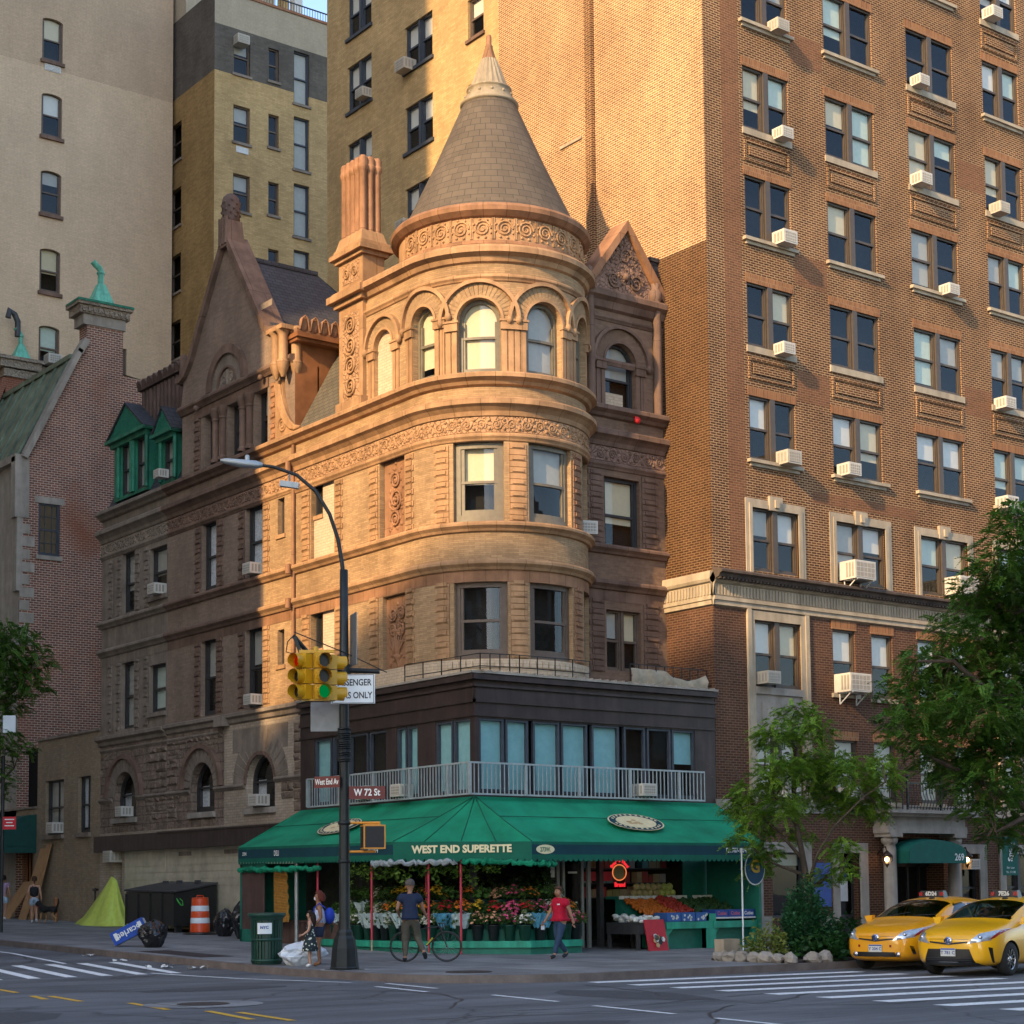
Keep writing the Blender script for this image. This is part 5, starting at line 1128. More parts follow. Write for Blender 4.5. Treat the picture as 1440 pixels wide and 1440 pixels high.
# sidewalk block with a rounded corner and a kerb step
KX, KY, KR = -8.0, -12.5, 3.2
def kedge(n=10):
    P = [(KX, 120), (KX, 60), (KX, 30), (KX, 20), (KX, 12), (KX, 6), (KX, 2), (KX, -2), (KX, -6), (KX, -8)]
    P += [(KX + KR - KR * cos(pi / 2 * i / n), KY + KR - KR * sin(pi / 2 * i / n)) for i in range(n + 1)]
    return P + [(0, KY), (10, KY), (30, KY), (120, KY)]
KE = kedge()
M = MB()
for (x, y), (u, w) in zip(KE, KE[1:]):
    if y != w and abs(w - y) > 1e-6:
        M.face([(x, y, zr(x, y) + .15), (120, y, zr(120, y) + .15), (120, w, zr(120, w) + .15), (u, w, zr(u, w) + .15)])
struct(M, 'sidewalk', 'pavement')
M = MB()
def off(i, d):
    p = V((*KE[max(0, i - 1)], 0)); q = V((*KE[min(len(KE) - 1, i + 1)], 0)); t = (q - p).normalized(); n = V((-t.y, t.x, 0)); a = V((*KE[i], 0)) - n * d
    return (a.x, a.y)
for i in range(len(KE) - 1):
    a, b = KE[i], KE[i + 1]; c_, d_ = off(i, -.16), off(i + 1, -.16); e = .154
    z0, z1 = zr(*a), zr(*b)
    M.face([(*a, z0 + e), (*b, z1 + e), (*d_, z1 + e), (*c_, z0 + e)]); M.face([(*a, z0 - .1), (*b, z1 - .1), (*b, z1 + e), (*a, z0 + e)])
struct(M, 'kerb', 'kerb_stone')
def strip(M, a, b, w, lift=.006):
    a, b = V((*a, 0)), V((*b, 0)); d = (b - a); n = V((-d.y, d.x, 0)).normalized() * w / 2; N = max(1, int(d.length / 1.5))
    for i in range(N):
        p, q = a + d * i / N, a + d * (i + 1) / N
        M.face([(v.x, v.y, zr(v.x, v.y) + lift) for v in (p - n, q - n, q + n, p + n)])
M = MB()
for i in range(24): x = -9.1 - i * .8; strip(M, (x + .18, .7), (x - .45, -3.9), .26)
strip(M, (-9.2, 40), (-9.35, 6), .12); strip(M, (-9.35, 6), (-10.1, .8), .12)
for i in range(10): y = -13.0 - i * 1.28; strip(M, (-5.4 - .1 * i, y), (1.2 - .1 * i, y - .75), .42)
for x, y in ((-9.3, -16.2), (-9.9, -19.6), (-9.2, -12.4), (-8.45, -11.6), (-10.4, -22.8), (-10.9, -26)): strip(M, (x + .15, y + 1.3), (x - .2, y - .9), .11)
strip(M, (-10.0, -3.6), (-8.6, -9.5), .12)
struct(M, 'lane_markings', 'road_white')
M = MB()
for a, b in (((-14.3, -3.6), (-14.9, -6.6)), ((-14.5, -6.0), (-14.75, -8)), ((-14.95, -9.2), (-15.2, -10.4)), ((-14.75, -9.5), (-15.0, -11.4)), ((-14.6, -12.4), (-14.9, -14.4)), ((-14.6, -15.1), (-15.0, -17.2)), ((-14.4, -15.7), (-14.7, -17.8))): strip(M, a, b, .13)
struct(M, 'centre_line', 'road_yellow')
rp_ = random.Random(41)
M = MB()
for x, y, a, b in ((-11.5, -9.5, 1.6, .7), (-7.5, -16.5, .9, 1.9), (-13.5, -21, 2.2, .8), (-3.5, -22.5, 1.2, .9), (-18, -14, 1.5, 1.5), (-9.5, -25.5, 1.8, .6), (-2.5, -14.2, .7, .5)):
    M.face([(x + a * cos(q) * rp_.uniform(.8, 1.1), y + b * sin(q) * rp_.uniform(.8, 1.1), .0035) for q in [2 * pi * k / 9 for k in range(9)]])
struct(M, 'road_patch', 'patch_tar')
M = MB()
for x, y, a, n_ in ((-14, -8, -1.2, 26), (-6, -13.5, -1.9, 22), (-12, -18, -.4, 26), (-4, -18.5, 2.9, 20), (-16, -17, -1.4, 18), (-9.2, 6, -1.65, 34), (-7, -24, .3, 22)):
    p = V((x, y, 0))
    for k in range(n_):
        a += rp_.uniform(-.35, .35); q = p + V((cos(a), sin(a), 0)) * .45; strip(M, (p.x, p.y), (q.x, q.y), rp_.uniform(.02, .06), .0042); p = q
struct(M, 'road_cracks', 'tar_line')
def disc(M, x, y, r, z, m=0, n=28): M.face([(x + r * cos(2 * pi * k / n), y + r * sin(2 * pi * k / n), z) for k in range(n)], m)
t = thing('manhole_cover', 'round iron manhole cover in a pale concrete ring on the road', 'manhole', (-13.9, -13.6, 0))
M = MB(); disc(M, -13.9, -13.6, .95, .008); M.build('concrete_ring', 'pavement', t)
M = MB(); disc(M, -13.9, -13.6, .42, .014); M.lathe([(.34, .0145), (.36, .02), (.4, .02), (.42, .0145)], (-13.9, -13.6, 0), 28); M.build('cover', 'iron', t)
M = MB(); disc(M, -6.35, -10.3, .42, .16); M.lathe([(.38, .158), (.41, .168), (.45, .168), (.47, .156)], (-6.35, -10.3, 0), 28)
tag(M.build('utility_cover', 'iron'), 'flat round utility cover on the sidewalk by the corner', 'manhole')
M = MB(); M.face([(-8 + .5, -1, .2 + GZ(-1) - .044), (-6.6, -1, .2 + GZ(-1) - .044), (-6.6, 2.5, .2 + GZ(2.5) - .044), (-7.5, 2.5, .2 + GZ(2.5) - .044)]); struct(M, 'pavement_patch', 'patch_dark')
# ------------------------------------------------------------------ out of frame: the blocks across the streets, plus one added block, that shade this corner
m_brick('brick_far', (.30, .19, .12), (.24, .15, .10), (.34, .26, .18))
def far_block(label, x0, y0, x1, y1, h, tops=None, wy=None):
    t = thing('apartment_block', label, 'building', ((x0 + x1) / 2, (y0 + y1) / 2, 0)); M = MB()
    tops = tops or [h] * 4
    M.hexa([(x0, y0, 0), (x1, y0, 0), (x1, y1, 0), (x0, y1, 0), (x0, y0, tops[0]), (x1, y0, tops[1]), (x1, y1, tops[2]), (x0, y1, tops[3])]); M.build('walls', 'brick_far', t)
    M = MB(); z = 5
    while z < min(tops) - 3:
        y = y0 + 2
        while y < y1 - 3 and x1 < 0: M.box(x1, y, z, x1 + .04, y + 1.8, z + 1.9); y += 4.2
        x = x0 + 2
        while x < x1 - 3 and y1 < -20: M.box(x, y1, z, x + 1.8, y1 + .04, z + 1.9); x += 4.2
        z += 3.4
    build_split(M, 'window', 'blind_grey', t) if False else M.build('windows', 'blind_grey', t)
far_block('brick apartment block across the avenue, behind the viewer', -64, -1.46, -36, 70, 84)
far_block('added unseen block that sets the low shadow line, behind the viewer', -120, -90, -100, -20.9, 62, [92, 92, 59.3, 59.3])  # invented block, height and sloping top shaped to place the shadow edge
far_block('brick apartment block across the side street, behind the viewer', -6, -62, 40, -34, 20)
# ------------------------------------------------------------------ camera (photographed from the opposite corner, lens shifted upward)
yaw, pit, rol, fpx = radians(37.0337), radians(4.6643), radians(-.54657), 2519.834
Fv = V((sin(yaw) * cos(pit), cos(yaw) * cos(pit), sin(pit))); Rv = V((cos(yaw), -sin(yaw), 0)); Uv = Rv.cross(Fv)
Rv, Uv = Rv * cos(rol) + Uv * sin(rol), -Rv * sin(rol) + Uv * cos(rol)
cam = bpy.data.cameras.new('camera'); co = bpy.data.objects.new('camera', cam); COL.objects.link(co)
co.matrix_world = Matrix(((Rv.x, Uv.x, -Fv.x, -27.23), (Rv.y, Uv.y, -Fv.y, -39.47), (Rv.z, Uv.z, -Fv.z, 1.75), (0, 0, 0, 1)))
cam.sensor_width = 36; cam.lens = fpx / 1440 * 36; cam.shift_y = (1047.435 - 720) / 1440; cam.clip_end = 1500; cam.clip_start = .1
SC.camera = co
# ------------------------------------------------------------------ low evening sun from the left, sky
SD = V((-.855, -.26, .45)).normalized()        # towards the sun
sun = bpy.data.lights.new('sun', 'SUN'); sun.energy = 2.45; sun.angle = radians(.6); sun.color = (1, .69, .36)
so = bpy.data.objects.new('sun', sun); COL.objects.link(so); so.rotation_euler = SD.to_track_quat('Z', 'Y').to_euler()
w = bpy.data.worlds.new('World'); SC.world = w; w.use_nodes = True; nt = w.node_tree; nt.nodes.clear()
sky = nt.nodes.new('ShaderNodeTexSky'); sky.sky_type = 'NISHITA'; sky.sun_disc = False; sky.sun_elevation = math.asin(SD.z); sky.sun_rotation = atan2(SD.x, SD.y)
sky.air_density = 1.0; sky.dust_density = 1.2; sky.ozone_density = 1.0
bg = nt.nodes.new('ShaderNodeBackground'); bg.inputs[1].default_value = .15; wo = nt.nodes.new('ShaderNodeOutputWorld')
nt.links.new(sky.outputs[0], bg.inputs[0]); nt.links.new(bg.outputs[0], wo.inputs[0])
SC.view_settings.view_transform = 'Standard'; SC.view_settings.look = 'None'; SC.view_settings.gamma = 1; SC.view_settings.exposure = 1.62
SC.cycles.max_bounces = 8; SC.cycles.transparent_max_bounces = 24; SC.cycles.use_denoising = True
# ================================================================== green shop awning, flower stand, fruit stand
m_plain('canvas_green', (.006, .20, .10), .75, 0, .25, .32, .9, streak=False)
m_plain('canvas_green_dark', (.006, .105, .065), .75, 0, .25, .15, 2)
m_plain('canvas_navy', (.008, .045, .06), .75, 0, .25, .15, 2)
m_plain('canvas_seam', (.004, .09, .05), .8)
m_plain('green_paint', (.02, .30, .19), .5, 0, .4, .14, 4, streak=True); m_plain('green_paint_dark', (.012, .14, .095), .55, 0, .4, .18, 4)
m_plain('bucket_green', (.008, .045, .03), .45, 0, .4, .2); m_plain('bucket_black', (.012, .014, .016), .45, 0, .4, .2)
m_plain('pole_red', (.42, .035, .06), .5, 0, .4, .15); m_plain('pole_bare', (.4, .3, .2), .6)
m_plain('logo_cream', (.62, .52, .30), .7); m_plain('logo_tan', (.45, .30, .14), .7)
m_plain('panel_brown', (.10, .06, .05), .7, 0, .3, .2, 3, streak=True); m_plain('bamboo', (.50, .25, .05), .6, 0, .3, .3, 12)
m_plain('alu', (.28, .28, .26), .45, .3, .4, .12); m_plain('paper', (.62, .62, .57), .8)
m_plain('poster_red', (.40, .012, .02), .5)
AP = [(-2.7, 6.04), (-2.7, -2.0), (-2.18, -2.62), (-1.55, -3.3), (-.95, -3.95), (-.34, -4.6), (7.65, -4.6)]     # front edge of the awning in plan
ZE = [3.06, 3.0, 2.99, 2.98, 2.97, 2.96, 2.98]
AWN = thing('shop_awning', 'large green shop awning lettered WEST END SUPERETTE wrapping the corner', 'awning', (-.5, -2.45, 3.0))
M = MB(); TOPA = [(-.5, 6.3, 4.17), (-.5, -2.45, 4.17), (7.9, -2.45, 4.17)]
def sheet(M, a, b, c, d, n=28, k=8, sag=.10):
    a, b, c, d = map(V, (a, b, c, d)); rows = []
    for i in range(n + 1):
        r = []
        for j in range(k + 1):
            u, v_ = i / n, j / k; p = (a * (1 - u) + b * u) * (1 - v_) + (d * (1 - u) + c * u) * v_
            p.z -= sag * sin(pi * v_) * (.5 + .5 * abs(sin(u * pi * 4))); r.append(p)
        rows.append(r)
    M.grid(rows)
E3 = [V((x, y, z)) for (x, y), z in zip(AP, ZE)]
sheet(M, TOPA[0], TOPA[1], E3[1], E3[0]); sheet(M, TOPA[1], TOPA[2], E3[6], E3[5])
for i in range(1, 5): sheet(M, TOPA[1], TOPA[1], E3[i + 1], E3[i], 3, 6, .03)
M.face([TOPA[0], E3[0], (-.5, 6.1, 2.95)]); M.face([TOPA[2], E3[6], (7.9, -2.45, 2.95)])
M.build('canopy', 'canvas_green', AWN)
M = MB()
for i in range(1, 6): a, b = V(TOPA[1]), E3[i]; M.tube([a.lerp(b, t / 6) + V((0, 0, .012 - .03 * sin(pi * t / 6))) for t in range(7)], .016, 4)
for a, b, c, d in ((TOPA[0], TOPA[1], E3[1], E3[0]), (TOPA[1], TOPA[2], E3[6], E3[5])):
    p, q = V(a).lerp(V(d), .42), V(b).lerp(V(c), .42); M.tube([p.lerp(q, t / 8) + V((0, 0, -.03)) for t in range(9)], .01, 4)
M.build('seams', 'canvas_seam', AWN)
M = MB(); Q = MB()
for i in range(6):
    (x0, y0), (x1, y1) = AP[i], AP[i + 1]; a, b = E3[i], E3[i + 1]
    navy = i in (0, 5)
    for T, z0, z1, o in ((M, .0, -.07, 0), (Q if navy else M, -.07, -.32, .0), (M, -.32, -.42, 0)):
        T.face([a + V((0, 0, z0)), b + V((0, 0, z0)), b + V((0, 0, z1)), a + V((0, 0, z1))])
    L = (b - a).length; n = max(2, int(L / .16))
    for k in range(n):
        p, q = a.lerp(b, k / n) + V((0, 0, -.42)), a.lerp(b, (k + 1) / n) + V((0, 0, -.42)); m_ = (p + q) / 2
        M.face([p, q, q.lerp(m_, .35) + V((0, 0, -.055)), m_ + V((0, 0, -.075)), p.lerp(m_, .35) + V((0, 0, -.055))])
M.build('valance', 'canvas_green_dark', AWN); Q.build('valance_stripe', 'canvas_navy', AWN)
M = MB()
def on_edge(i, t, txt, size, z, sx=1.0, off=.004, m=0):
    a, b = E3[i], E3[i + 1]; p = a.lerp(b, t); text_mb(M, txt, size, (p.x, p.y, p.z + z), (b - a), (0, 0, 1), m, off=off, sx=sx, thick=.012)
a, b = E3[1], E3[5]; ux = (b - a); nrm = V((ux.x, ux.y, 0)).normalized()
p = a.lerp(b, .5); M2 = MB()
text_mb(M2, 'WEST END SUPERETTE', .255, (p.x, p.y, 2.79), nrm, (0, 0, 1), 0, off=.011, sx=.97, thick=.05)
M2.build('shop_name', 'lettering_cream', AWN)
on_edge(5, .865, 'TEL.787-1874', .17, -.2, .82); on_edge(0, .885, '787-1874', .17, -.2, .75); on_edge(0, .05, '273W.', .13, -.2, .7); on_edge(0, .275, 'DELI', .2, -.2, .7)
on_edge(5, .052, '273W.', .15, -.2, .8, m=1); M.build('small_lettering', ['lettering_white', 'canvas_green_dark'], AWN)
M = MB(); c = E3[5].lerp(E3[6], .052)
M.face([(c.x + .29 * cos(2 * pi * k / 20), c.y - .008, 2.77 + .115 * sin(2 * pi * k / 20)) for k in range(20)]); M.build('number_oval', 'lettering_cream', AWN)
def logo(o, ux, uz, r):
    o, ux, uz = V(o), V(ux).normalized(), V(uz).normalized(); n = ux.cross(uz); M = MB()
    if n.z < 0: n = -n
    for k, (s, lift, m) in enumerate(((1.0, .03, 0), (.95, .034, 1), (.72, .038, 2))): M.face([o + ux * r * s * cos(2 * pi * q / 32) + uz * r * .52 * s * sin(2 * pi * q / 32) + n * (lift + .03) for q in range(32)], m)
    for q in range(26):
        if q % 13 in (0, 12): continue
        a = 2 * pi * q / 26; d = V(o + ux * r * .83 * cos(a) + uz * r * .43 * sin(a) + n * .072); t = (-ux * sin(a) + uz * .52 * cos(a)).normalized(); w = n.cross(t)
        M.face([d + t * .035 + w * .035, d - t * .035 + w * .035, d - t * .035 - w * .035, d + t * .035 - w * .035], 0)
    for q in range(7): c = o + ux * random.uniform(-.3, .3) * r + uz * random.uniform(-.14, .14) * r + n * .072; M.face([c + ux * .1 * cos(k) + uz * .05 * sin(k) for k in range(6)], 3)
    M.build('oval_logo', ['logo_cream', 'canvas_navy', 'logo_cream', 'logo_tan'], AWN)
logo((3.84, -3.66, 3.48), (1, 0, 0), (0, 2.15, 1.2), .92); logo((-1.72, 2.1, 3.49), (0, -1, 0), (2.2, 0, 1.13), .92)
M = MB()
for x, y in AP[1:6:2]: M.bar((x * .95 - .02, y * .95 - .05, 2.9), (-.5, -2.4, 3.5), .04)
for y in (5.9, 2.5): M.bar((-2.62, y, 2.95), (-.5, y, 3.0), .04)
for x in (2.0, 5.0, 7.6): M.bar((x, -4.5, 2.9), (x, -2.4, 3.0), .04)
for (x0, y0), (x1, y1) in zip(AP, AP[1:]): M.bar((x0 * .98, y0 * .98, 2.9), (x1 * .98, y1 * .98, 2.9), .04)
M.build('frame', 'metal_grey', AWN)
# rolled plastic sheeting hanging under the front edge
def crumple(pts, r, n, seed):
    rr_ = random.Random(seed); M = MB(); P = []; R = []
    for a, b in zip(pts, pts[1:]):
        for k in range(n): P.append(V(a).lerp(V(b), k / n) + V((rr_.uniform(-.03, .03), rr_.uniform(-.03, .03), rr_.uniform(-.04, .03)))); R.append(r * rr_.uniform(.6, 1.3))
    M.tube(P, R, 7, smooth=False); return M
m, nt, out = new_mat('clear_plastic'); principled(nt, out, (.26, .29, .29), .18, spec=.6)
m_plain('white_bag', (.62, .66, .70), .3, 0, .5, .1)
tag(crumple([(-2.75, -1.1, 2.46), (-2.7, -2.0, 2.48), (-1.6, -3.25, 2.48)], .07, 22, 4).build('plastic_roll', 'clear_plastic'), 'clear crumpled plastic sheeting rolled under the awning corner', 'sheeting')
tag(crumple([(-1.55, -3.35, 2.5), (-.34, -4.55, 2.46), (.5, -4.55, 2.4)], .07, 20, 5).build('curtain_roll', 'canvas_green'), 'rolled green curtain under the awning near the door', 'sheeting')
tag(crumple([(-2.68, 6.0, 2.42), (-2.68, 1.5, 2.4)], .07, 60, 6).build('curtain_roll', 'canvas_green'), 'rolled green curtain along the left side of the awning', 'sheeting')
# red poles
for i, (x, y, z0, lab) in enumerate(((-2.5, 1.98, .5, 'red pole under the awning above the masked woman'), (-2.55, -.77, .2, 'red pole beside the street light at the flower stand'), (-1.3, -1.4, .5, 'red pole at the back of the flower stand behind the man with the bicycle'), (-2.02, -2.56, .16, 'red pole in front of the flower stand just right of the man with the bicycle'), (-1.47, -3.17, .16, 'red pole at the front wheel of the bicycle'))):
    t = thing('red_pole', lab, 'pole', (x, y, z0), group='red poles holding up the awning'); M = MB(); M.tube([(x, y, z0 + .35), (x, y, 2.62)], .03, 8); M.build('upper_pole', 'pole_red', t)
    M = MB(); M.tube([(x, y, z0), (x, y, z0 + .35)], .026, 8); M.lathe([(.07, z0), (.07, z0 + .02), (.03, z0 + .03)], (x, y, 0), 8); M.build('lower_pole', 'pole_red' if i > 1 else 'pole_bare', t)
# brown panel, bamboo blind and grey post on the avenue side
t = thing('side_panel', 'brown plywood panel in a green frame under the left end of the awning', 'panel', (-2.6, 5.3, .4)); M = MB()
M.box(-2.62, 4.72, .75, -2.57, 5.95, 2.35); M.build('board', 'panel_brown', t); M = MB(); M.box(-2.63, 4.62, .28, -2.55, 6.02, .75); M.box(-2.63, 5.95, .28, -2.55, 6.05, 2.6); M.box(-2.63, 4.62, 2.35, -2.55, 6.05, 2.6); M.box(-2.6, 5.98, .28, -.5, 6.04, 2.6); M.build('frame', 'green_paint_dark', t)
t = thing('bamboo_blind', 'crooked yellow bamboo blind hanging under the awning', 'blind', (-2.45, 4.0, 2.4)); M = MB()
for i in range(34):
    z = 2.4 - i * .043; sh = -.004 * i; M.tube([(-2.45 - .02 * sin(i), 3.62 + sh + .1, z), (-2.45, 4.42 + sh * .2, z - .03)], .02, 5)
M.build('slats', 'bamboo', t)
M = MB(); M.tube([(-2.5, 3.1, .25), (-2.5, 3.1, 2.9)], .06, 8); M.lathe([(.12, .25), (.12, .28), (.06, .3)], (-2.5, 3.1, 0), 8); tag(M.build('grey_post', 'metal_grey'), 'grey steel post under the awning left of the masked woman', 'post')
M = MB(); M.box(-2.2, 1.0, .3, -1.0, 4.4, .95); M.box(-2.25, .95, .95, -.95, 4.45, 1.0); tag(M.build('brown_counter', 'panel_brown'), 'dark brown counter under the awning behind the woman and the girl', 'counter')
# stepped green stand
ST = thing('flower_stand', 'stepped green wooden stand for flower buckets around the corner', 'stand', (-1, -3, .15))
def stand_line(off): return [(-2.35 + off, 2.4), (-2.35 + off, -1.95 + off * .35), (-.2 + off * .35, -4.35 + off), (1.45, -4.35 + off)]
def step(off0, off1, z0, z1, mat, nm):
    A, B = stand_line(off0), stand_line(off1); M = MB()
    for i in range(3):
        a, b, c, d = A[i], A[i + 1], B[i + 1], B[i]
        M.face([(*a, z1), (*b, z1), (*c, z1), (*d, z1)]); M.face([(*a, z0), (*b, z0), (*b, z1), (*a, z1)])
    for i in (0, 3): a, d = A[i], B[i]; M.face([(*a, z0), (*d, z0), (*d, z1), (*a, z1)])
    M.build(nm, mat, ST)
step(0, .55, .36, .52, 'green_paint', 'shelf'); step(.06, .5, .12, .36, 'green_paint_dark', 'base'); step(.5, .95, .5, .8, 'green_paint_dark', 'shelf'); step(.95, 1.5, .6, 1.15, 'green_paint_dark', 'shelf')
# flower buckets
BLOOM = dict(pink=(.62, .09, .20), red=(.52, .02, .03), orange=(.70, .20, .03), yellow=(.68, .42, .03), white=(.66, .64, .55), purple=(.22, .06, .28), blue=(.10, .32, .45), peach=(.62, .33, .2), green=(.10, .22, .05), silver=(.45, .55, .55))
for k, c in BLOOM.items(): m_plain('bloom_' + k, c, .7, 0, .2, .35, 9)
m_leaf('flower_leaf', (.03, .075, .02), (.07, .14, .03)); m_leaf('flower_leaf_pale', (.10, .16, .05), (.16, .22, .09))
protos = {}
def bouquet(kind, seed, loc, label):
    key = (kind, seed)
    if key in protos: return copy_tree(protos[key], loc=loc, rz=random.uniform(0, 6), label=label)
    r = random.Random(seed * 31 + len(kind)); t = thing('flower_bucket', label, 'flower bucket', loc, r.uniform(0, 6), 'buckets of flowers on the green stand')
    M = MB(); M.lathe([(.10, 0), (.12, .02), (.155, .36), (.165, .37), (.165, .39), (.15, .39), (.14, .3)], n=12); M.build('bucket', 'bucket_green' if seed % 3 else 'bucket_black', t, True)
    M = MB(); wrap = kind in ('silver', 'blue')
    for i in range(120 if not wrap else 60):
        a = r.uniform(0, 2 * pi); q = sqrt(r.random()); rad = .26 * q; z = .40 + .34 * r.random() * (1 - .5 * q); c = V((rad * cos(a), rad * sin(a), z)); s = r.uniform(.04, .085)
        d = V((cos(a) * q, sin(a) * q, 1.0)).normalized(); u = d.cross(V((r.uniform(-1, 1), r.uniform(-1, 1), .3))).normalized() * s * .45
        M.face([c - u * .4, c + u + d * s * .5, c + d * s * 1.4, c - u + d * s * .5])
    M.build('leaves', 'flower_leaf' if kind not in ('silver', 'white') else 'flower_leaf_pale', t, True)
    M = MB()
    if wrap:
        for i in range(3):
            rows = []; cx, cy = .1 * cos(i * 2.1), .1 * sin(i * 2.1)
            for z, rr_ in ((.3, .07), (.45, .12), (.6, .19), (.66, .22)): rows.append([V((cx * (1 + z) + (rr_ + .035 * ((k % 2) * 2 - 1) * z) * cos(k * 2 * pi / 14), cy * (1 + z) + (rr_ + .035 * ((k % 2) * 2 - 1) * z) * sin(k * 2 * pi / 14), z + .02 * (k % 3))) for k in range(14)])
            M.grid(rows, cu=True, smooth=False)
    n = 16 if wrap else 36; big = seed % 2
    for i in range(n):
        a = r.uniform(0, 2 * pi); q = sqrt(r.random()); z = .68 - .2 * q * q + r.uniform(-.06, .08); c = V((.27 * q * cos(a), .27 * q * sin(a), z)); s = r.uniform(.03, .045) * (1.35 if big else 1)
        d = V((cos(a) * q * .8, sin(a) * q * .8, 1)).normalized(); u = d.cross(V((.3, .9, .1))).normalized(); v_ = d.cross(u)
        for k in range(6):
            p0 = 2 * pi * k / 6; e0 = u * cos(p0) + v_ * sin(p0); e1 = u * cos(p0 + .8) + v_ * sin(p0 + .8)
            M.face([c, c + e0 * s + d * s * .45, c + (e0 + e1) * s * .7 + d * s * .3, c + e1 * s + d * s * .45], 0)
        M.sphere(c + d * s * .3, s * .4, 6, 0)
    M.build('blossoms', 'bloom_' + kind, t, True)
    protos[key] = t; return t
def along(off, d):
    P = [V((x, y, 0)) for x, y in stand_line(off)]; 
    for a, b in zip(P, P[1:]):
        L = (b - a).length
        if d <= L: return a.lerp(b, d / L)
        d -= L
    return P[-1]
ORD = ['first', 'second', 'third', 'fourth', 'fifth', 'sixth', 'seventh', 'eighth', 'ninth', 'tenth', 'eleventh', 'twelfth', 'thirteenth', 'fourteenth', 'fifteenth', 'sixteenth', 'seventeenth', 'eighteenth', 'nineteenth', 'twentieth', 'twenty-first', 'twenty-second', 'twenty-third', 'twenty-fourth', 'twenty-fifth', 'twenty-sixth']
fr_ = random.Random(12)
SEQ = {0: ['green', 'green', 'silver', 'green', 'white', 'silver', 'silver', 'silver', 'white', 'silver', 'yellow', 'white', 'blue', 'silver', 'peach', 'peach', 'pink', 'white', 'blue', 'yellow', 'pink', 'peach', 'pink'],
       1: ['green', 'white', 'green', 'silver', 'green', 'white', 'orange', 'yellow', 'orange', 'yellow', 'orange', 'red', 'orange', 'yellow', 'red', 'pink', 'red', 'pink', 'white', 'pink', 'green', 'orange', 'red'],
       2: ['green', 'green', 'green', 'white', 'green', 'yellow', 'yellow', 'green', 'orange', 'yellow', 'green', 'orange', 'green', 'peach', 'pink', 'orange', 'green', 'white', 'green', 'purple', 'green']}
KIND = dict(silver='silvery wrapped', blue='blue wrapped', green='leafy green', peach='peach', pink='pink', red='red', orange='orange', yellow='yellow', white='white', purple='purple')
for row, (off_, z, st) in enumerate(((.3, .52, .41), (.74, .8, .41), (1.2, 1.15, .42))):
    for i, k in enumerate(SEQ[row]):
        p = along(off_, .2 + i * st); bouquet(k, fr_.randint(0, 2), (p.x + fr_.uniform(-.03, .03), p.y + fr_.uniform(-.03, .03), z), f'bucket of {KIND[k]} flowers, {ORD[i]} from the left in the {("front", "middle", "back")[row]} row')
# leafy vine hanging under the awning, big plants behind the flowers
m_leaf('vine_leaf', (.06, .13, .02), (.14, .24, .04)); m_leaf('plant_leaf', (.012, .03, .01), (.035, .07, .018))
def leaves_mb(M, centre, rad, n, size, r, flat=.8, droop=0.3, m=0):
    centre = V(centre)
    for i in range(n):
        a = r.uniform(0, 2 * pi); b = r.gauss(0, 1); q = r.random() ** .45
        d = V((cos(a) * cos(b), sin(a) * cos(b), sin(b) * flat)); c = centre + V((d.x * rad[0], d.y * rad[1], d.z * rad[2])) * q
        s = size * r.uniform(.6, 1.35); ax = V((r.gauss(0, 1), r.gauss(0, 1), r.gauss(0, .6) - droop)).normalized(); w = ax.cross(V((r.gauss(0, .5), r.gauss(0, .5), 1))).normalized() * s * .32
        M.face([c, c + ax * s * .5 + w, c + ax * s, c + ax * s * .5 - w], m)
rv = random.Random(5); M = MB()
for i in range(30):
    p = along(-.1, 1.9 + i * .17); leaves_mb(M, (p.x, p.y, 2.3 + rv.uniform(-.1, .15) - .22 * (i % 5 == 0)), (.2, .2, .2 + .1 * (i % 4 == 0)), 34, .1, rv)
tag(M.build('hanging_vine', 'vine_leaf'), 'yellow-green vine hanging under the front edge of the awning', 'plant')
M = MB(); rv = random.Random(8)
for i in range(26): p = along(1.75, .6 + i * .34); leaves_mb(M, (p.x, p.y, 1.95 + rv.uniform(-.2, .3)), (.35, .35, .5), 90, .13, rv)
tag(M.build('display_plants', 'plant_leaf'), 'dark leafy plants massed behind the flower buckets', 'plant', kind='stuff')
# aluminium shop door, window mullions and papers
t = thing('shop_door', 'grey aluminium shop door and side window with papers taped inside', 'door', (2.7, -2.4, .17)); M = MB()
for x0, x1 in ((1.55, 1.63), (2.16, 2.24), (2.34, 2.42), (2.98, 3.06), (3.2, 3.3)): M.box(x0, -2.44, .17, x1, -2.36, 3.3)
for x0, x1, z in ((1.63, 2.16, .95), (1.63, 2.16, 3.2), (2.42, 2.98, .45), (2.42, 2.98, .75), (2.42, 2.98, 3.2)): M.box(x0, -2.43, z, x1, -2.37, z + .1)
M.box(2.42, -2.41, .17, 2.98, -2.38, .45); M.box(1.63, -2.41, .17, 2.16, -2.38, .95); M.build('door_frame', 'alu', t)
M = MB(); M.box(1.63, -2.405, 1.05, 2.16, -2.395, 3.2); M.box(2.42, -2.405, .85, 2.98, -2.395, 3.2); M.build('pane', 'glass_shop', t)
M = MB(); rp = random.Random(3)
for x, z, w_, h in ((1.7, 2.5, .18, .3), (1.92, 2.6, .2, .4), (1.72, 1.9, .2, .25), (1.95, 2.1, .14, .3), (2.5, 2.55, .36, .3), (2.55, 2.2, .3, .05), (2.6, 1.4, .25, .05)): M.box(x, -2.415, z, x + w_, -2.408, z + h)
M.build('papers', 'paper', t)
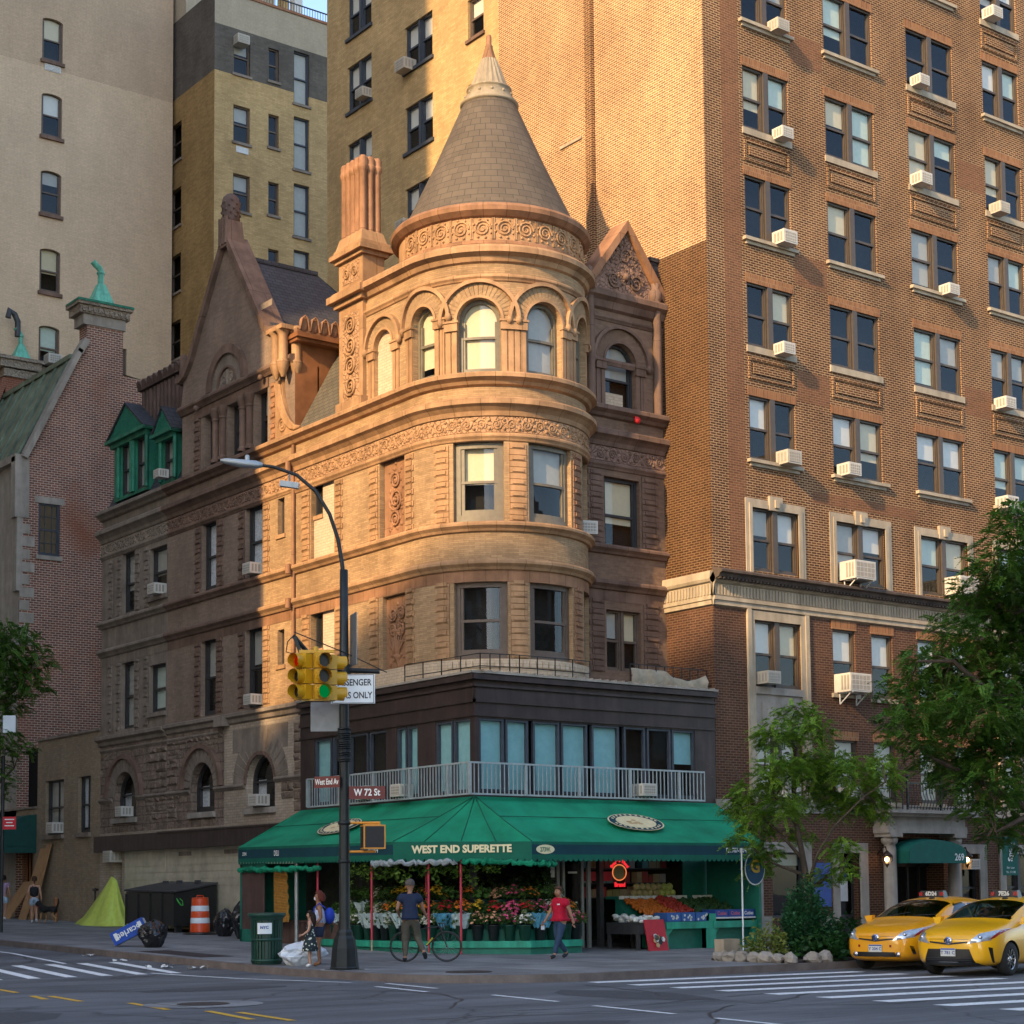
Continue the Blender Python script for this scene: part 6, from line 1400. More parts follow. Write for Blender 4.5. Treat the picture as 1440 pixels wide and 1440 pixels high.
# grocery shelves at the back of the right bay, seen over the fruit
t = thing('grocery_shelf', 'dark grocery shelves filled with small packages behind the fruit', 'shelf', (5.2, -1.2, .2)); M = MB()
for z in (1.55, 1.95, 2.35, 2.75): M.box(3.4, -1.9, z - .03, 6.6, -1.55, z)
M.build('boards', 'steel_dark', t)
PK = dict(tan=(.32, .25, .15), grey=(.3, .3, .3), teal=(.1, .26, .28), red=(.3, .05, .04), olive=(.2, .2, .08))
for k, c in PK.items(): m_plain('package_' + k, c, .6)
rp = random.Random(6)
for z in (1.55, 1.95, 2.35, 2.75):
    x = 3.45
    while x < 6.4:
        w_ = rp.uniform(.1, .3); M = MB(); M.box(x, -1.88, z + .002, x + w_ * .92, -1.65, z + rp.uniform(.18, .32)); M.build('package', 'package_' + rp.choice(list(PK)), t); x += w_ + (.25 if rp.random() < .12 else 0)
M = MB(); M.box(3.35, -2.0, 2.0, 4.4, -1.95, 2.25); M.build('red_sign', 'poster_red', t)
# neon sign
m_emit('neon_red', (1, .03, .04), .35); m_emit('neon_amber', (1, .25, .08), .3)
t = thing('neon_sign', 'round red neon shop sign glowing in the dark window', 'sign', (4.15, -2.6, 2.22)); M = MB()
M.tube([(4.15 + .24 * cos(2 * pi * k / 24), -2.62, 2.22 + .21 * sin(2 * pi * k / 24)) for k in range(24)], .015, 5, closed=True); M.build('ring', 'neon_amber', t)
M = MB()
for k, ch in enumerate("Boar's Head"): a = radians(150 - k * 12); text_mb(M, ch, .13, (4.15 + .32 * cos(a), -2.63, 2.24 + .28 * sin(a)), (sin(a), 0, -cos(a)), (cos(a), 0, sin(a)), off=.008)
text_mb(M, 'Brand', .16, (4.15, -2.63, 1.89), (1, 0, 0), (0, 0, 1), off=.008); M.build('neon_letters', 'neon_red', t)
M = MB(); M.lathe([(.2, 0), (.0, .01)], (0, 0, 0), 20); o = M.build('backing', 'package_olive', t, True); o.rotation_euler = (pi / 2, 0, 0)
# fruit: green counters, boxes, piles
t = thing('fruit_counter', 'two-bay green fruit counter beside the red poster', 'counter', (5.5, -4.2, .15)); M = MB()
for x0, x1 in ((4.32, 5.85), (6.0, 7.6)):
    M.box(x0, -4.3, .72, x1, -3.2, .9); M.box(x0, -4.26, .16, x0 + .1, -3.3, .72); M.box(x1 - .1, -4.26, .16, x1, -3.3, .72); M.hexa([(x0 + .1, -4.24, .55), (x0 + .28, -4.24, .72), (x0 + .28, -4.2, .72), (x0 + .1, -4.2, .55), (x0 + .1, -4.24, .72), (x0 + .101, -4.24, .721), (x0 + .101, -4.2, .721), (x0 + .1, -4.2, .72)])
M.box(5.75, -4.28, .16, 6.1, -3.4, 1.1); M.build('table', 'green_paint', t)
M = MB()
for x0, x1 in ((4.32, 5.85), (6.0, 7.6)): M.box(x0 + .1, -4.1, .16, x1 - .1, -4.05, .72)
M.hexa([(4.0, -3.3, .9), (7.6, -3.3, .9), (7.6, -2.6, .9), (4.0, -2.6, .9), (4.0, -3.2, 1.0), (7.6, -3.2, 1.0), (7.6, -2.6, 1.5), (4.0, -2.6, 1.5)]); M.box(4.0, -2.7, 1.5, 7.6, -2.2, 1.58); M.build('riser', 'green_paint_dark', t)
M = MB()
for i in range(18):
    if i not in (8, 13): M.box(4.05 + i * .19, -2.72, 1.5, 4.05 + i * .19 + .17, -2.705, 1.59)
M.build('price_tags', 'paper', t)
M = MB(); M.box(7.62, -4.4, .16, 7.7, -2.35, 2.6); M.box(6.75, -2.3, 1.5, 7.65, -2.25, 2.9); tag(M.build('side_partition', 'green_paint_dark'), 'green partition closing the right end of the shop under the awning', 'partition')
m_plain('box_blue', (.03, .10, .30), .6); m_plain('orange_fruit', (.45, .12, .012), .5, 0, .3, .2, 30); m_plain('tomato', (.34, .03, .015), .35, 0, .4, .2, 30); m_plain('melon', (.38, .42, .10), .6, 0, .3, .2, 10); m_plain('melon_net', (.34, .28, .12), .7, 0, .3, .2, 25); m_plain('greens', (.03, .075, .02), .6, 0, .3, .4, 9); m_plain('label_pink', (.5, .12, .2), .6)
for i, x in enumerate((4.36, 4.87, 5.38)):
    t = thing('produce_box', f'white-dotted blue carton of fruit on the green counter, {ORD[i]} of three', 'produce box', (x + .24, -4.1, .9), group='blue cartons on the fruit counter'); M = MB(); M.box(x, -4.28, .91, x + .47, -3.75, 1.14); M.build('carton', 'box_blue', t)
    M = MB(); rp = random.Random(i)
    for k in range(7): c = (x + rp.uniform(.06, .4), 0, 1.02 + rp.uniform(-.07, .07)); M.face([(c[0] + .035 * cos(q), -4.284, c[2] + .035 * sin(q)) for q in range(6)])
    M.build('printed_spots', 'paper', t)
for i, x in enumerate((6.1, 6.6, 7.1)):
    t = thing('produce_box', f'dark blue lettered produce carton on the right counter, {ORD[i]} from the left', 'produce box', (x + .24, -4.1, .9), group='lettered cartons on the right counter'); M = MB(); M.box(x, -4.26, 1.0, x + .47, -3.75, 1.2); M.build('carton', 'poster_blue', t)
    M = MB(); M.box(x - .01, -4.28, .96, x + .48, -3.8, 1.0); M.build('tray', 'paper', t); M = MB(); text_mb(M, 'Cuties', .13, (x + .24, -4.262, 1.1), (1, 0, 0), (0, 0, 1), off=.004); M.build('lettering', 'label_pink' if i < 2 else 'lettering_white', t)
def pile(label, x0, x1, y0, y1, z0, slope, r, n, mat, nm, seed):
    rp = random.Random(seed); M = MB()
    for i in range(n):
        x = rp.uniform(x0, x1); y = rp.uniform(y0, y1); M.sphere((x, y, z0 + slope * (y - y0) + r * rp.uniform(.7, 1.8)), r, 8)
    tag(M.build(nm, mat), label, 'fruit', kind='stuff')
pile('heap of oranges above the blue cartons on the fruit counter', 4.1, 5.2, -3.7, -2.8, 1.05, .4, .05, 230, 'orange_fruit', 'oranges', 1)
pile('heap of tomatoes right of the oranges on the fruit counter', 5.15, 5.8, -3.75, -2.8, 1.1, .4, .048, 150, 'tomato', 'tomatoes', 2)
pile('heap of dark greens on the right fruit counter', 6.0, 7.5, -3.7, -2.7, 1.05, .35, .07, 150, 'greens', 'green_vegetables', 3)
for i in range(15):
    x = 4.75 + (i % 8) * .2; z = 1.66 + (i // 8) * .17; g = i % 8 > 4; M = MB(); M.sphere((x + .1 * (i // 8), -2.5, z), .1, 10); M.tube([(x + .1 * (i // 8), -2.5, z + .09), (x + .1 * (i // 8), -2.5, z + .11)], .01, 5)
    tag(M.build('melon', 'melon' if g else 'melon_net'), f'{"pale green" if g else "tan netted"} melon on the fruit shelf, {ORD[i % 8]} from the left in the {("lower", "upper")[i // 8]} row', 'melon', 'melons on the shelf above the oranges')
t = thing('ice_bench', 'low grey bench heaped with packed goods between shop door and fruit', 'bench', (3.7, -4, .15)); M = MB(); M.box(3.35, -4.3, .6, 4.28, -3.0, .9)
for x in (3.4, 4.2): M.box(x - .04, -4.25, .15, x + .04, -4.17, .6); M.box(x - .04, -3.1, .15, x + .04, -3.02, .6)
M.build('bench', 'steel_dark', t)
M = MB(); rp = random.Random(9)
for i in range(60): x, y = rp.uniform(3.38, 4.2), rp.uniform(-4.2, -3.1); M.sphere((x, y, .92 + rp.uniform(0, .16)), rp.uniform(.06, .1), 7, sz=(1.2, 1, .6))
M.build('packed_goods', 'paper', t)
t = thing('red_poster', 'red promotional poster board leaning against the fruit counter', 'poster', (3.95, -4.5, .15)); M = MB(); M.hexa([(3.42, -4.62, .15), (4.1, -4.62, .15), (4.1, -4.59, .15), (3.42, -4.59, .15), (3.42, -4.42, .98), (4.1, -4.42, .98), (4.1, -4.39, .98), (3.42, -4.39, .98)]); M.build('board', 'poster_red', t)
M = MB(); rp = random.Random(2)
for k in range(12): a = rp.uniform(0, 6.3); q = rp.uniform(0, .2); z = .52 + q * sin(a); x = 3.76 + q * cos(a); y = -4.64 + (z - .15) * .24 - .012; M.face([(x + .07 * cos(b_), y + .07 * sin(b_) * .24, z + .07 * sin(b_)) for b_ in (0, 1.2, 2.5, 3.6, 5)], k % 3)
M.build('picture', ['paper', 'logo_tan', 'bucket_black'], t)
# balcony rail on the awning top
RL = thing('balcony_rail', 'grey metal railing with upright bars along the second floor windows', 'railing', (-.8, -2.65, 4.15)); M = MB()
pts = [(-.8, 5.4), (-.8, -2.65), (7.3, -2.65)]
for (x0, y0), (x1, y1) in zip(pts, pts[1:]):
    for z in (4.22, 5.02): M.bar((x0, y0, z), (x1, y1, z), .045, .045)
    L = sqrt((x1 - x0) ** 2 + (y1 - y0) ** 2); n = int(L / .135)
    for i in range(n + 1): x, y = x0 + (x1 - x0) * i / n, y0 + (y1 - y0) * i / n; M.bar((x, y, 4.22), (x, y, 5.02), .07 if i % 13 == 0 else .024)
M.build('rail', 'metal_rail', RL)
# ledge railing, sagging tarpaulin, red cloth
M = MB()
for a, b in (((.1, -1.9), (1.2, -2.15)), ((1.2, -2.15), (3.6, -2.15)), ((-.2, 1.2), (.1, -1.9))):
    for z in (7.62, 7.95): M.bar((*a, z), (*b, z), .022)
    for k in range(5): x, y = a[0] + (b[0] - a[0]) * k / 4, a[1] + (b[1] - a[1]) * k / 4; M.bar((x, y, 7.38), (x, y, 7.95), .022)
tag(M.build('ledge_railing', 'metal_black'), 'thin black iron railing on the ledge below the tower windows', 'railing')
M = MB()
for z in (7.65, 7.98): M.bar((5.0, -2.2, z), (7.9, -2.2, z), .022)
for k in range(10): M.bar((5.0 + k * .32, -2.2, 7.38), (5.0 + k * .32, -2.2, 7.98), .022)
tag(M.build('terrace_railing', 'metal_black'), 'thin black iron railing on the ledge beside the apartment house', 'railing')
M = MB(); rows = []
for i in range(25):
    x = 5.0 + i * .118; s = .22 * sin(pi * min(1, max(0, (x - 6.2) / 1.7))) if x > 6.2 else 0; rows.append([V((x, -2.23 - .05 * sin(i * 1.3), 7.86 - s)), V((x, -2.3 - .04 * sin(i * 1.1), 7.66 - s)), V((x, -2.24, 7.42 - s * .3))])
M.grid(rows); tag(M.build('tarpaulin', 'tarp'), 'beige tarpaulin sagging over the ledge railing', 'tarpaulin')
M = MB(); M.sphere((6.72, -.70, 15.42), .11, 10, sz=(1.1, .6, 1.0)); M.tube([(6.72, -.66, 15.45), (6.7, -.55, 15.62)], [.04, .03], 6); tag(M.build('red_cloth', 'red_cloth'), 'small red cloth hanging from the sill of the arched bay window', 'cloth')
# ================================================================== air conditioners
def ac_proto(beige=False, big=False):
    t = thing('air_conditioner', 'x', 'air conditioner'); w, h, d = (.92, .56, .55) if big else (.52, .36, .36)
    M = MB(); M.box(-w / 2, -d, 0, w / 2, .12, h); M.build('casing', 'ac_beige' if beige else 'ac_white', t, True)
    M = MB(); M.box(-w / 2 + .04, -d - .006, .04, w / 2 - .04, -d, h - .04)
    for q in range(3): M.box(-w / 2 - .006, -d + .06 + q * .12, .06, -w / 2, -d + .13 + q * .12, h - .06); M.box(w / 2, -d + .06 + q * .12, .06, w / 2 + .006, -d + .13 + q * .12, h - .06)
    M.build('grille', 'ac_grille', t, True)
    M = MB(); n = 6
    for q in range(n): x = -w / 2 + .06 + (w - .12) * q / (n - 1); M.box(x - .005, -d - .010, .04, x + .005, -d - .004, h - .04)
    for q in range(4): z = .06 + (h - .12) * q / 3; M.box(-w / 2 + .04, -d - .012, z - .008, w / 2 - .04, -d - .004, z + .008)
    M.build('fins', 'ac_beige' if beige else 'ac_white', t, True)
    if big:
        M = MB()
        for x in (-w / 2 + .1, w / 2 - .1): M = MB(); M.bar((x, -.02, -.35), (x, -d + .08, -.02), .03); M.bar((x, -.02, -.35), (x, -.02, 0), .03); M.bar((x, 0, -.02), (x, -d, -.02), .03); M.build('bracket', 'frame_white', t, True)
    return t
ACP = {}
def ac(loc, rz, label, beige=False, big=False, group=None, s=1):
    k = (beige, big)
    if k not in ACP: ACP[k] = ac_proto(beige, big); o = ACP[k]; o.location = loc; o.rotation_euler = (0, 0, rz)
    else: o = copy_tree(ACP[k], loc=loc, rz=rz)
    o['label'] = label
    if group: o['group'] = group
    elif 'group' in o: del o['group']
    if s == 1 and not big: s = .88 + .26 * ((loc[1] * 7.3 + loc[2] * 3.1 + loc[0]) % 1)
    if s != 1: o.scale = (s,) * 3
    return o
COLN = ['first', 'second', 'third', 'fourth']; GA_ = 'air conditioners on the apartment house'
for c, z, x in ((0, 27.62, 10.95), (0, 24.3, 11.05), (0, 21.0, 11.0), (0, 17.62, 10.9), (0, 14.28, 10.95), (1, 14.3, 13.6), (2, 27.7, 17.45), (2, 24.35, 17.35), (2, 20.95, 18.6), (3, 31.1, 21.3), (3, 24.3, 21.35), (3, 17.6, 21.3), (3, 14.2, 21.2)):
    row = round((z - 11) / 3.32); ac((x, -2.5, z), 0, f'apartment house air conditioner, {COLN[c]} window column, {ORD[row]} storey above the cornice', beige=(c * 2 + row) % 5 < 2, group=GA_)
ac((13.75, -2.5, 11.08), 0, 'large white air conditioner in the second stone framed window above the cornice', big=True, group=GA_)
ac((18.65, -2.5, 11.08), 0, 'large white air conditioner in the third stone framed window beside the big tree crown', big=True, group=GA_)
ac((13.42, -2.5, 7.62), 0, 'large white air conditioner on brackets below the stone cornice', big=True, group=GA_)
ac((9.95, -2.5, 7.68), 0, 'white air conditioner in the stone framed corner window below the cornice', beige=True, group=GA_)
ac((13.3, -2.5, 4.4), 0, 'white air conditioner behind the small street tree above the stone band', group=GA_); ac((10.6, -2.5, 4.4), 0, 'white air conditioner low behind the left side of the small street tree', group=GA_)
ac((18.85, -2.45, 2.3), 0, 'small white air conditioner in the ground floor window right of the lantern', group=GA_)
HW = -pi / 2; GW = 'air conditioners on the row houses'
ac((-.05, 9.85, 11.75), HW, 'white air conditioner in the curtained window of the gabled house beside the sunlit wall', group=GW)
ac((-.05, 9.8, 7.62), HW, 'white air conditioner in the lower window of the gabled house just above the arches', group=GW)
ac((-.05, 16.6, 12.05), HW, 'white air conditioner in the grey townhouse window under the frieze', group=GW)
ac((-.05, 9.4, 4.45), HW, 'white air conditioner in the rightmost round arched window', group=GW)
ac((-.05, 19.1, 4.5), HW, 'white air conditioner in the leftmost round arched window', group=GW)
ac((-.05, 25.1, 4.1), HW, 'white air conditioner in the wide window of the low khaki building', group=GW)
ac((-.1, 16.3, 16.05), HW, 'white air conditioner in the small green dormer window', group=GW, s=.8)
ac((4.63, -.75, 11.75), -.35, 'white air conditioner sticking out beside the round tower above the brown storey'); ac((-.6, .6, 4.3), HW, 'white air conditioner in the brown second floor behind the right street sign'); ac((-.6, 2.3, 4.3), HW, 'white air conditioner in the brown second floor, hidden partly by the street sign'); ac((5.1, -2.5, 4.3), 0, 'white air conditioner behind the balcony rail on the side street')
ac((4.75, 37.95, 26.15), 0, 'white air conditioner in the lowest arched window of the tan tower', s=1.25); ac((12.3, 33.95, 42.0), 0, 'grey white air conditioner high in the sooty wall of the ochre block', beige=True, s=1.2)
ac((8.0, 13.1, 31.55), HW, 'beige air conditioner in the upper window of the rear wing', beige=True, s=1.15); ac((8.0, 15.95, 31.6), HW, 'beige air conditioner in the left window of the rear wing', beige=True); ac((8.0, 13.2, 25.6), HW, 'beige air conditioner low beside the cone roof', beige=True)
ac((-.02, 20.0, 2.9), HW, 'boxy grey air conditioner over the narrow doorway under the dark fascia', beige=True)

# ================================================================== street light pole with signals and signs
PX, PY = -7.48, -7.45; RX, RY = .798, -.602       # right direction as seen from the crossing
SL = thing('street_light', 'dark street light pole with curved arm and square flared base at the kerb', 'street light', (PX, PY, .15)); DK = 'pole_dark'
m_plain(DK, (.022, .026, .026), .45, .2, .4, .25, 4, streak=True)
M = MB(); M.lathe([(.135, .9), (.115, 1.2), (.11, 3.2), (.10, 6.0), (.085, 8.55), (0, 8.56)], (PX, PY, .0), 14); 
for z in (2.4, 3.2, 4.55, 4.7, 4.9, 5.1): M.lathe([(.11, z - .04), (.135, z - .03), (.135, z + .03), (.11, z + .04)], (PX, PY, 0), 14)
for k in range(16): z = 4.5 + k * .045; M.tube([(PX + .13 * cos(q), PY + .13 * sin(q), z + .01 * sin(3 * q)) for q in [2 * pi * j / 10 for j in range(10)]], .02, 4, closed=True)
M.build('pole', DK, SL)
M = MB(); 
def sq(r, z): return [V((PX + r * sx, PY + r * sy, z)) for sx, sy in ((-1, -1), (1, -1), (1, 1), (-1, 1))]
M.lathe([(.30, .15), (.31, .2), (.295, .22), (.26, .6), (.22, .8), (.18, .86), (.17, .93), (.14, .98), (.13, 1.0)], (PX, PY, 0), 8, a0=pi / 8, a1=2 * pi + pi / 8, smooth=False); M.box(PX - .3, PY - .3, .15, PX + .3, PY + .3, .17); M.build('base', DK, SL)
M = MB(); disc(M, PX, PY, .52, .158); M.build('footing', 'concrete', SL)
def R_(u, z, f=0): return V((PX + RX * u + RY * -f * -1 * 0 - f * .602, PY + RY * u - f * .798, z))
ARM = [(0, 8.3), (-.04, 8.7), (-.12, 9.2), (-.3, 9.75), (-.6, 10.25), (-1.0, 10.6), (-1.5, 10.78), (-1.8, 10.82)]
M = MB(); M.tube([R_(u, z) for u, z in ARM], [.05, .045, .042, .04, .04, .038, .035, .035], 8); M.build('curved_arm', DK, SL)
m_plain('lamp_grey', (.34, .37, .38), .4, .2, .5, .08)
M = MB(); rows = []
for u, w_, h0, h1 in ((-1.72, .05, 10.78, 10.86), (-1.85, .13, 10.76, 10.9), (-2.2, .16, 10.79, 10.93), (-2.5, .12, 10.86, 10.96), (-2.62, .03, 10.9, 10.95)):
    c = R_(u, 0); n_ = V((-RY, RX, 0)) * -1; rows.append([c + n_ * w_ * a_ + V((0, 0, b_)) for a_, b_ in ((-1, h0 + .03), (-.6, h1), (.6, h1), (1, h0 + .03), (.6, h0), (-.6, h0))])
M.grid(rows, cu=True); M.face(rows[0]); M.face(rows[-1]); c = R_(-2.05, 10.92); M.lathe([(.05, 0), (.05, .1), (.03, .12), (0, .12)], tuple(c), 8); M.build('lamp_head', 'lamp_grey', SL)
M = MB(); a = R_(-1.15, 10.4); M.bar(R_(-1.35, 10.42), R_(-.95, 10.36), .14, .12); M.bar(R_(-1.15, 10.45), R_(-1.15, 10.68), .03); M.build('camera_box', 'lamp_grey', SL)
# signal arm
m_plain('signal_yellow', (.56, .30, .01), .4, 0, .5, .08); m_plain('signal_orange', (.62, .24, .015), .4, 0, .5, .08)
m_emit('signal_green', (.0, .55, .12), .1); m_emit('signal_red_dim', (.30, .005, .0), .35)
M = MB(); M.tube([R_(.75, 6.38), R_(0, 6.42), R_(-.6, 6.6, .9), R_(-.85, 6.9, 1.6)], [.05, .06, .05, .05], 8); M.tube([R_(.9, 6.36), R_(.1, 6.75), R_(-.85, 7.0, 1.6)], .012, 5); M.lathe([(.13, 6.3), (.14, 6.35), (.14, 6.5), (.12, 6.55)], (PX, PY, 0), 12)
M.tube([R_(-.85, 6.95, 1.6), R_(-.98, 6.8, 1.65), R_(-1.02, 6.6, 1.6), R_(-.85, 6.55, 1.6)], .012, 5); M.bar(R_(-.85, 6.9, 1.6), R_(-.62, 6.3, 1.6), .07); M.build('signal_arm', DK, SL)
TLR = thing('traffic_light', 'yellow three-way traffic light hanging beside the street light pole', 'traffic light', tuple(R_(-.45, 5.5, 1.6)))
def head(c, ang, lit, nm):
    d = V((cos(ang), sin(ang), 0)); s = V((-sin(ang), cos(ang), 0)); c = V(c); M = MB()
    for k in range(3):
        z = c.z + .315 * (2 - k); q = V((c.x, c.y, z)); M.hexa([q + s * a_ + d * b_ + V((0, 0, e)) for e in (.01, .305) for a_, b_ in ((-.155, -.1), (.155, -.1), (.155, .1), (-.155, .1))])
        rows = []
        for L, r0 in ((.1, .135), (.32, .14)): rows.append([q + V((0, 0, .155)) + s * r0 * cos(2 * pi * j / 18) + d * (L - (.05 if L > .2 and sin(2 * pi * j / 18) < -.6 else 0)) + V((0, 0, r0 * sin(2 * pi * j / 18))) for j in range(18)])
        M.grid(rows, cu=True)
    h = M.build(nm, 'signal_yellow', TLR)
    for k in range(3):
        z = c.z + .315 * (2 - k) + .155; M = MB(); M.face([c * 1 + V((0, 0, z - c.z)) + d * .115 + s * .135 * cos(2 * pi * j / 16) + V((0, 0, .135 * sin(2 * pi * j / 16))) for j in range(16)]); M.build('lens', lit[k], h)
cc = R_(-.45, 5.62, 1.6)
toC = atan2(-.798, -.602)
head(cc + V((RX, RY, 0)) * -.22 + V((0, 0, 0)), toC - .62, ['signal_red_dim', 'paint_black', 'paint_black'], 'signal_head')
head(cc + V((RX, RY, 0)) * .14 + V((0, 0, 0)), toC + .40, ['paint_black', 'paint_black', 'signal_green'], 'signal_head')
head(cc + V((RX, RY, 0)) * .30 + V((.602, .798, 0)) * .28, toC + 1.9, ['paint_black', 'paint_black', 'paint_black'], 'signal_head')
M = MB(); M.bar(R_(-.75, 6.60, 1.6), R_(-.05, 6.60, 1.6), .1, .06); M.bar(R_(-.7, 5.62, 1.6), R_(-.15, 5.62, 1.6), .08, .04); M.lathe([(.06, 6.56), (.07, 6.62), (.05, 6.7)], tuple(V((*R_(-.42, 0, 1.6)[:2], 0))), 8); build_split(M, 'mounting', 'signal_yellow', TLR)
# signs on the pole
def plate(name, label, c, ux, w_, h, mat, border=None, thick=.02):
    c, ux = V(c), V(ux).normalized(); n = ux.cross(V((0, 0, 1))); t = thing(name, label, 'sign', tuple(c)); M = MB()
    u, z = ux * w_ / 2, V((0, 0, h / 2)); M.hexa([c - u - z, c + u - z, c + u - z - n * thick, c - u - z - n * thick, c - u + z, c + u + z, c + u + z - n * thick, c - u + z - n * thick]); M.build('plate', mat, t)
    return t, c, ux, n
m_plain('sign_white', (.66, .70, .72), .4, 0, .4, .04); m_plain('sign_black', (.02, .02, .022), .5); m_plain('sign_maroon', (.13, .018, .015), .45, 0, .4, .06); m_plain('sign_red', (.5, .012, .02), .45); m_plain('sign_grey_back', (.22, .23, .24), .5, .5)
ux = V((RX, RY, 0)); fr3 = V((-.602, -.798, 0))
t, c, u, n = plate('lane_sign', 'white PASSENGER CARS ONLY sign partly hidden by the traffic light', V(R_(.2, 6.0, .16)), ux, .92, .62, 'sign_white')
M = MB(); text_mb(M, 'PASSENGER', .19, c + V((0, 0, .13)), ux, (0, 0, 1), off=.004, sx=.78, thick=.004); text_mb(M, 'CARS ONLY', .19, c + V((0, 0, -.14)), ux, (0, 0, 1), off=.004, sx=.78, thick=.004)
for a_, b_, e, f in ((-.44, .29, .88, .012), (-.44, -.302, .88, .012)): q = c + ux * a_ + V((0, 0, b_)) + fr3 * .004; M.face([q, q + ux * e, q + ux * e + V((0, 0, f)), q + V((0, 0, f))])
for a_ in (-.44, .428): q = c + ux * a_ + V((0, 0, -.3)) + fr3 * .004; M.face([q, q + ux * .012, q + ux * .012 + V((0, 0, .6)), q + V((0, 0, .6))])
M.build('lettering', 'sign_black', t)
t, c, u, n = plate('blank_sign', 'grey back of a sign behind the traffic light', V(R_(-.42, 5.45, -.14)), V((RX, RY, 0)), .6, .62, 'sign_grey_back')
t, c, u, n = plate('edge_on_sign', 'tall sign seen nearly edge-on high on the street light pole', V(R_(.22, 7.05, .1)), V((.30, .95, 0)), .5, 1.1, 'sign_grey_back')
t, c, u, n = plate('street_name_sign', 'maroon West End Av street name sign on the left of the pole', V(R_(-.36, 4.06, .05)), V((.45, -.89, 0)), .62, .24, 'sign_maroon'); M = MB(); text_mb(M, 'West End Av', .17, c, u, (0, 0, 1), sx=.62, off=.004, thick=.004); M.build('lettering', 'lettering_white', t); t['group'] = 'street name signs'
t, c, u, n = plate('street_name_sign', 'maroon W 72 St street name sign on the right of the pole', V(R_(.48, 3.83, .05)), ux, .76, .27, 'sign_maroon'); M = MB(); text_mb(M, 'W 72 St', .2, c, ux, (0, 0, 1), sx=.8, off=.005, thick=.004); M.build('lettering', 'lettering_white', t); t['group'] = 'street name signs'
PS = thing('pedestrian_signal', 'orange pedestrian signal box on the street light pole', 'signal', tuple(R_(.6, 2.7))); M = MB()
def obox(M, c, ux, uy, w_, d_, h): c, ux, uy = V(c), V(ux), V(uy); M.hexa([c + ux * a_ * w_ / 2 + uy * b_ * d_ / 2 + V((0, 0, e * h / 2)) for e in (-1, 1) for a_, b_ in ((-1, -1), (1, -1), (1, 1), (-1, 1))])
vx = V((cos(toC + pi / 2 + .25), sin(toC + pi / 2 + .25), 0)); vy = V((cos(toC + .25), sin(toC + .25), 0)); pc = R_(.6, 2.9, .05)
obox(M, pc, vx, vy, .46, .42, .5); obox(M, pc + V((0, 0, .25)), vx, vy, .3, .2, .05); M.tube([R_(.05, 3.2), R_(.75, 3.2)], .03, 6); M.tube([R_(.05, 2.6), R_(.65, 2.6)], .03, 6); M.build('housing', 'signal_orange', PS)
m_plain('signal_screen', (.02, .018, .018), .6)
M = MB(); obox(M, pc + vy * .212, vx, vy, .40, .01, .44); obox(M, pc + vx * .232, vy, vx, .36, .01, .44) if False else None; obox(M, pc - vx * .232, vy, vx, .36, .01, .44); obox(M, pc + vx * .232, vy, vx, .36, .01, .44); M.build('screen', 'signal_screen', PS)
# left street pole with two signs
t = thing('sign_pole', 'thin dark sign pole at the left edge of the photo', 'pole', (-5.9, 15.7, .6)); M = MB(); M.tube([(-5.9, 15.7, .55), (-5.9, 15.7, 6.2)], .06, 8); M.build('pole', DK, t)
t, c, u, n = plate('parking_sign', 'small red regulation sign on the left sign pole', (-5.75, 15.5, 4.05), ux, .42, .4, 'sign_red'); M = MB()
for k, w_ in enumerate((.3, .2, .3)): q = c + V((0, 0, .1 - k * .1)) + fr3 * .004; M.face([q - ux * w_ / 2, q + ux * w_ / 2, q + ux * w_ / 2 + V((0, 0, .03)), q - ux * w_ / 2 + V((0, 0, .03))])
M.build('lettering', 'lettering_white', t)
plate('white_sign', 'white sign high on the left sign pole', (-5.8, 15.5, 7.2), ux, .4, .55, 'sign_white')
M = MB(); M.tube([(-5.9, 15.7, 6.2), (-5.9, 15.7, 7.5)], .05, 8)

# ================================================================== things on the sidewalk
TC = thing('litter_basket', 'dark green slatted litter basket with a white notice at the kerb', 'trash can', (-7.5, -4.2, .18)); M = MB()
for k in range(30): a = 2 * pi * k / 30; x, y = -7.5 + .33 * cos(a), -4.2 + .33 * sin(a); M.bar((x, y, .22), (-7.5 + .35 * cos(a), -4.2 + .35 * sin(a), 1.2), .045, .012, up=(cos(a), sin(a), 0))
for z, r in ((.24, .335), (.7, .34), (1.16, .35)): M.lathe([(r - .012, z), (r + .015, z), (r + .015, z + .06), (r - .012, z + .06)], (-7.5, -4.2, 0), 30)
M.lathe([(.35, 1.18), (.41, 1.24), (.43, 1.3), (.4, 1.32), (.33, 1.28)], (-7.5, -4.2, 0), 30); M.lathe([(.0, .19), (.33, .19), (.33, .22)], (-7.5, -4.2, 0), 24); M.build('basket', 'bucket_green', TC)
M = MB(); M.lathe([(.30, .3), (.3, 1.15)], (-7.5, -4.2, 0), 20); M.build('liner', 'paint_black', TC)
M = MB(); P = [V((-7.5 + .365 * cos(a), -4.2 + .365 * sin(a), z)) for z in (.86, 1.1) for a in [toC - .45 + .9 * k / 6 for k in range(7)]]; M.grid([P[:7], P[7:]]); M.build('notice', 'sign_white', TC)
M = MB(); text_mb(M, 'NYC', .09, V((-7.5, -4.2, 1.0)) + V((cos(toC), sin(toC), 0)) * .372, ux, (0, 0, 1), off=.003); M.build('notice_lettering', 'poster_blue', TC)
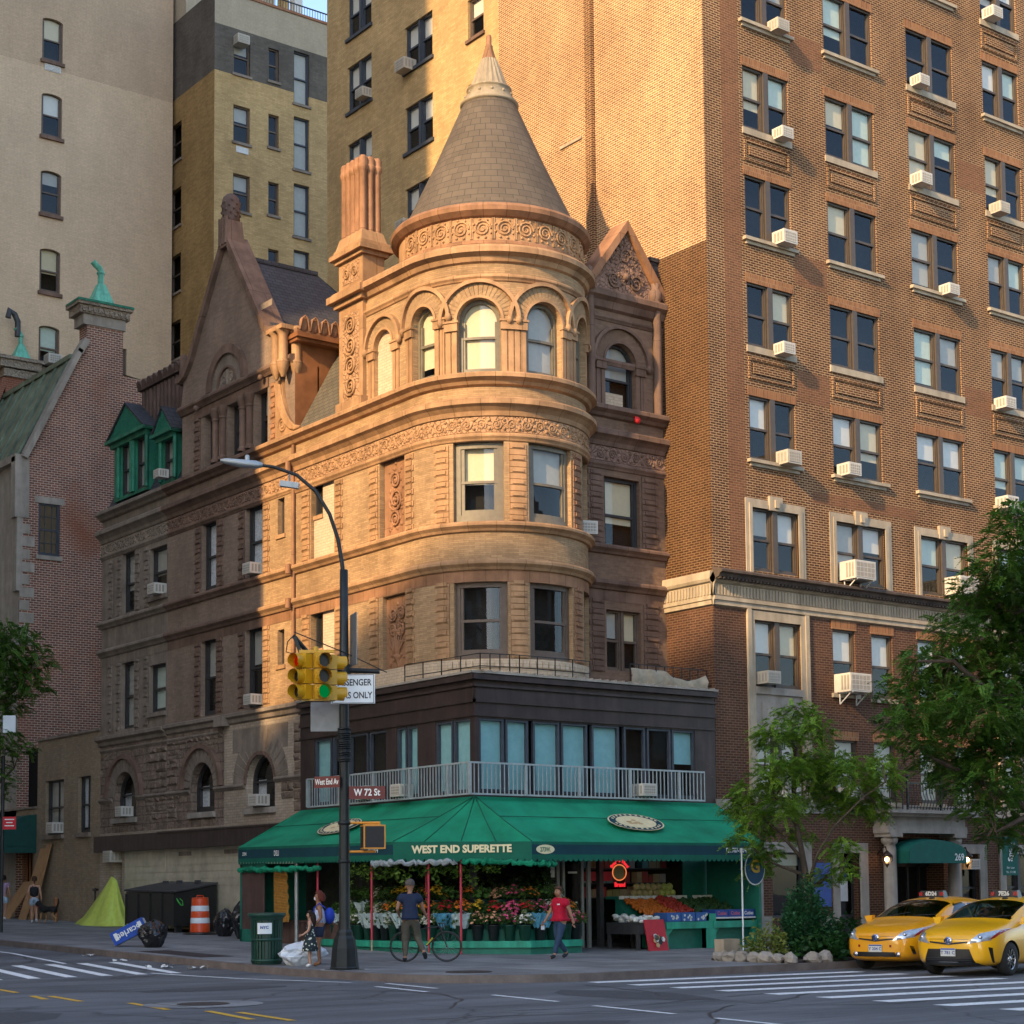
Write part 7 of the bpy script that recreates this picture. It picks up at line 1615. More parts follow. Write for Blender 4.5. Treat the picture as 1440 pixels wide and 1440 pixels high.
def bag(name, label, c, r, sz, mat, seed, folds=9):
    rb = random.Random(seed); rows = []; nu, nv = 44, 22
    for i in range(nv + 1):
        t_ = i / nv; row = []
        for j in range(nu):
            a = 2 * pi * j / nu; w_ = sin(pi * min(1, .12 + t_ * .88)) ** .6; f = 1 + .10 * sin(a * folds / 2 + seed + t_ * 4) + .22 * noise.noise(V((cos(a) * 1.6, sin(a) * 1.6, t_ * 3 + seed))) + .13 * noise.noise(V((cos(a) * 4.5, sin(a) * 4.5, t_ * 7 + seed)))
            row.append(V((c[0] + r * sz[0] * w_ * f * cos(a), c[1] + r * sz[1] * w_ * f * sin(a), c[2] + r * sz[2] * 2 * (t_ ** .8) * (1 + .12 * noise.noise(V((cos(a), sin(a), seed)))))))
        rows.append(row)
    M = MB(); M.grid(rows, cu=True, smooth=False); M.face(rows[-1]); return tag(M.build(name, mat), label, 'bag')
m_plain('black_bag', (.012, .012, .013), .25, 0, .6, .2)
bag('plastic_bag', 'crumpled translucent white plastic bag of rubbish beside the litter basket', (-7.05, -4.95, .16), .42, (1.3, .85, .62), 'white_bag', 3)
M = MB(); bag('rubbish_bag', 'shiny black rubbish bag beside the tilted blue carton', (-6.25, 4.1, .36), .42, (.85, .85, .85), 'black_bag', 5)
bag('rubbish_bag', 'black rubbish bag against the wall right of the orange barrel', (-1.45, 9.2, .46), .42, (.7, .8, 1.0), 'black_bag', 8); bag('rubbish_bag', 'black rubbish bag at the left edge of the brown awning panel', (-1.8, 7.3, .43), .5, (.7, .8, 1.15), 'black_bag', 11)
t = thing('blue_carton', 'tilted blue carton lettered Scarlet leaning on a black rubbish bag', 'carton', (-6.6, 5.0, .38)); bx = V((.70, -.55, .46)).normalized(); by = V((.55, .83, 0)).normalized(); bz = bx.cross(by)
o0 = V((-6.95, 4.9, .40)); P = [o0 + bx * a_ + by * b_ + bz * e for e in (0, .36) for a_, b_ in ((0, 0), (.95, 0), (.95, .45), (0, .45))]; M = MB(); M.hexa(P); m_plain('carton_blue', (.015, .07, .36), .5); M.build('carton', 'carton_blue', t)
M = MB(); q = o0 + bx * .956; M.face([q + by * .03 + bz * .03, q + by * .42 + bz * .03, q + by * .42 + bz * .33, q + by * .03 + bz * .33]); M.build('label', 'sign_white', t)
M = MB(); text_mb(M, 'Scarlet', .24, o0 + bx * .5 + bz * .18 - by * .004, -bx, -bz, off=.004, thick=.004)
for a_ in (.08, .78): q = o0 + bx * a_ + bz * .1 - by * .004; M.face([q, q + bx * .1, q + bx * .1 + bz * .2, q + bz * .2])
M.build('lettering', 'lettering_white', t)
t = thing('traffic_barrel', 'orange and white striped traffic barrel on a black base by the dumpster', 'barrel', (-1.4, 10.9, .5)); M = MB(); m_plain('barrel_orange', (.62, .07, .015), .4, 0, .4, .1)
for i, (z0, z1, r) in enumerate(((.06, .35, .31), (.35, .52, .3), (.52, .72, .29), (.72, .89, .28), (.89, 1.12, .265))):
    M.lathe([(r, .5 + z0), (r - .008, .5 + z1 - .02), (r - .02, .5 + z1)], (-1.4, 10.9, 0), 24, m=i % 2)
M.lathe([(.265, 1.62), (.24, 1.64), (0, 1.65)], (-1.4, 10.9, 0), 24); M.tube([(-1.52, 10.9, 1.63), (-1.5, 10.9, 1.7), (-1.3, 10.9, 1.7), (-1.28, 10.9, 1.63)], .02, 6); M.build('drum', ['barrel_orange', 'sign_white'], t); M = MB(); M.lathe([(.0, .5), (.55, .5), (.55, .54), (.34, .58), (.3, .58)], (-1.4, 10.9, 0), 20); M.build('base', 'paint_black', t)
t = thing('dumpster', 'long black dumpster with a sloping lid against the cream siding', 'dumpster', (-.9, 15, .6)); M = MB()
M.hexa([(-1.6, 12.2, .75), (-.15, 12.2, .75), (-.15, 15.8, .8), (-1.6, 15.8, .8), (-1.6, 12.2, 1.78), (-.15, 12.2, 2.05), (-.15, 15.8, 2.12), (-1.6, 15.8, 1.85)])
for y in (12.4, 15.6): M.box(-1.5, y - .08, .55, -1.3, y + .08, .8); M.box(-.4, y - .08, .55, -.2, y + .08, .8)
for k in range(5): y = 12.22 + k * .88; M.box(-1.64, y, .75, -1.6, y + .06, 1.78)
M.build('body', 'paint_black', t); M = MB(); M.hexa([(-1.66, 12.15, 1.80), (-.12, 12.15, 2.07), (-.12, 15.85, 2.14), (-1.66, 15.85, 1.87), (-1.66, 12.15, 1.85), (-.12, 12.15, 2.12), (-.12, 15.85, 2.19), (-1.66, 15.85, 1.92)]); 
for y in (12.9, 14.2, 15.2): M.box(-.5, y, 2.05, -.35, y + .15, 2.2)
M.build('lid', 'steel_dark', t); m_plain('graffiti_green', (.08, .55, .08), .6); M = MB(); M.tube([(-1.45 + .12 * sin(k), 12.19, 1.5 + .12 * cos(k * 1.3)) for k in range(9)], .012, 4); M.tube([(-1.62, 14.0 + .1 * k, 1.86 + .015 * (k % 2)) for k in range(5)], .015, 4); M.build('graffiti', 'graffiti_green', t)
# lime tarpaulin over something tall
m_plain('tarp_lime', (.50, .58, .09), .45, 0, .4, .1)
M = MB(); rows = []; n = 40
for i in range(13):
    t_ = i / 12; row = []
    for k in range(n):
        a = 2 * pi * k / n; w_ = (1 - t_) ** 1.05 * .88 + .13 + .12 * (1 - t_) * (t_ < .15); fold = 1 + .10 * sin(a * 7 + 2 * t_) * (1 - .4 * t_) + .05 * sin(a * 13); hgt = t_ * 1.62 * (1 - .10 * (1 + cos(a - 1.57)) * t_ * 0)
        row.append(V((-.72 + .55 * w_ * fold * cos(a) + .25 * t_, 19.5 + 1.6 * w_ * fold * sin(a) - .25 * t_, GZ(19) + .15 + hgt * (1 + .06 * sin(a)))))
    rows.append(row)
M.grid(rows, cu=True); M.face(rows[-1]); tag(M.build('lime_tarpaulin', 'tarp_lime'), 'bright lime tarpaulin draped over a tall heap beside the dumpster', 'tarpaulin')
t = thing('cardboard_panels', 'tall brown cardboard panels leaning on the wall by the canopy', 'panel', (-.4, 27.2, .8))
for y0, y1, h, x0 in ((27.9, 29.0, 1.5, -.9), (26.6, 27.3, 2.75, -.75), (26.3, 26.7, 2.9, -.6)): M = MB(); M.hexa([(x0, y0, .82), (x0 + .05, y0, .82), (x0 + .05, y1, .82), (x0, y1, .82), (-.12, y0 - .6, .8 + h), (-.07, y0 - .6, .8 + h), (-.07, y1 - .6, .8 + h), (-.12, y1 - .6, .8 + h)]); M.build('board', 'plywood', t)
M = MB(); M.tube([(-.35, 24.6, .75), (-.35, 24.6, 1.62)], .09, 8); M.lathe([(.1, 1.6), (.1, 1.66), (0, 1.68)], (-.35, 24.6, 0), 8); tag(M.build('bollard', 'copper_brown'), 'short rusty brown bollard by the wall right of the dog', 'bollard')
M = MB(); M.tube([(-.3, 21.2, .75), (-.3, 21.2, 2.0)], .03, 6); M.tube([(-.3, 21.3, 1.9), (-.3, 20.95, 1.95)], .025, 6); M.box(-.36, 21.0, 1.9, -.26, 21.3, 1.98); tag(M.build('standpipe', 'metal_black'), 'thin black standpipe at the left of the lime tarpaulin', 'pipe')
for i, (x, y, s) in enumerate(((-9.0, -2.0, .2), (-8.6, .8, .12), (-8.5, 3.4, .12), (-8.55, -3.0, .1))):
    rl = random.Random(i); M = MB()
    for k in range(5 + 6 * (i == 0)): q = (x + rl.uniform(-s, s) * 2, y + rl.uniform(-s, s) * 2, zr(x, y) + .03); M.face([(q[0] + .07 * cos(b_) * rl.uniform(.6, 1.4), q[1] + .07 * sin(b_) * rl.uniform(.6, 1.4), q[2] + rl.uniform(-.02, .05)) for b_ in (0, 1.3, 2.4, 3.7, 5)])
    tag(M.build('litter', 'paper'), f'scraps of white paper litter in the gutter, {ORD[i]} heap by size', 'litter')
# planted tree pit with stone border, sign, banner
M = MB(); M.box(.8, -12.2, .12, 4.6, -9.7, .2); tag(M.build('planting_bed', 'patch_dark'), 'dark earth of the planted tree pit at the kerb', 'planting bed'); rk = random.Random(4)
for i in range(9):
    x, y = (.75, -12.2 + i * .36) if i < 7 else (.9 + (i - 6) * .42, -12.3); M = MB(); M.sphere((x, y, .24), .17, 9, sz=(rk.uniform(.9, 1.3), rk.uniform(.9, 1.3), rk.uniform(.7, 1.0)))
    for k, v_ in enumerate(M.v): M.v[k] = v_ + V((noise.noise(v_ * 7 + V((i, 0, 0))), noise.noise(v_ * 7 + V((9, i, 0))), noise.noise(v_ * 7))) * .07
    M.sm = [False] * len(M.sm); tag(M.build('border_stone', 'limestone_grey'), f'rough pale border stone around the planted tree pit, {ORD[i]} along the edge from the back', 'stone', 'stones edging the tree pit')
M = MB(); M.box(1.0, -9.9, .15, 1.5, -9.6, .62); tag(M.build('planter_block', 'limestone'), 'pale stone block behind the yellow-green plants', 'planter')
t = thing('round_sign', 'round blue sign with a gold letter G on a thin white post', 'sign', (2.35, -9.3, .15)); M = MB(); M.tube([(2.2, -9.3, .15), (2.2, -9.3, 2.7)], .02, 6); M.bar((2.2, -9.3, 2.68), (2.8, -9.3, 2.68), .03); M.build('post', 'sign_white', t)
m_plain('sign_blue', (.012, .07, .15), .45); m_plain('gold', (.55, .36, .05), .5); C_ = V((2.6, -9.34, 2.22)); M = MB()
M.face([C_ + V((.33 * cos(2 * pi * k / 28), .02, .39 * sin(2 * pi * k / 28))) for k in range(28)]); M.build('rim', 'sign_white', t); M = MB(); M.face([C_ + V((.305 * cos(2 * pi * k / 28), .012, .36 * sin(2 * pi * k / 28))) for k in range(28)]); M.build('disc', 'sign_blue', t); M = MB(); text_mb(M, 'G', .42, C_ + V((0, 0, .04)), (1, 0, 0), (0, 0, 1), off=.012, thick=.002); M.build('letter', 'gold', t)
t = thing('green_banner', 'hanging dark green banner with white lettering right of the entrance', 'banner', (19.35, -3.2, 2.4)); M = MB(); M.bar((19.9, -2.4, 3.32), (19.9, -3.4, 3.32), .03); M.box(19.55, -3.3, 2.1, 20.3, -3.28, 3.3); M.build('cloth', 'canvas_teal', t)
M = MB(); text_mb(M, 'Spa', .3, (19.92, -3.31, 2.75), (0, 0, 1), (-1, 0, 0), off=.01); text_mb(M, 'dermatology', .11, (19.92, -3.31, 3.12), (1, 0, 0), (0, 0, 1)); text_mb(M, 'TEL. 212 580', .09, (19.92, -3.31, 2.2), (1, 0, 0), (0, 0, 1)); text_mb(M, 'Skin  Laser', .09, (19.92, -3.31, 2.34), (1, 0, 0), (0, 0, 1)); M.build('lettering', 'lettering_white', t)

# ================================================================== trees and plants
m_leaf('leaf_street', (.075, .18, .02), (.24, .40, .045)); m_leaf('leaf_big', (.045, .125, .018), (.13, .26, .035)); m_leaf('leaf_left', (.04, .11, .015), (.11, .22, .03)); m_leaf('leaf_conifer', (.015, .07, .03), (.035, .13, .05), .15); m_leaf('leaf_yellow', (.12, .17, .03), (.28, .30, .07)); m_leaf('leaf_ground', (.015, .06, .015), (.04, .12, .025))
m_stone('bark', (.11, .085, .065), .3, 4, .9, 18, .8, bdist=.03)
def tree(name, label, base, trunk, limbs, clusters, leaf, n, size, seed, mat_b='bark', r0=.1):
    rt = random.Random(seed); t = thing(name, label, 'tree', base); M = MB()
    P = [V(p) for p in trunk]; M.tube(P, [r0 * (1 - .45 * i / (len(P) - 1)) for i in range(len(P))], 10); 
    for L in limbs:
        Q = [V(p) for p in L]; M.tube(Q, [r0 * .5 * (1 - .75 * i / (len(Q) - 1)) for i in range(len(Q))], 7)
    ends = [V(p) for L in limbs for p in L[1:]]
    for c, r in clusters:
        c = V(c); e = min(ends, key=lambda q: (q - c).length); m_ = e.lerp(c, .5) + V((rt.uniform(-.1, .1), rt.uniform(-.1, .1), .12)); M.tube([e, m_, c], [.022, .014, .006], 5)
        for k in range(4): d = c + V((rt.uniform(-1, 1) * r[0], rt.uniform(-1, 1) * r[1], rt.uniform(-.6, .6) * r[2])) * .8; M.tube([m_, d], [.008, .003], 4)
    M.build('trunk', mat_b, t); M = MB(); tot = sum(r[0] * r[1] * r[2] for c, r in clusters) ** 1.0
    for c, r in clusters:
        c = V(c); vol = r[0] * r[1] * r[2]; k = int(n * vol ** .8 / sum((q[0] * q[1] * q[2]) ** .8 for _, q in clusters))
        sprays = max(4, k // 26)
        for s_ in range(sprays):
            a, b = rt.uniform(0, 2 * pi), rt.uniform(-1, 1); d = V((cos(a) * sqrt(1 - b * b), sin(a) * sqrt(1 - b * b), b)); q = rt.random() ** .4; o = c + V((d.x * r[0], d.y * r[1], d.z * r[2])) * q
            ax = V((d.x + rt.gauss(0, .5), d.y + rt.gauss(0, .5), rt.gauss(-.1, .35))).normalized(); L = size * rt.uniform(2.5, 4.5); sd = ax.cross(V((rt.gauss(0, .3), rt.gauss(0, .3), 1))).normalized(); up = sd.cross(ax)
            for j in range(13):
                f = j / 12; p = o + ax * L * f - V((0, 0, .35 * L * f * f))
                for sg in (-1, 1):
                    w_ = (sd * sg + ax * .35 + up * rt.uniform(-.5, .3)).normalized() * size * rt.uniform(.7, 1.2) * (1.15 - .6 * f); h = ax * size * .3
                    M.face([p, p + w_ * .5 - h, p + w_, p + w_ * .5 + h])
    M.build('crown', leaf, t); return t
rt = random.Random(77)
def pos(px, py, dep):      # a point at a given distance along a line of sight taken from the photograph's survey
    d = Fv * fpx + Rv * (px - 720) - Uv * (py - 1047.435); return V((-27.23, -39.47, 1.75)) + d * (dep / d.dot(Fv))
# small honey locust in the pit
B = V((3.6, -10.3, .15)); tr = [B, pos(1143, 1290, 41.6), pos(1136, 1245, 41.7), pos(1128, 1200, 41.8), pos(1120, 1160, 41.9), pos(1116, 1110, 42), pos(1118, 1050, 42)]
lb = [[pos(1136, 1245, 41.7), pos(1150, 1200, 41.3), pos(1175, 1160, 41), pos(1215, 1120, 40.8), pos(1245, 1100, 40.6)], [pos(1126, 1205, 41.8), pos(1095, 1170, 42.2), pos(1060, 1140, 42.5), pos(1030, 1120, 42.6)], [pos(1120, 1160, 41.9), pos(1090, 1120, 41.2), pos(1075, 1080, 41)], [pos(1116, 1110, 42), pos(1150, 1070, 42.8), pos(1180, 1050, 43)], [pos(1118, 1060, 42), pos(1110, 1020, 42.2), pos(1118, 1000, 42.2)], [pos(1140, 1250, 41.7), pos(1180, 1220, 41.2), pos(1195, 1200, 41)], [pos(1130, 1230, 41.8), pos(1090, 1215, 41.6), pos(1065, 1200, 41.5)]]
cl = [((1118, 1003), .5, 22), ((1090, 1035), .6, 28), ((1140, 1030), .55, 26), ((1165, 1075), .7, 30), ((1095, 1085), .7, 30), ((1130, 1080), .6, 28), ((1060, 1118), .6, 26), ((1040, 1135), .45, 20), ((1200, 1085), .6, 28), ((1215, 1125), .6, 26), ((1245, 1095), .5, 22), ((1150, 1120), .6, 26), ((1100, 1135), .6, 24), ((1065, 1165), .5, 22), ((1040, 1180), .35, 16), ((1180, 1135), .5, 22), ((1075, 1200), .45, 20), ((1065, 1225), .35, 15), ((1185, 1195), .4, 22), ((1160, 1235), .35, 18), ((1190, 1225), .3, 14), ((1125, 1175), .35, 16), ((1235, 1140), .4, 16), ((1050, 1148), .4, 14), ((1240, 1068), .35, 14)]
clus = [(pos(x, y, 41.8 + rt.uniform(-1.2, 1.2)), (r * .95, r * .95, ph * .0168 * .9)) for (x, y), r, ph in cl]
tree('street_tree', 'small airy street tree with a slender trunk in the planted pit', tuple(B), tr, lb, clus, 'leaf_street', 80000, .066, 4, r0=.09)
# dead twigs at its left
M = MB()
for q in ([(1052, 1122), (1040, 1095), (1020, 1085), (990, 1072)], [(1040, 1095), (1030, 1075), (1012, 1066)], [(1046, 1110), (1020, 1098), (1000, 1092)]): M.tube([pos(x, y, 42.4) for x, y in q], [.016, .011, .008, .004][:len(q)], 4)
M.tube([pos(1052, 1122, 42.4), pos(1075, 1150, 42.2), pos(1100, 1172, 42.0)], .02, 5); tag(M.build('bare_branch', 'bark'), 'bare leafless branch reaching left from the small street tree', 'branch')
# large tree at the right edge, trunk outside the frame
D = 44.0; B = pos(1530, 1340, D); B.z = .15; tr = [B, B + V((-.05, .05, 2)), B + V((.05, 0, 4)), B + V((0, .1, 6.2)), B + V((.1, 0, 8.5)), B + V((0, 0, 10.5))]
lb = [[tr[2], pos(1470, 1160, D), pos(1420, 1120, D), pos(1360, 1090, D), pos(1300, 1060, D), pos(1260, 1000, D)], [tr[3], pos(1400, 980, D), pos(1340, 930, D), pos(1290, 930, D)], [tr[4], pos(1420, 860, D), pos(1380, 830, D), pos(1350, 860, D)], [tr[5], pos(1440, 760, D), pos(1425, 730, D)], [tr[2], pos(1440, 1150, D - 1), pos(1400, 1170, D - 1.5)]]
cl = [((1437, 735), .8), ((1410, 790), .9), ((1440, 830), 1.1), ((1375, 830), .7), ((1395, 870), 1.0), ((1345, 880), .7), ((1350, 935), 1.0), ((1300, 930), .7), ((1420, 940), 1.2), ((1275, 965), .6), ((1320, 985), 1.0), ((1380, 1000), 1.2), ((1260, 1010), .45), ((1290, 1040), .75), ((1350, 1055), 1.0), ((1430, 1050), 1.2), ((1390, 1100), .9), ((1345, 1100), .6), ((1425, 1130), .9), ((1405, 1165), .55), ((1375, 1140), .5), ((1320, 1075), .6), ((1285, 1000), .6), ((1440, 1180), .5), ((1460, 900), 1.4), ((1470, 1000), 1.4), ((1490, 800), 1.4), ((1235, 975), .25)]
clus = [(pos(x, y, D + rt.uniform(-1.6, 1.6)), (r * 1.0, r * 1.0, r * .72)) for (x, y), r in cl]
tree('street_tree', 'large dense street tree whose crown fills the right edge', tuple(B), tr, lb, clus, 'leaf_big', 150000, .095, 5, r0=.24)
D = 58.0; B = pos(-70, 1325, D); B.z = .55; tr = [B, B + V((0, 0, 3)), B + V((.1, 0, 6)), B + V((0, .1, 9))]
lb = [[tr[1], pos(-20, 1120, D), pos(20, 1080, D)], [tr[2], pos(-10, 1000, D), pos(30, 960, D), pos(50, 935, D)], [tr[3], pos(-20, 900, D), pos(10, 890, D)], [tr[2], pos(-40, 950, D), pos(-10, 940, D)]]
cl = [((5, 890), .7), ((30, 905), .8), ((50, 930), .6), ((10, 945), 1.1), ((40, 965), .7), ((15, 985), .7), ((-25, 930), 1.3), ((-20, 1000), 1.0), ((5, 1045), .7), ((30, 1052), .35), ((5, 1095), .5), ((-25, 1070), 1.0), ((0, 1115), .3)]
clus = [(pos(x, y, D + rt.uniform(-1, 1)), (r, r, r * .7)) for (x, y), r in cl]
tree('street_tree', 'leafy street tree reaching in at the left edge', tuple(B), tr, lb, clus, 'leaf_left', 36000, .10, 6, r0=.2)
# shrubs in the pit
rs = random.Random(15)
def shrub(name, label, centre, levels, n, size, mat, seed, droop=.2):
    r = random.Random(seed); t = thing(name, label, 'plant', centre); M = MB(); c = V(centre)
    for k in range(6): M.tube([c, c + V((r.uniform(-.2, .2), r.uniform(-.2, .2), levels[-1][0] * .7))], [.02, .006], 5)
    M.build('stems', 'bark', t); M = MB()
    tot = sum(q[1] ** 2 for q in levels)
    for z, rad in levels:
        for k in range(int(n * rad * rad / tot)):
            a = r.uniform(0, 2 * pi); q = r.random() ** .4; rr_ = rad * (1 + .25 * sin(3 * a + z * 5)) ; p = c + V((rr_ * q * cos(a), rr_ * q * sin(a), z + r.gauss(0, .1))); s = size * r.uniform(.6, 1.4)
            ax = V((cos(a) + r.gauss(0, .5), sin(a) + r.gauss(0, .5), r.gauss(.3, .6) - droop)).normalized(); w_ = ax.cross(V((r.gauss(0, .5), r.gauss(0, .5), 1))).normalized() * s * .3; M.face([p, p + ax * s * .5 + w_, p + ax * s, p + ax * s * .5 - w_])
    M.build('foliage', mat, t); return t
shrub('conifer', 'dense pointed dark green conifer in the planted tree pit', (2.55, -10.95, .2), [(.3, .62), (.5, .6), (.7, .56), (.9, .5), (1.1, .42), (1.28, .33), (1.45, .22), (1.6, .12), (1.7, .06)], 6500, .085, 'leaf_conifer', 1, -.3)
shrub('leafy_plant', 'broad leaved green plant in front of the conifer', (2.2, -11.75, .2), [(.12, .55), (.25, .5), (.4, .35), (.55, .18)], 900, .14, 'leaf_ground', 2)
shrub('yellow_plant', 'yellow-green flowering plant at the left of the tree pit', (1.35, -10.9, .2), [(.1, .5), (.25, .5), (.4, .42), (.55, .3), (.68, .15)], 1300, .085, 'leaf_yellow', 3)
shrub('leafy_plant', 'low dark green plants between conifer and the taxi', (3.7, -11.7, .2), [(.1, .75), (.22, .7), (.34, .5)], 1600, .12, 'leaf_ground', 4)
shrub('leafy_plant', 'grassy dark plant behind the low plants by the taxi', (4.3, -10.6, .2), [(.15, .6), (.35, .55), (.55, .4), (.7, .25)], 1400, .13, 'leaf_ground', 5)
# ================================================================== people: one skinned body each, clothes as children
def skin(nodes, edges, sub=2, squash=None):
    names = list(nodes); me = bpy.data.meshes.new('body'); me.from_pydata([nodes[n][0] for n in names], [(names.index(a), names.index(b)) for a, b in edges], [])
    ob = bpy.data.objects.new('body', me); COL.objects.link(ob); ob.modifiers.new('skin', 'SKIN').use_smooth_shade = True
    if not me.skin_vertices: 
        bpy.context.view_layer.objects.active = ob
    sv = me.skin_vertices[0].data
    for i, n in enumerate(names): r = nodes[n][1]; sv[i].radius = (r, r) if isinstance(r, (int, float)) else r; sv[i].use_root = i == 0
    m_ = ob.modifiers.new('sub', 'SUBSURF'); m_.levels = sub; m_.render_levels = sub
    dg = bpy.context.evaluated_depsgraph_get(); e = ob.evaluated_get(dg); out_ = bpy.data.meshes.new_from_object(e)
    V_ = [v.co.copy() for v in out_.vertices]; F_ = [tuple(p.vertices) for p in out_.polygons]
    bpy.data.objects.remove(ob); bpy.data.meshes.remove(me); bpy.data.meshes.remove(out_)
    return V_, F_
def add_raw(M, VF, m=0):
    k = len(M.v); M.v += VF[0]
    for f in VF[1]: M.f.append(tuple(i + k for i in f)); M.uv.append([(M.v[i + k].x, M.v[i + k].z) for i in f]); M.m.append(m); M.sm.append(True)
SKINS = dict(light=(.42, .23, .155), tan=(.32, .165, .10), brown=(.24, .115, .065))
for k, c in SKINS.items(): m_plain('skin_' + k, c, .55, 0, .35, .08)
def person(name_label, loc, heading, H, J, skin_m, clothes, hair, group=None, extras=None, build=1.0):
    """J: joint overrides in a 1.75 m figure facing +x, left = +y; clothes: list of (name, material, chain spec)"""
    b = build
    N = dict(pelvis=((0, 0, .95), .125 * b), waist=((0, 0, 1.10), .115 * b), chest=((.01, 0, 1.28), .13 * b), neck0=((0, 0, 1.42), .075), neck=((.015, 0, 1.50), .05), jaw=((.035, 0, 1.565), .066), skull=((.02, 0, 1.65), .088), crown=((.01, 0, 1.70), .07), nose=((.125, 0, 1.615), .016), earl=((.0, .088, 1.62), .018), earr=((.0, -.088, 1.62), .018))
    for s, y in (('l', 1), ('r', -1)):
        N['hip' + s] = ((0, .085 * y, .90), .095 * b); N['knee' + s] = ((.02, .09 * y, .50), .058); N['ankle' + s] = ((-.01, .09 * y, .085), .042); N['toe' + s] = ((.14, .1 * y, .04), .036)
        N['sho' + s] = ((0, .165 * y * b, 1.40), .062); N['elb' + s] = ((-.02, .235 * y * b, 1.13), .042); N['wri' + s] = ((.05, .25 * y * b, .90), .028); N['palm' + s] = ((.065, .25 * y * b, .84), .033)
    for k, v_ in J.items(): N[k] = (v_, N[k][1])
    E = [('pelvis', 'waist'), ('waist', 'chest'), ('chest', 'neck0'), ('neck0', 'neck'), ('neck', 'jaw'), ('jaw', 'skull'), ('skull', 'crown'), ('skull', 'nose'), ('skull', 'earl'), ('skull', 'earr')]
    for s in 'lr': E += [('pelvis', 'hip' + s), ('hip' + s, 'knee' + s), ('knee' + s, 'ankle' + s), ('ankle' + s, 'toe' + s), ('chest', 'sho' + s), ('sho' + s, 'elb' + s), ('elb' + s, 'wri' + s), ('wri' + s, 'palm' + s)]
    t = thing('person', name_label, 'person', loc, heading, group); sc = H / 1.75
    def fin(M, nm, mat, sub=None):
        for i, v_ in enumerate(M.v): M.v[i] = v_ * sc
        return M.build(nm, mat, sub or t, True)
    M = MB(); add_raw(M, skin(N, E))
    for s, y in (('l', 1), ('r', -1)):          # fingers and thumb rooted in the palm
        p = V(N['palm' + s][0]); w = V(N['wri' + s][0]); d = (p - w).normalized(); f = V((1, 0, 0)); f = (f - d * f.dot(d)).normalized(); n_ = d.cross(f) * y
        for q, L in ((-.022, .062), (-.007, .07), (.008, .066), (.022, .052)):
            a = p + f * q + d * .02; M.tube([a, a + d * L * .5 + n_ * .004, a + d * L * .8 - n_ * .012, a + d * L - n_ * .022], [.0095, .009, .008, .006], 6)
        a = p - d * .01 + f * .026; M.tube([a, a + f * .022 + d * .02, a + f * .02 + d * .048], [.011, .0095, .007], 6)
    body = fin(M, 'body', 'skin_' + skin_m)
    M = MB()
    for y in (.034, -.034): M.sphere((N['skull'][0][0] + .083, N['skull'][0][1] + y, N['skull'][0][2] - .005), .012, 8)
    fin(M, 'eyes', 'paint_black', body)
    M = MB(); hx, hy, hz = N['skull'][0]; M.tube([(hx + .092, hy - .022, hz - .083), (hx + .097, hy, hz - .085), (hx + .092, hy + .022, hz - .083)], .006, 5); fin(M, 'mouth', 'poster_red', body)
    for nm, mat, chain, g in clothes:
        M = MB()
        NN, EE = {}, []
        prev = None
        for path in chain:
            prev = None
            for node in path:
                key, fr_, rad = node if isinstance(node, tuple) else (node, 0, None)
                if isinstance(key, tuple): p = V(N[key[0]][0]).lerp(V(N[key[1]][0]), fr_); nmk = f'{key[0]}_{key[1]}_{fr_}'; r0 = N[key[0]][1] * (1 - fr_) + N[key[1]][1] * fr_
                else: p = V(N[key][0]); nmk = key; r0 = N[key][1]
                if nmk not in NN: NN[nmk] = (p, (rad if rad else r0 + g))
                if prev: EE.append((prev, nmk))
                prev = nmk
        add_raw(M, skin(NN, EE))
        for i, v_ in enumerate(M.v): M.v[i] = v_ + V((noise.noise(v_ * 9), noise.noise(v_ * 9 + V((5, 0, 0))), 0)) * .014 + V((0, 0, 0))
        fin(M, nm, mat)
    if hair: 
        kind, mat = hair; M = MB(); c = V((hx - .012, hy, hz + .02)); rows = []
        for i in range(8):
            th = pi * .60 * i / 7; rows.append([c + V(((.112 if cos(a) < .2 else .10) * sin(th) * cos(a), .103 * sin(th) * sin(a), .112 * cos(th) - (.05 if kind != 'short' and cos(a) < .3 else 0) * (i > 5))) * (1 + .13 * noise.noise(V((cos(a) * 4, sin(a) * 4, i * 1.3)))) for a in [2 * pi * k / 18 for k in range(18)]])
        # cut the face open: pull front rows up over the forehead
        for i in range(5, 8):
            for k in range(18):
                a = 2 * pi * k / 18
                if cos(a) > .45: rows[i][k] = rows[4][k].lerp(rows[i][k], .15)
        M.grid(rows, cu=True)
        if kind == 'long':
            M.tube([c + V((-.06, 0, .03)), c + V((-.10, 0, -.10)), c + V((-.12, 0, -.25)), c + V((-.12, 0, -.42))], [.085, .10, .09, .04], 9)
        if kind == 'bob': M.tube([c + V((-.04, 0, .02)), c + V((-.07, 0, -.08)), c + V((-.07, 0, -.15))], [.095, .10, .07], 9)
        if kind == 'pony': M.sphere(c + V((-.10, 0, .03)), .05, 8); M.tube([c + V((-.1, 0, .03)), c + V((-.15, 0, -.08)), c + V((-.14, 0, -.2))], [.04, .04, .015], 7)
        fin(M, 'hair', mat)
    if extras: extras(t, N, sc, fin, body)
    return t
UA = lambda s, f=.55, r=None: (('sho' + s, 'elb' + s), f, r)
TEE = [['waist', 'chest', ('neck0', 0, .085)], ['chest', 'shol', UA('l')], ['chest', 'shor', UA('r')], ['waist', ('pelvis', 0, None)]]
TANK = [[('pelvis', 0, None), 'waist', 'chest', (('chest', 'neck0'), .6, .10)], ['chest', (('chest', 'shol'), .8, .06)], ['chest', (('chest', 'shor'), .8, .06)]]
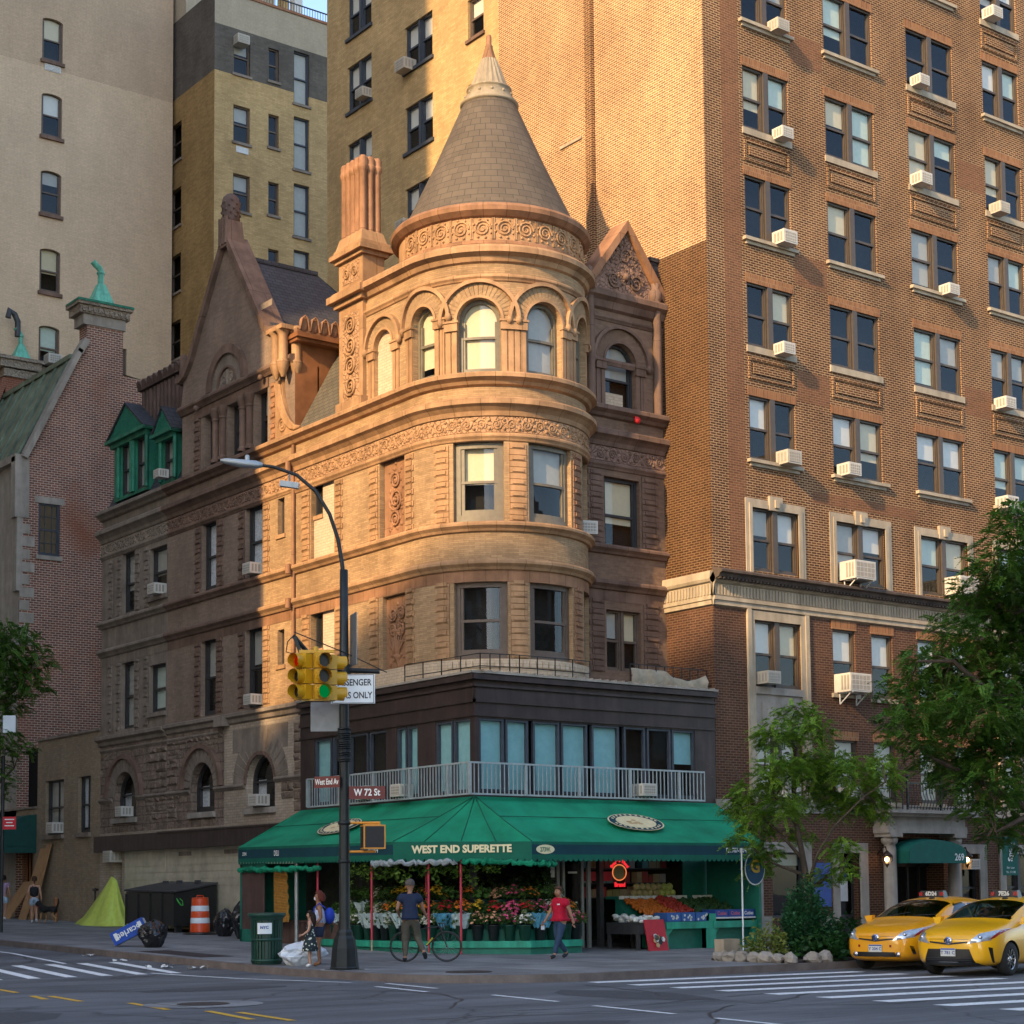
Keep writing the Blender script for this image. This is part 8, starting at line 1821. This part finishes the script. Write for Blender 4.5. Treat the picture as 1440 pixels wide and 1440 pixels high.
TROU = [[('pelvis', 0, None), 'hipl', 'kneel', (('kneel', 'anklel'), .92, .058)], ['pelvis', 'hipr', 'kneer', (('kneer', 'ankler'), .92, .058)], ['pelvis', (('pelvis', 'waist'), .4, None)]]
SHORT = [[('pelvis', 0, None), 'hipl', (('hipl', 'kneel'), .62, .098)], ['pelvis', 'hipr', (('hipr', 'kneer'), .62, .098)], ['pelvis', (('pelvis', 'waist'), .7, None)]]
SHOE = lambda s: [[(('kneel' if s == 'l' else 'kneer', 'ankle' + s), .94, .046), ('ankle' + s, 0, .052), ('toe' + s, 0, .045)]]
for k, c in dict(cloth_navy=(.018, .028, .06), cloth_khaki=(.10, .088, .065), cloth_red=(.42, .008, .03), jeans=(.03, .055, .10), cloth_lilac=(.40, .44, .56), cloth_black=(.014, .014, .017), denim_light=(.30, .38, .46), shoe_dark=(.025, .028, .035), shoe_white=(.6, .6, .6), hair_grey=(.10, .085, .075), hair_brown=(.07, .035, .02), hair_red=(.12, .03, .02), hair_dark=(.025, .015, .012), mask_white=(.7, .68, .68), bag_blue=(.02, .05, .36), sandal=(.25, .12, .06), cloth_mauve=(.3, .2, .28)).items(): m_plain(k, c, .75, 0, .2, .15, 12)
HL = atan2(-RY, -RX)          # heading: screen left
HR = atan2(RY, RX); HA = atan2(.798, .602); HT = atan2(-.798, -.602)
# man wheeling the bicycle, seen from behind
J = dict(kneel=(.05, .10, .5), anklel=(-.02, .11, .09), toel=(.12, .13, .04), hipr=(.0, -.09, .9), kneer=(.12, -.16, .52), ankler=(-.12, -.30, .20), toer=(-.03, -.33, .08), elbl=(-.06, .27, 1.14), wril=(.16, .24, 1.02), palml=(.21, .23, 1.0), elbr=(.06, -.27, 1.13), wrir=(.2, -.34, .98), palmr=(.25, -.35, .96))
person('man in navy shirt and khaki trousers wheeling a bicycle past the flowers', (-4.62, -5.62, .16), HA + .05, 1.86, J, 'tan', [('shirt', 'cloth_navy', TEE, .05), ('trousers', 'cloth_khaki', TROU, .028), ('shoe', 'shoe_dark', SHOE('l'), 0), ('shoe', 'shoe_dark', SHOE('r'), 0)], ('short', 'hair_grey'), build=1.18)
# shop man in red shirt walking left
def red_extra(t, N, sc, fin, body):
    M = MB(); p = V(N['palmr'][0]); M.box(p.x - .05, p.y - .04, p.z - .16, p.x + .05, p.y - .02, p.z - .05); fin(M, 'paper_note', 'mask_white')
    M = MB(); M.box(.128, .05, 1.30, .15, .12, 1.335); fin(M, 'badge', 'mask_white')
    M = MB(); M.tube([(.05, .06, 1.44), (.11, 0, 1.40), (.05, -.06, 1.44)], .016, 5); fin(M, 'collar', 'mask_white')
J = dict(jaw=(.07, 0, 1.55), skull=(.065, 0, 1.635), crown=(.05, 0, 1.69), nose=(.17, 0, 1.59), earl=(.05, .088, 1.61), earr=(.05, -.088, 1.61), kneel=(.16, .09, .50), anklel=(.30, .09, .09), toel=(.45, .10, .05), kneer=(.02, -.09, .50), ankler=(-.30, -.09, .13), toer=(-.17, -.1, .045), elbl=(-.10, .26, 1.14), wril=(-.02, .30, .90), palml=(.0, .31, .84), elbr=(.06, -.27, 1.14), wrir=(.24, -.29, .93), palmr=(.28, -.29, .88))
J['elbl'], J['wril'], J['palml'], J['elbr'], J['wrir'], J['palmr'] = (-.06, .28, 1.13), (-.12, .33, .90), (-.12, .34, .84), (.08, -.26, 1.14), (.22, -.30, .92), (.26, -.31, .87)
def swap(J): return {k[:-1] + ('l' if k[-1] == 'r' else 'r') if k[:-1] in ('elb', 'wri', 'palm') else k: ((v_[0], -v_[1], v_[2]) if k[:-1] in ('elb', 'wri', 'palm') else v_) for k, v_ in J.items()}
person('man in red polo shirt and jeans walking past the shop door', (-.95, -6.45, .15), HL + .75, 1.70, J, 'tan', [('shirt', 'cloth_red', TEE, .045), ('trousers', 'jeans', TROU, .022), ('shoe', 'shoe_dark', SHOE('l'), 0), ('shoe', 'shoe_dark', SHOE('r'), 0)], ('short', 'hair_brown'), build=1.2, extras=red_extra)
# woman with face mask and blue backpack, girl in a patterned dress
def woman_extra(t, N, sc, fin, body):
    M = MB(); M.sphere((.085, 0, 1.585), .055, 10, sz=(.75, 1, .85)); fin(M, 'face_mask', 'mask_white', body)
    M = MB(); M.sphere((-.24, 0, 1.18), .17, 12, sz=(.75, .95, 1.15)); fin(M, 'backpack', 'bag_blue')
    M = MB()
    for y in (.11, -.11): M.tube([(-.14, y, 1.36), (.0, y, 1.475), (.12, y, 1.36), (.13, y * 1.2, 1.2), (-.08, y * 1.3, 1.05)], .016, 5)
    fin(M, 'straps', 'bag_blue')
J = dict(elbl=(-.04, .21, 1.14), wril=(.12, .22, .95), palml=(.17, .21, .92), elbr=(-.03, -.22, 1.13), wrir=(.12, -.2, .96), palmr=(.17, -.18, .93), neck=(.02, 0, 1.50))
person('woman in a face mask with sleeveless top, navy shorts and blue backpack', (-7.02, -5.66, .16), HL + .12, 1.62, J, 'brown', [('top', 'cloth_lilac', TANK, .045), ('shorts', 'cloth_navy', SHORT, .04), ('sandal', 'sandal', SHOE('l'), -.02), ('sandal', 'sandal', SHOE('r'), -.02)], ('bob', 'hair_red'), build=1.1, extras=woman_extra)
m, nt, out = new_mat('dress_print'); ob = nd(nt, 'ShaderNodeTexCoord').outputs['Object']; vo = nd(nt, 'ShaderNodeTexVoronoi', i_Scale=16.0); nt.links.new(ob, vo.inputs['Vector']); principled(nt, out, ramp(nt, vo.outputs['Distance'], .28, (.55, .58, .5), .36, (.018, .03, .035)), .8)
def girl_extra(t, N, sc, fin, body):
    M = MB(); M.lathe([(.13, 1.12), (.15, 1.0), (.20, .8), (.26, .52), (.25, .5)], (0, 0, 0), 20); 
    for i, v_ in enumerate(M.v): M.v[i] = v_ + V((.012 * sin(6 * atan2(v_.y, v_.x)), 0, 0))
    fin(M, 'dress_skirt', 'dress_print')
J = dict(elbl=(.05, .20, 1.14), wril=(.22, .18, 1.02), palml=(.28, .17, 1.0), elbr=(.05, -.20, 1.14), wrir=(.22, -.15, 1.02), palmr=(.28, -.13, 1.0), kneel=(.02, .1, .48), anklel=(.0, .12, .08), toel=(.13, .13, .035), anklr=(0, 0, 0)) ; J.pop('anklr')
person('little girl with long dark hair in a dark patterned dress', (-7.42, -5.95, .16), HL + .1, 1.2, J, 'light', [('dress', 'dress_print', TANK, .022), ('sandal', 'shoe_white', SHOE('l'), -.008), ('sandal', 'shoe_white', SHOE('r'), -.008)], ('long', 'hair_dark'), build=.95, extras=girl_extra)
# two women walking away at the far left, one with a dog
J = dict(kneel=(.12, .09, .5), anklel=(.16, .08, .085), toel=(.3, .09, .04), kneer=(.02, -.09, .5), ankler=(-.2, -.09, .14), toer=(-.08, -.09, .04), elbl=(-.05, .23, 1.14), wril=(.06, .25, .92), palml=(.08, .25, .87), elbr=(-.06, -.23, 1.14), wrir=(-.02, -.26, .9), palmr=(.0, -.26, .85))
person('woman in black tank top and light denim shorts walking away', (-1.85, 23.0, GZ(23) + .15), HA + .25, 1.68, J, 'light', [('top', 'cloth_black', TANK, .045), ('shorts', 'denim_light', SHORT, .035), ('shoe', 'shoe_white', SHOE('l'), 0), ('shoe', 'shoe_white', SHOE('r'), 0)], ('pony', 'hair_brown'))
person('woman in mauve top and denim shorts walking by the green canopy', (-2.0, 25.6, GZ(25.6) + .15), HA + .1, 1.7, J, 'tan', [('top', 'cloth_mauve', TEE, .02), ('shorts', 'denim_light', SHORT, .026), ('shoe', 'shoe_white', SHOE('l'), 0), ('shoe', 'shoe_white', SHOE('r'), 0)], ('pony', 'hair_dark'))
# dog, seen from behind
DG = thing('dog', 'black and tan dog with raised tail walking beside the woman', 'dog', (-1.6, 22.3, GZ(22.3) + .15), HL - .45)
N = dict(chest=((.22, 0, .50), .13), belly=((-.05, 0, .52), .105), rump=((-.27, 0, .52), .11), tail0=((-.38, 0, .6), .03), tail1=((-.47, 0, .74), .028), tail2=((-.46, .02, .9), .015), neck=((.36, 0, .62), .08), head=((.47, 0, .72), .08), muz=((.60, 0, .68), .045), earl=((.44, .06, .82), .025), earr=((.44, -.06, .82), .025))
E = [('belly', 'chest'), ('belly', 'rump'), ('rump', 'tail0'), ('tail0', 'tail1'), ('tail1', 'tail2'), ('chest', 'neck'), ('neck', 'head'), ('head', 'muz'), ('head', 'earl'), ('head', 'earr')]
for s, y, st in (('l', 1, .06), ('r', -1, -.05)):
    N.update({'sh' + s: ((.24, .09 * y, .42), .06), 'el' + s: ((.20 + st, .09 * y, .27), .035), 'fw' + s: ((.23 + st, .09 * y, .12), .024), 'fp' + s: ((.26 + st, .09 * y, .025), .03), 'th' + s: ((-.27, .09 * y, .44), .075), 'kn' + s: ((-.20 - st, .09 * y, .30), .045), 'hk' + s: ((-.36 - st, .09 * y, .19), .026), 'hf' + s: ((-.33 - st, .09 * y, .03), .028)})
    E += [('chest', 'sh' + s), ('sh' + s, 'el' + s), ('el' + s, 'fw' + s), ('fw' + s, 'fp' + s), ('rump', 'th' + s), ('th' + s, 'kn' + s), ('kn' + s, 'hk' + s), ('hk' + s, 'hf' + s)]
m, nt, out = new_mat('dog_fur'); ob = nd(nt, 'ShaderNodeTexCoord').outputs['Object']; sp = nd(nt, 'ShaderNodeSeparateXYZ'); nt.links.new(ob, sp.inputs[0])
ad = nd(nt, 'ShaderNodeMath', operation='ADD'); nt.links.new(sp.outputs[2], ad.inputs[0]); ns = nd(nt, 'ShaderNodeMath', operation='MULTIPLY'); nt.links.new(noise_tex(nt, ob, 8, 3), ns.inputs[0]); ns.inputs[1].default_value = .15; nt.links.new(ns.outputs[0], ad.inputs[1])
principled(nt, out, ramp(nt, ad.outputs[0], .42, (.30, .17, .075), .48, (.014, .012, .011)), .8)
N = {'belly': N['belly'], **{k: v_ for k, v_ in N.items() if k != 'belly'}}; M = MB(); add_raw(M, skin(N, E)); M.build('body', 'dog_fur', DG, True)
M = MB(); M.tube([(.38 + .09 * sin(k), .085 * cos(k), .60 + .02 * sin(k)) for k in [2 * pi * j / 10 for j in range(10)]], .012, 5, closed=True); M.build('collar', 'poster_red', DG, True)
# bicycle beside the man
BK = thing('bicycle', 'dark road bicycle with yellow accents wheeled by the man', 'bicycle', (-4.25, -5.45, .16), HR - .06)
def wheel(x):
    M = MB(); M.tube([(x + .335 * cos(a), 0, .35 + .335 * sin(a)) for a in [2 * pi * k / 36 for k in range(36)]], .016, 6, closed=True); M.tube([(x + .31 * cos(a), 0, .35 + .31 * sin(a)) for a in [2 * pi * k / 36 for k in range(36)]], .009, 4, closed=True); M.tube([(x, -.05, .35), (x, .05, .35)], .02, 8)
    w_ = M.build('wheel', 'paint_black', BK, True); M = MB()
    for k in range(18): a = 2 * pi * k / 18; M.tube([(x + .02 * cos(a + 1), .02 * (-1) ** k, .35 + .02 * sin(a + 1)), (x + .31 * cos(a), 0, .35 + .31 * sin(a))], .0018, 3)
    M.build('spokes', 'metal_grey', w_, True)
wheel(-.34); wheel(.62)
M = MB(); bb, st, hd, hb, rx_ = (.08, 0, .30), (-.10, 0, .82), (.47, 0, .80), (.51, 0, .68), (-.34, 0, .35)
for a, b, r in ((bb, (-.07, 0, .74), .017), ((-.07, 0, .74), hd, .016), (hb, bb, .02), (hd, hb, .022), (bb, rx_, .011), ((-.07, 0, .72), rx_, .009), ((-.07, 0, .74), (-.11, 0, .90), .013), (hd, (.45, 0, .87), .014)): M.tube([a, b], r, 6)
for y in (.045, -.045): M.tube([hb, (.55, y, .55), (.62, y, .35)], [.015, .013, .01], 6)
M.build('frame', 'paint_black', BK, True)
M = MB(); M.tube([(.45, 0, .88), (.45, .2, .88), (.54, .21, .87), (.56, .21, .79), (.48, .21, .74)], .013, 6); M.tube([(.45, 0, .88), (.45, -.2, .88), (.54, -.21, .87), (.56, -.21, .79), (.48, -.21, .74)], .013, 6); M.build('handlebar', 'paint_black', BK, True)
M = MB(); M.sphere((-.11, 0, .92), .1, 10, sz=(1.3, .6, .28)); M.build('saddle', 'paint_black', BK, True)
m_plain('bike_yellow', (.55, .45, .03), .4); M = MB(); M.tube([(.30, 0, .545), (.16, 0, .38)], .022, 6); M.tube([(.02, .03, .40), (-.02, .03, .58)], .035, 8); M.build('accents', 'bike_yellow', BK, True)
M = MB(); M.lathe([(.0, -.005), (.095, -.005), (.095, .005), (0, .005)], n=20); M.v = [V((p.x + .08, p.z - .05, p.y + .30)) for p in M.v]; M.tube([(.08, -.05, .3), (.2, -.07, .2)], .01, 5); M.tube([(.08, .05, .3), (-.04, .07, .4)], .01, 5); M.box(.15, -.12, .19, .25, -.06, .21); M.box(-.09, .06, .39, .01, .12, .41); M.build('crankset', 'metal_grey', BK, True)

# ================================================================== yellow taxis
m_plain('taxi_yellow', (.85, .43, .006), .28, 0, .5, .03, 2, coat=.6, bstr=0); m_plain('taxi_orange', (.80, .34, .006), .3, 0, .5, .03, 2, coat=.6, bstr=0)
m_plain('trim_black', (.014, .014, .015), .35); m_plain('chrome', (.6, .6, .62), .18, 1, .5, .03); m_plain('tyre', (.02, .02, .02), .8); m_plain('headlight', (.55, .58, .6), .12, .6, .6, .25, 14); m_plain('amber', (.28, .015, .015), .25); m_plain('plate_white', (.6, .6, .55), .5); m_plain('seat', (.06, .055, .05), .8)
from mathutils.bvhtree import BVHTree
ST_ = [  # u behind nose: zb wb | w1 z1 | w2 z2 | ws zs | wg zg | wr zr | zt
 (0.00, .30, .40, .48, .40, .52, .54, .48, .66, .40, .70, .28, .735, .745), (0.07, .23, .58, .66, .37, .70, .55, .64, .73, .54, .78, .38, .81, .82), (0.30, .18, .74, .81, .35, .84, .57, .80, .80, .70, .87, .48, .91, .925),
 (0.62, .18, .80, .86, .36, .88, .59, .86, .86, .77, .935, .55, .985, 1.00), (0.95, .18, .82, .875, .37, .89, .61, .875, .90, .80, .98, .62, 1.035, 1.055), (1.22, .18, .83, .88, .38, .89, .62, .875, .93, .815, 1.03, .70, 1.075, 1.10),
 (1.75, .18, .83, .88, .38, .888, .63, .875, .97, .80, 1.19, .665, 1.34, 1.375), (2.2, .18, .83, .88, .38, .885, .63, .872, .985, .785, 1.27, .635, 1.475, 1.52), (2.75, .18, .83, .88, .38, .885, .63, .87, 1.0, .775, 1.29, .615, 1.52, 1.575), (3.5, .18, .83, .88, .38, .885, .64, .868, 1.02, .765, 1.29, .60, 1.50, 1.56),
 (4.1, .22, .81, .87, .40, .88, .66, .86, 1.03, .745, 1.26, .58, 1.43, 1.48), (4.45, .28, .76, .83, .44, .85, .68, .83, 1.02, .71, 1.20, .54, 1.32, 1.36), (4.60, .36, .66, .74, .48, .76, .68, .74, .96, .64, 1.08, .50, 1.14, 1.16)]
def car_body():
    Vv, Ff = [], []
    for u, zb, wb, w1, z1, w2, z2, ws, zs, wg, zg, wr, zr, zt in ST_:
        half = [(0, zb), (wb, zb), (w1, z1), (w2, z2), (ws, zs), (wg, zg), (wr, zr), (0, zt)]
        ring = half + [(-y, z) for y, z in half[-2:0:-1]]
        Vv += [(-u, y, z) for y, z in ring]
    R = 14
    for i in range(len(ST_) - 1):
        for j in range(R): Ff.append((i * R + j, i * R + (j + 1) % R, (i + 1) * R + (j + 1) % R, (i + 1) * R + j))
    L = (len(ST_) - 1) * R
    for b in (0, L): # close the ends with strips
        for j in range(1, 7):
            q = (b + j, b + j + 1, b + 14 - j - 1, b + 14 - j) if j < 6 else None
            if q: Ff.append(q)
        Ff.append((b, b + 1, b + 13)); Ff.append((b + 6, b + 7, b + 8))
    me = bpy.data.meshes.new('car'); me.from_pydata(Vv, [], Ff); bm = bmesh.new(); bm.from_mesh(me); bmesh.ops.recalc_face_normals(bm, faces=bm.faces); bm.to_mesh(me); bm.free()
    ob = bpy.data.objects.new('car', me); COL.objects.link(ob); m_ = ob.modifiers.new('s', 'SUBSURF'); m_.levels = m_.render_levels = 3
    cuts = []
    for u in (.93, 3.71):
        for y in (1, -1):
            cm = bpy.data.meshes.new('cut'); b2 = bmesh.new(); bmesh.ops.create_cone(b2, cap_ends=True, segments=40, radius1=.365, radius2=.365, depth=.5, matrix=Matrix.Translation((-u, y * .83, .33)) @ Matrix.Rotation(pi / 2, 4, 'X')); b2.to_mesh(cm); b2.free(); c_ = bpy.data.objects.new('cut', cm); COL.objects.link(c_); cuts.append(c_)
            bo = ob.modifiers.new('b', 'BOOLEAN'); bo.operation = 'DIFFERENCE'; bo.object = c_; bo.solver = 'EXACT'
    dg = bpy.context.evaluated_depsgraph_get(); out_ = bpy.data.meshes.new_from_object(ob.evaluated_get(dg)); VV = [v.co.copy() for v in out_.vertices]; FF = [tuple(p.vertices) for p in out_.polygons]; CC = [p.center.copy() for p in out_.polygons]; NN = [p.normal.copy() for p in out_.polygons]
    for c_ in cuts + [ob]: bpy.data.objects.remove(c_)
    return VV, FF, CC, NN
CARB = car_body(); BVH = BVHTree.FromPolygons(CARB[0], CARB[1])
def car(label, loc, heading, paint, sign, front, plate_t):
    t = thing('taxi', label, 'taxi', loc, heading, 'yellow taxis waiting at the crossing'); VV, FF, CC, NN = CARB
    sets = {'body': [], 'windscreen': [], 'side_window': [], 'wheel_arch': []}
    for i, (c, n) in enumerate(zip(CC, NN)):
        u, y, z = -c.x, abs(c.y), c.z
        arch = any((c.x + q) ** 2 + (z - .33) ** 2 < .372 ** 2 and y > .55 for q in (.93, 3.71)) and abs(n.y) < .6
        if arch or z < .2: k = 'wheel_arch'
        elif 1.26 < u < 2.17 and y < .70 - .075 * (u - 1.26) and n.z > .3 and z > 1.07: k = 'windscreen'
        elif z > .985 + .02 * u and y > .6 and z < min(1.40, 1.40 - max(0, u - 3.6) * .12) and u < 4.12 and (u - 1.5) * .62 > (z - 1.0) + .06 and u > 1.6 and not (2.68 < u < 2.82) and not (3.58 < u < 3.7): k = 'side_window'
        else: k = 'body'
        sets[k].append(i)
    for k, mat in (('body', paint), ('windscreen', 'glass_car'), ('side_window', 'glass_car'), ('wheel_arch', 'trim_black')):
        M = MB(); mp = {}
        for i in sets[k]:
            f = []
            for v_ in FF[i]:
                if v_ not in mp: mp[v_] = len(M.v); M.v.append(VV[v_].copy())
                f.append(mp[v_])
            M.f.append(tuple(f)); M.uv.append([(0, 0)] * len(f)); M.m.append(0); M.sm.append(True)
        if M.f: M.build(k, mat, t, True)
    M = MB(); M.box(-4.2, -.74, .3, -1.0, .74, .82); 
    for x in (-2.45, -3.4):
        for y in (.38, -.38): M.hexa([(x - .1, y - .25, .8), (x + .1, y - .25, .8), (x + .1, y + .25, .8), (x - .1, y + .25, .8), (x - .28, y - .23, 1.32), (x - .14, y - .23, 1.32), (x - .14, y + .23, 1.32), (x - .28, y + .23, 1.32)])
    M.box(-1.85, -.72, .82, -1.25, .72, 1.0); M.tube([(-1.98 + .03 * cos(a), .38 + .18 * cos(a), 1.02 + .18 * sin(a)) for a in [2 * pi * k / 14 for k in range(14)]], .015, 5, closed=True); M.build('interior', 'seat', t, True)
    def patch(nm, mat, A, d, off=.008, n=10, m_=5, parent=None):
        """bilinear patch between four (y, z) corners dropped on the bodywork along direction d"""
        d = V(d).normalized(); M = MB(); rows = []
        for i in range(m_ + 1):
            r = []
            for j in range(n + 1):
                u, v_ = j / n, i / m_; y = (A[0][0] * (1 - u) + A[1][0] * u) * (1 - v_) + (A[3][0] * (1 - u) + A[2][0] * u) * v_; z = (A[0][1] * (1 - u) + A[1][1] * u) * (1 - v_) + (A[3][1] * (1 - u) + A[2][1] * u) * v_
                o = V((-.4, y, z)) - d * 2.0; h = BVH.ray_cast(o, d); p = h[0] if h[0] else V((-.5, y, z)); r.append(p - d * off)
            rows.append(r)
        M.grid(rows); return M.build(nm, mat, parent or t, True)
    for y in (1, -1):
        hl = patch('headlight', 'headlight', [(.35 * y, .64), (.76 * y, .71), (.92 * y, .93), (.55 * y, .84)], (-1, -.12 * y, 0), .012)
        patch('indicator', 'amber', [(.74 * y, .72), (.80 * y, .75), (.93 * y, .925), (.84 * y, .89)], (-1, -.12 * y, 0), .018, 4, 3, hl)
        c = V((-.26, .60 * y, .765)); h = BVH.ray_cast(V((2, .62 * y, .765)), V((-1, 0, 0)))[0]; M = MB(); M.sphere(h + V((.0, 0, 0)), .045, 10); M.build('bulb', 'chrome', hl, True)
        M = MB(); M.hexa([(-1.52, .87 * y, 1.0), (-1.36, .87 * y, 1.0), (-1.36, .98 * y, 1.0), (-1.52, .98 * y, 1.0), (-1.56, .88 * y, 1.15), (-1.42, .88 * y, 1.15), (-1.42, 1.07 * y, 1.13), (-1.56, 1.07 * y, 1.13)]); M.build('mirror', paint, t, True)
        if front: patch('vent_slot', 'trim_black', [(.74 * y, .27), (.78 * y, .27), (.76 * y, .56), (.68 * y, .58)], (-1, -.35 * y, 0), .01, 3, 6)
        else: patch('lamp_slot', 'chrome', [(.70 * y, .36), (.76 * y, .36), (.72 * y, .52), (.64 * y, .54)], (-1, -.3 * y, 0), .01, 3, 6)
    for y in (1, -1): patch('grille', 'trim_black', [(0, .615), (.40 * y, .66), (.40 * y, .69), (0, .655)], (-1, 0, 0), .01, 8, 2)
    patch('hood_seam', 'trim_black', [(-.42, .725), (.42, .725), (.42, .731), (-.42, .731)], (-1, 0, 0), .004, 14, 1)
    if front:
        patch('bumper', 'trim_black', [(-.56, .22), (.56, .22), (.44, .54), (-.44, .54)], (-1, 0, 0), .012, 14, 6); patch('chin', 'steel_dark', [(-.62, .21), (.62, .21), (.58, .27), (-.58, .27)], (-1, 0, 0), .03, 14, 2)
        for k in range(3): patch('slat', 'chrome' if k == 0 else 'steel_dark', [(-.48, .28 + k * .04), (.48, .28 + k * .04), (.48, .288 + k * .04), (-.48, .288 + k * .04)], (-1, 0, 0), .018, 12, 1)
    else:
        patch('lower_grille', 'trim_black', [(-.46, .30), (.46, .30), (.44, .40), (-.44, .40)], (-1, 0, 0), .012, 14, 3)
        for y in (.50, -.50): h = BVH.ray_cast(V((2, y, .35)), V((-1, 0, 0)))[0]; M = MB(); M.lathe([(.055, 0), (.05, .012), (0, .015)], n=14); M.v = [V((h.x + p.z + .004, h.y + p.x, h.z + p.y)) for p in M.v]; M.build('fog_lamp', 'chrome', t, True)
        for y in (.32, -.42): patch('reflector', 'amber', [(y, .5), (y + .05, .5), (y + .05, .55), (y, .55)], (-1, 0, 0), .012, 2, 2)
    h = BVH.ray_cast(V((2, 0, .70)), V((-1, 0, 0)))[0]; M = MB(); M.lathe([(.075, 0), (.072, .015), (0, .018)], n=20); M.v = [V((h.x + p.z + .004, h.y + p.x * 1.15, h.z + p.y)) for p in M.v]; e = M.build('emblem', 'chrome', t, True)
    M = MB(); M.tube([(h.x + .026, h.y + .055 * cos(a), h.z + .02 + .018 * sin(a)) for a in [2 * pi * k / 12 for k in range(12)]], .006, 4, closed=True); M.tube([(h.x + .026, h.y + .022 * cos(a), h.z + .05 * sin(a)) for a in [2 * pi * k / 12 for k in range(12)]], .006, 4, closed=True); M.build('emblem_mark', 'poster_blue', e, True)
    h = BVH.ray_cast(V((2, 0, .46)), V((-1, 0, 0)))[0]; x = h.x + .03; M = MB(); M.box(x - .02, -.155, .40, x, .155, .555); pl = M.build('licence_plate', 'plate_white', t, True)
    M = MB(); M.box(x, -.15, .525, x + .003, .15, .55); text_mb(M, plate_t, .09, (x, 0, .465), (0, 1, 0), (0, 0, 1), off=.002, thick=.004); M.build('plate_number', 'poster_blue', pl, True)
    for y in (.25, -.35):
        P = [BVH.ray_cast(V((-1.24 - q * .16, y + q * .42, 3)), V((0, 0, -1)))[0] + V((0, 0, .02)) for q in (0, .5, 1)]; M = MB(); M.tube(P, .009, 5); M.build('wiper', 'trim_black', t, True)
    z = BVH.ray_cast(V((-2.65, 0, 3)), V((0, 0, -1)))[0].z; M = MB(); M.hexa([(-2.72, -.3, z - .02), (-2.5, -.3, z - .02), (-2.5, .3, z - .02), (-2.72, .3, z - .02), (-2.67, -.27, z + .13), (-2.53, -.27, z + .13), (-2.53, .27, z + .13), (-2.67, .27, z + .13)]); rs_ = M.build('roof_sign', 'trim_black', t, True)
    M = MB(); text_mb(M, sign, .12, (-2.50, 0, z + .06), (0, 1, 0), (0, 0, 1), off=.006, thick=.012); M.build('sign_number', 'plate_white', rs_, True)
    M = MB()
    for y in (.25, -.25): M.box(-2.53, y - .04, z + .02, -2.485, y + .04, z + .10)
    M.build('sign_lamp', 'amber', rs_, True)
    M = MB(); z2 = BVH.ray_cast(V((-2.25, .0, 3)), V((0, 0, -1)))[0].z; M.sphere((-2.3, .12, z2 + .01), .07, 8, sz=(1.2, 1, .4)); M.build('roof_antenna', 'trim_black', t, True)
    for u in (.93, 3.71):
        for y in (1, -1):
            M = MB(); M.lathe([(.20, -.1), (.29, -.105), (.325, -.08), (.33, 0), (.325, .08), (.29, .105), (.20, .1)], n=32); M.v = [V((p.x - u, y * .775 + p.z * y, p.y + .33)) for p in M.v]; w_ = M.build('wheel', 'tyre', t, True)
            M = MB(); M.lathe([(.215, .085), (.20, .10), (.195, .07)], n=32); M.lathe([(0, .085), (.05, .08), (.06, .06)], n=14)
            for k in range(10): a = 2 * pi * k / 10; da = .09; M.hexa([(r * cos(a + s_ * da * (.28 / (r + .08)) * .5), r * sin(a + s_ * da * (.28 / (r + .08)) * .5), zz) for zz in (.05, .085) for r, s_ in ((.05, -1), (.2, -1), (.2, 1), (.05, 1))])
            M.v = [V((p.x - u, y * .775 + p.z * y, p.y + .33)) for p in M.v]; M.build('rim', 'chrome', w_, True)
            M = MB(); M.lathe([(.0, .02), (.2, .02)], n=24); M.v = [V((p.x - u, y * .775 + p.z * y, p.y + .33)) for p in M.v]; M.build('brake_disc', 'trim_black', w_, True)
    return t
car('yellow taxi with black lower bumper, nearest the camera and cut by the right edge', (.81, -16.42, 0), pi + radians(12), 'taxi_yellow', '7E26', True, 'T 781 C')
car('orange-yellow taxi at the kerb half behind the nearer taxi', (1.72, -13.75, 0), pi + radians(12), 'taxi_orange', '6D24', False, 'Y 204 C')
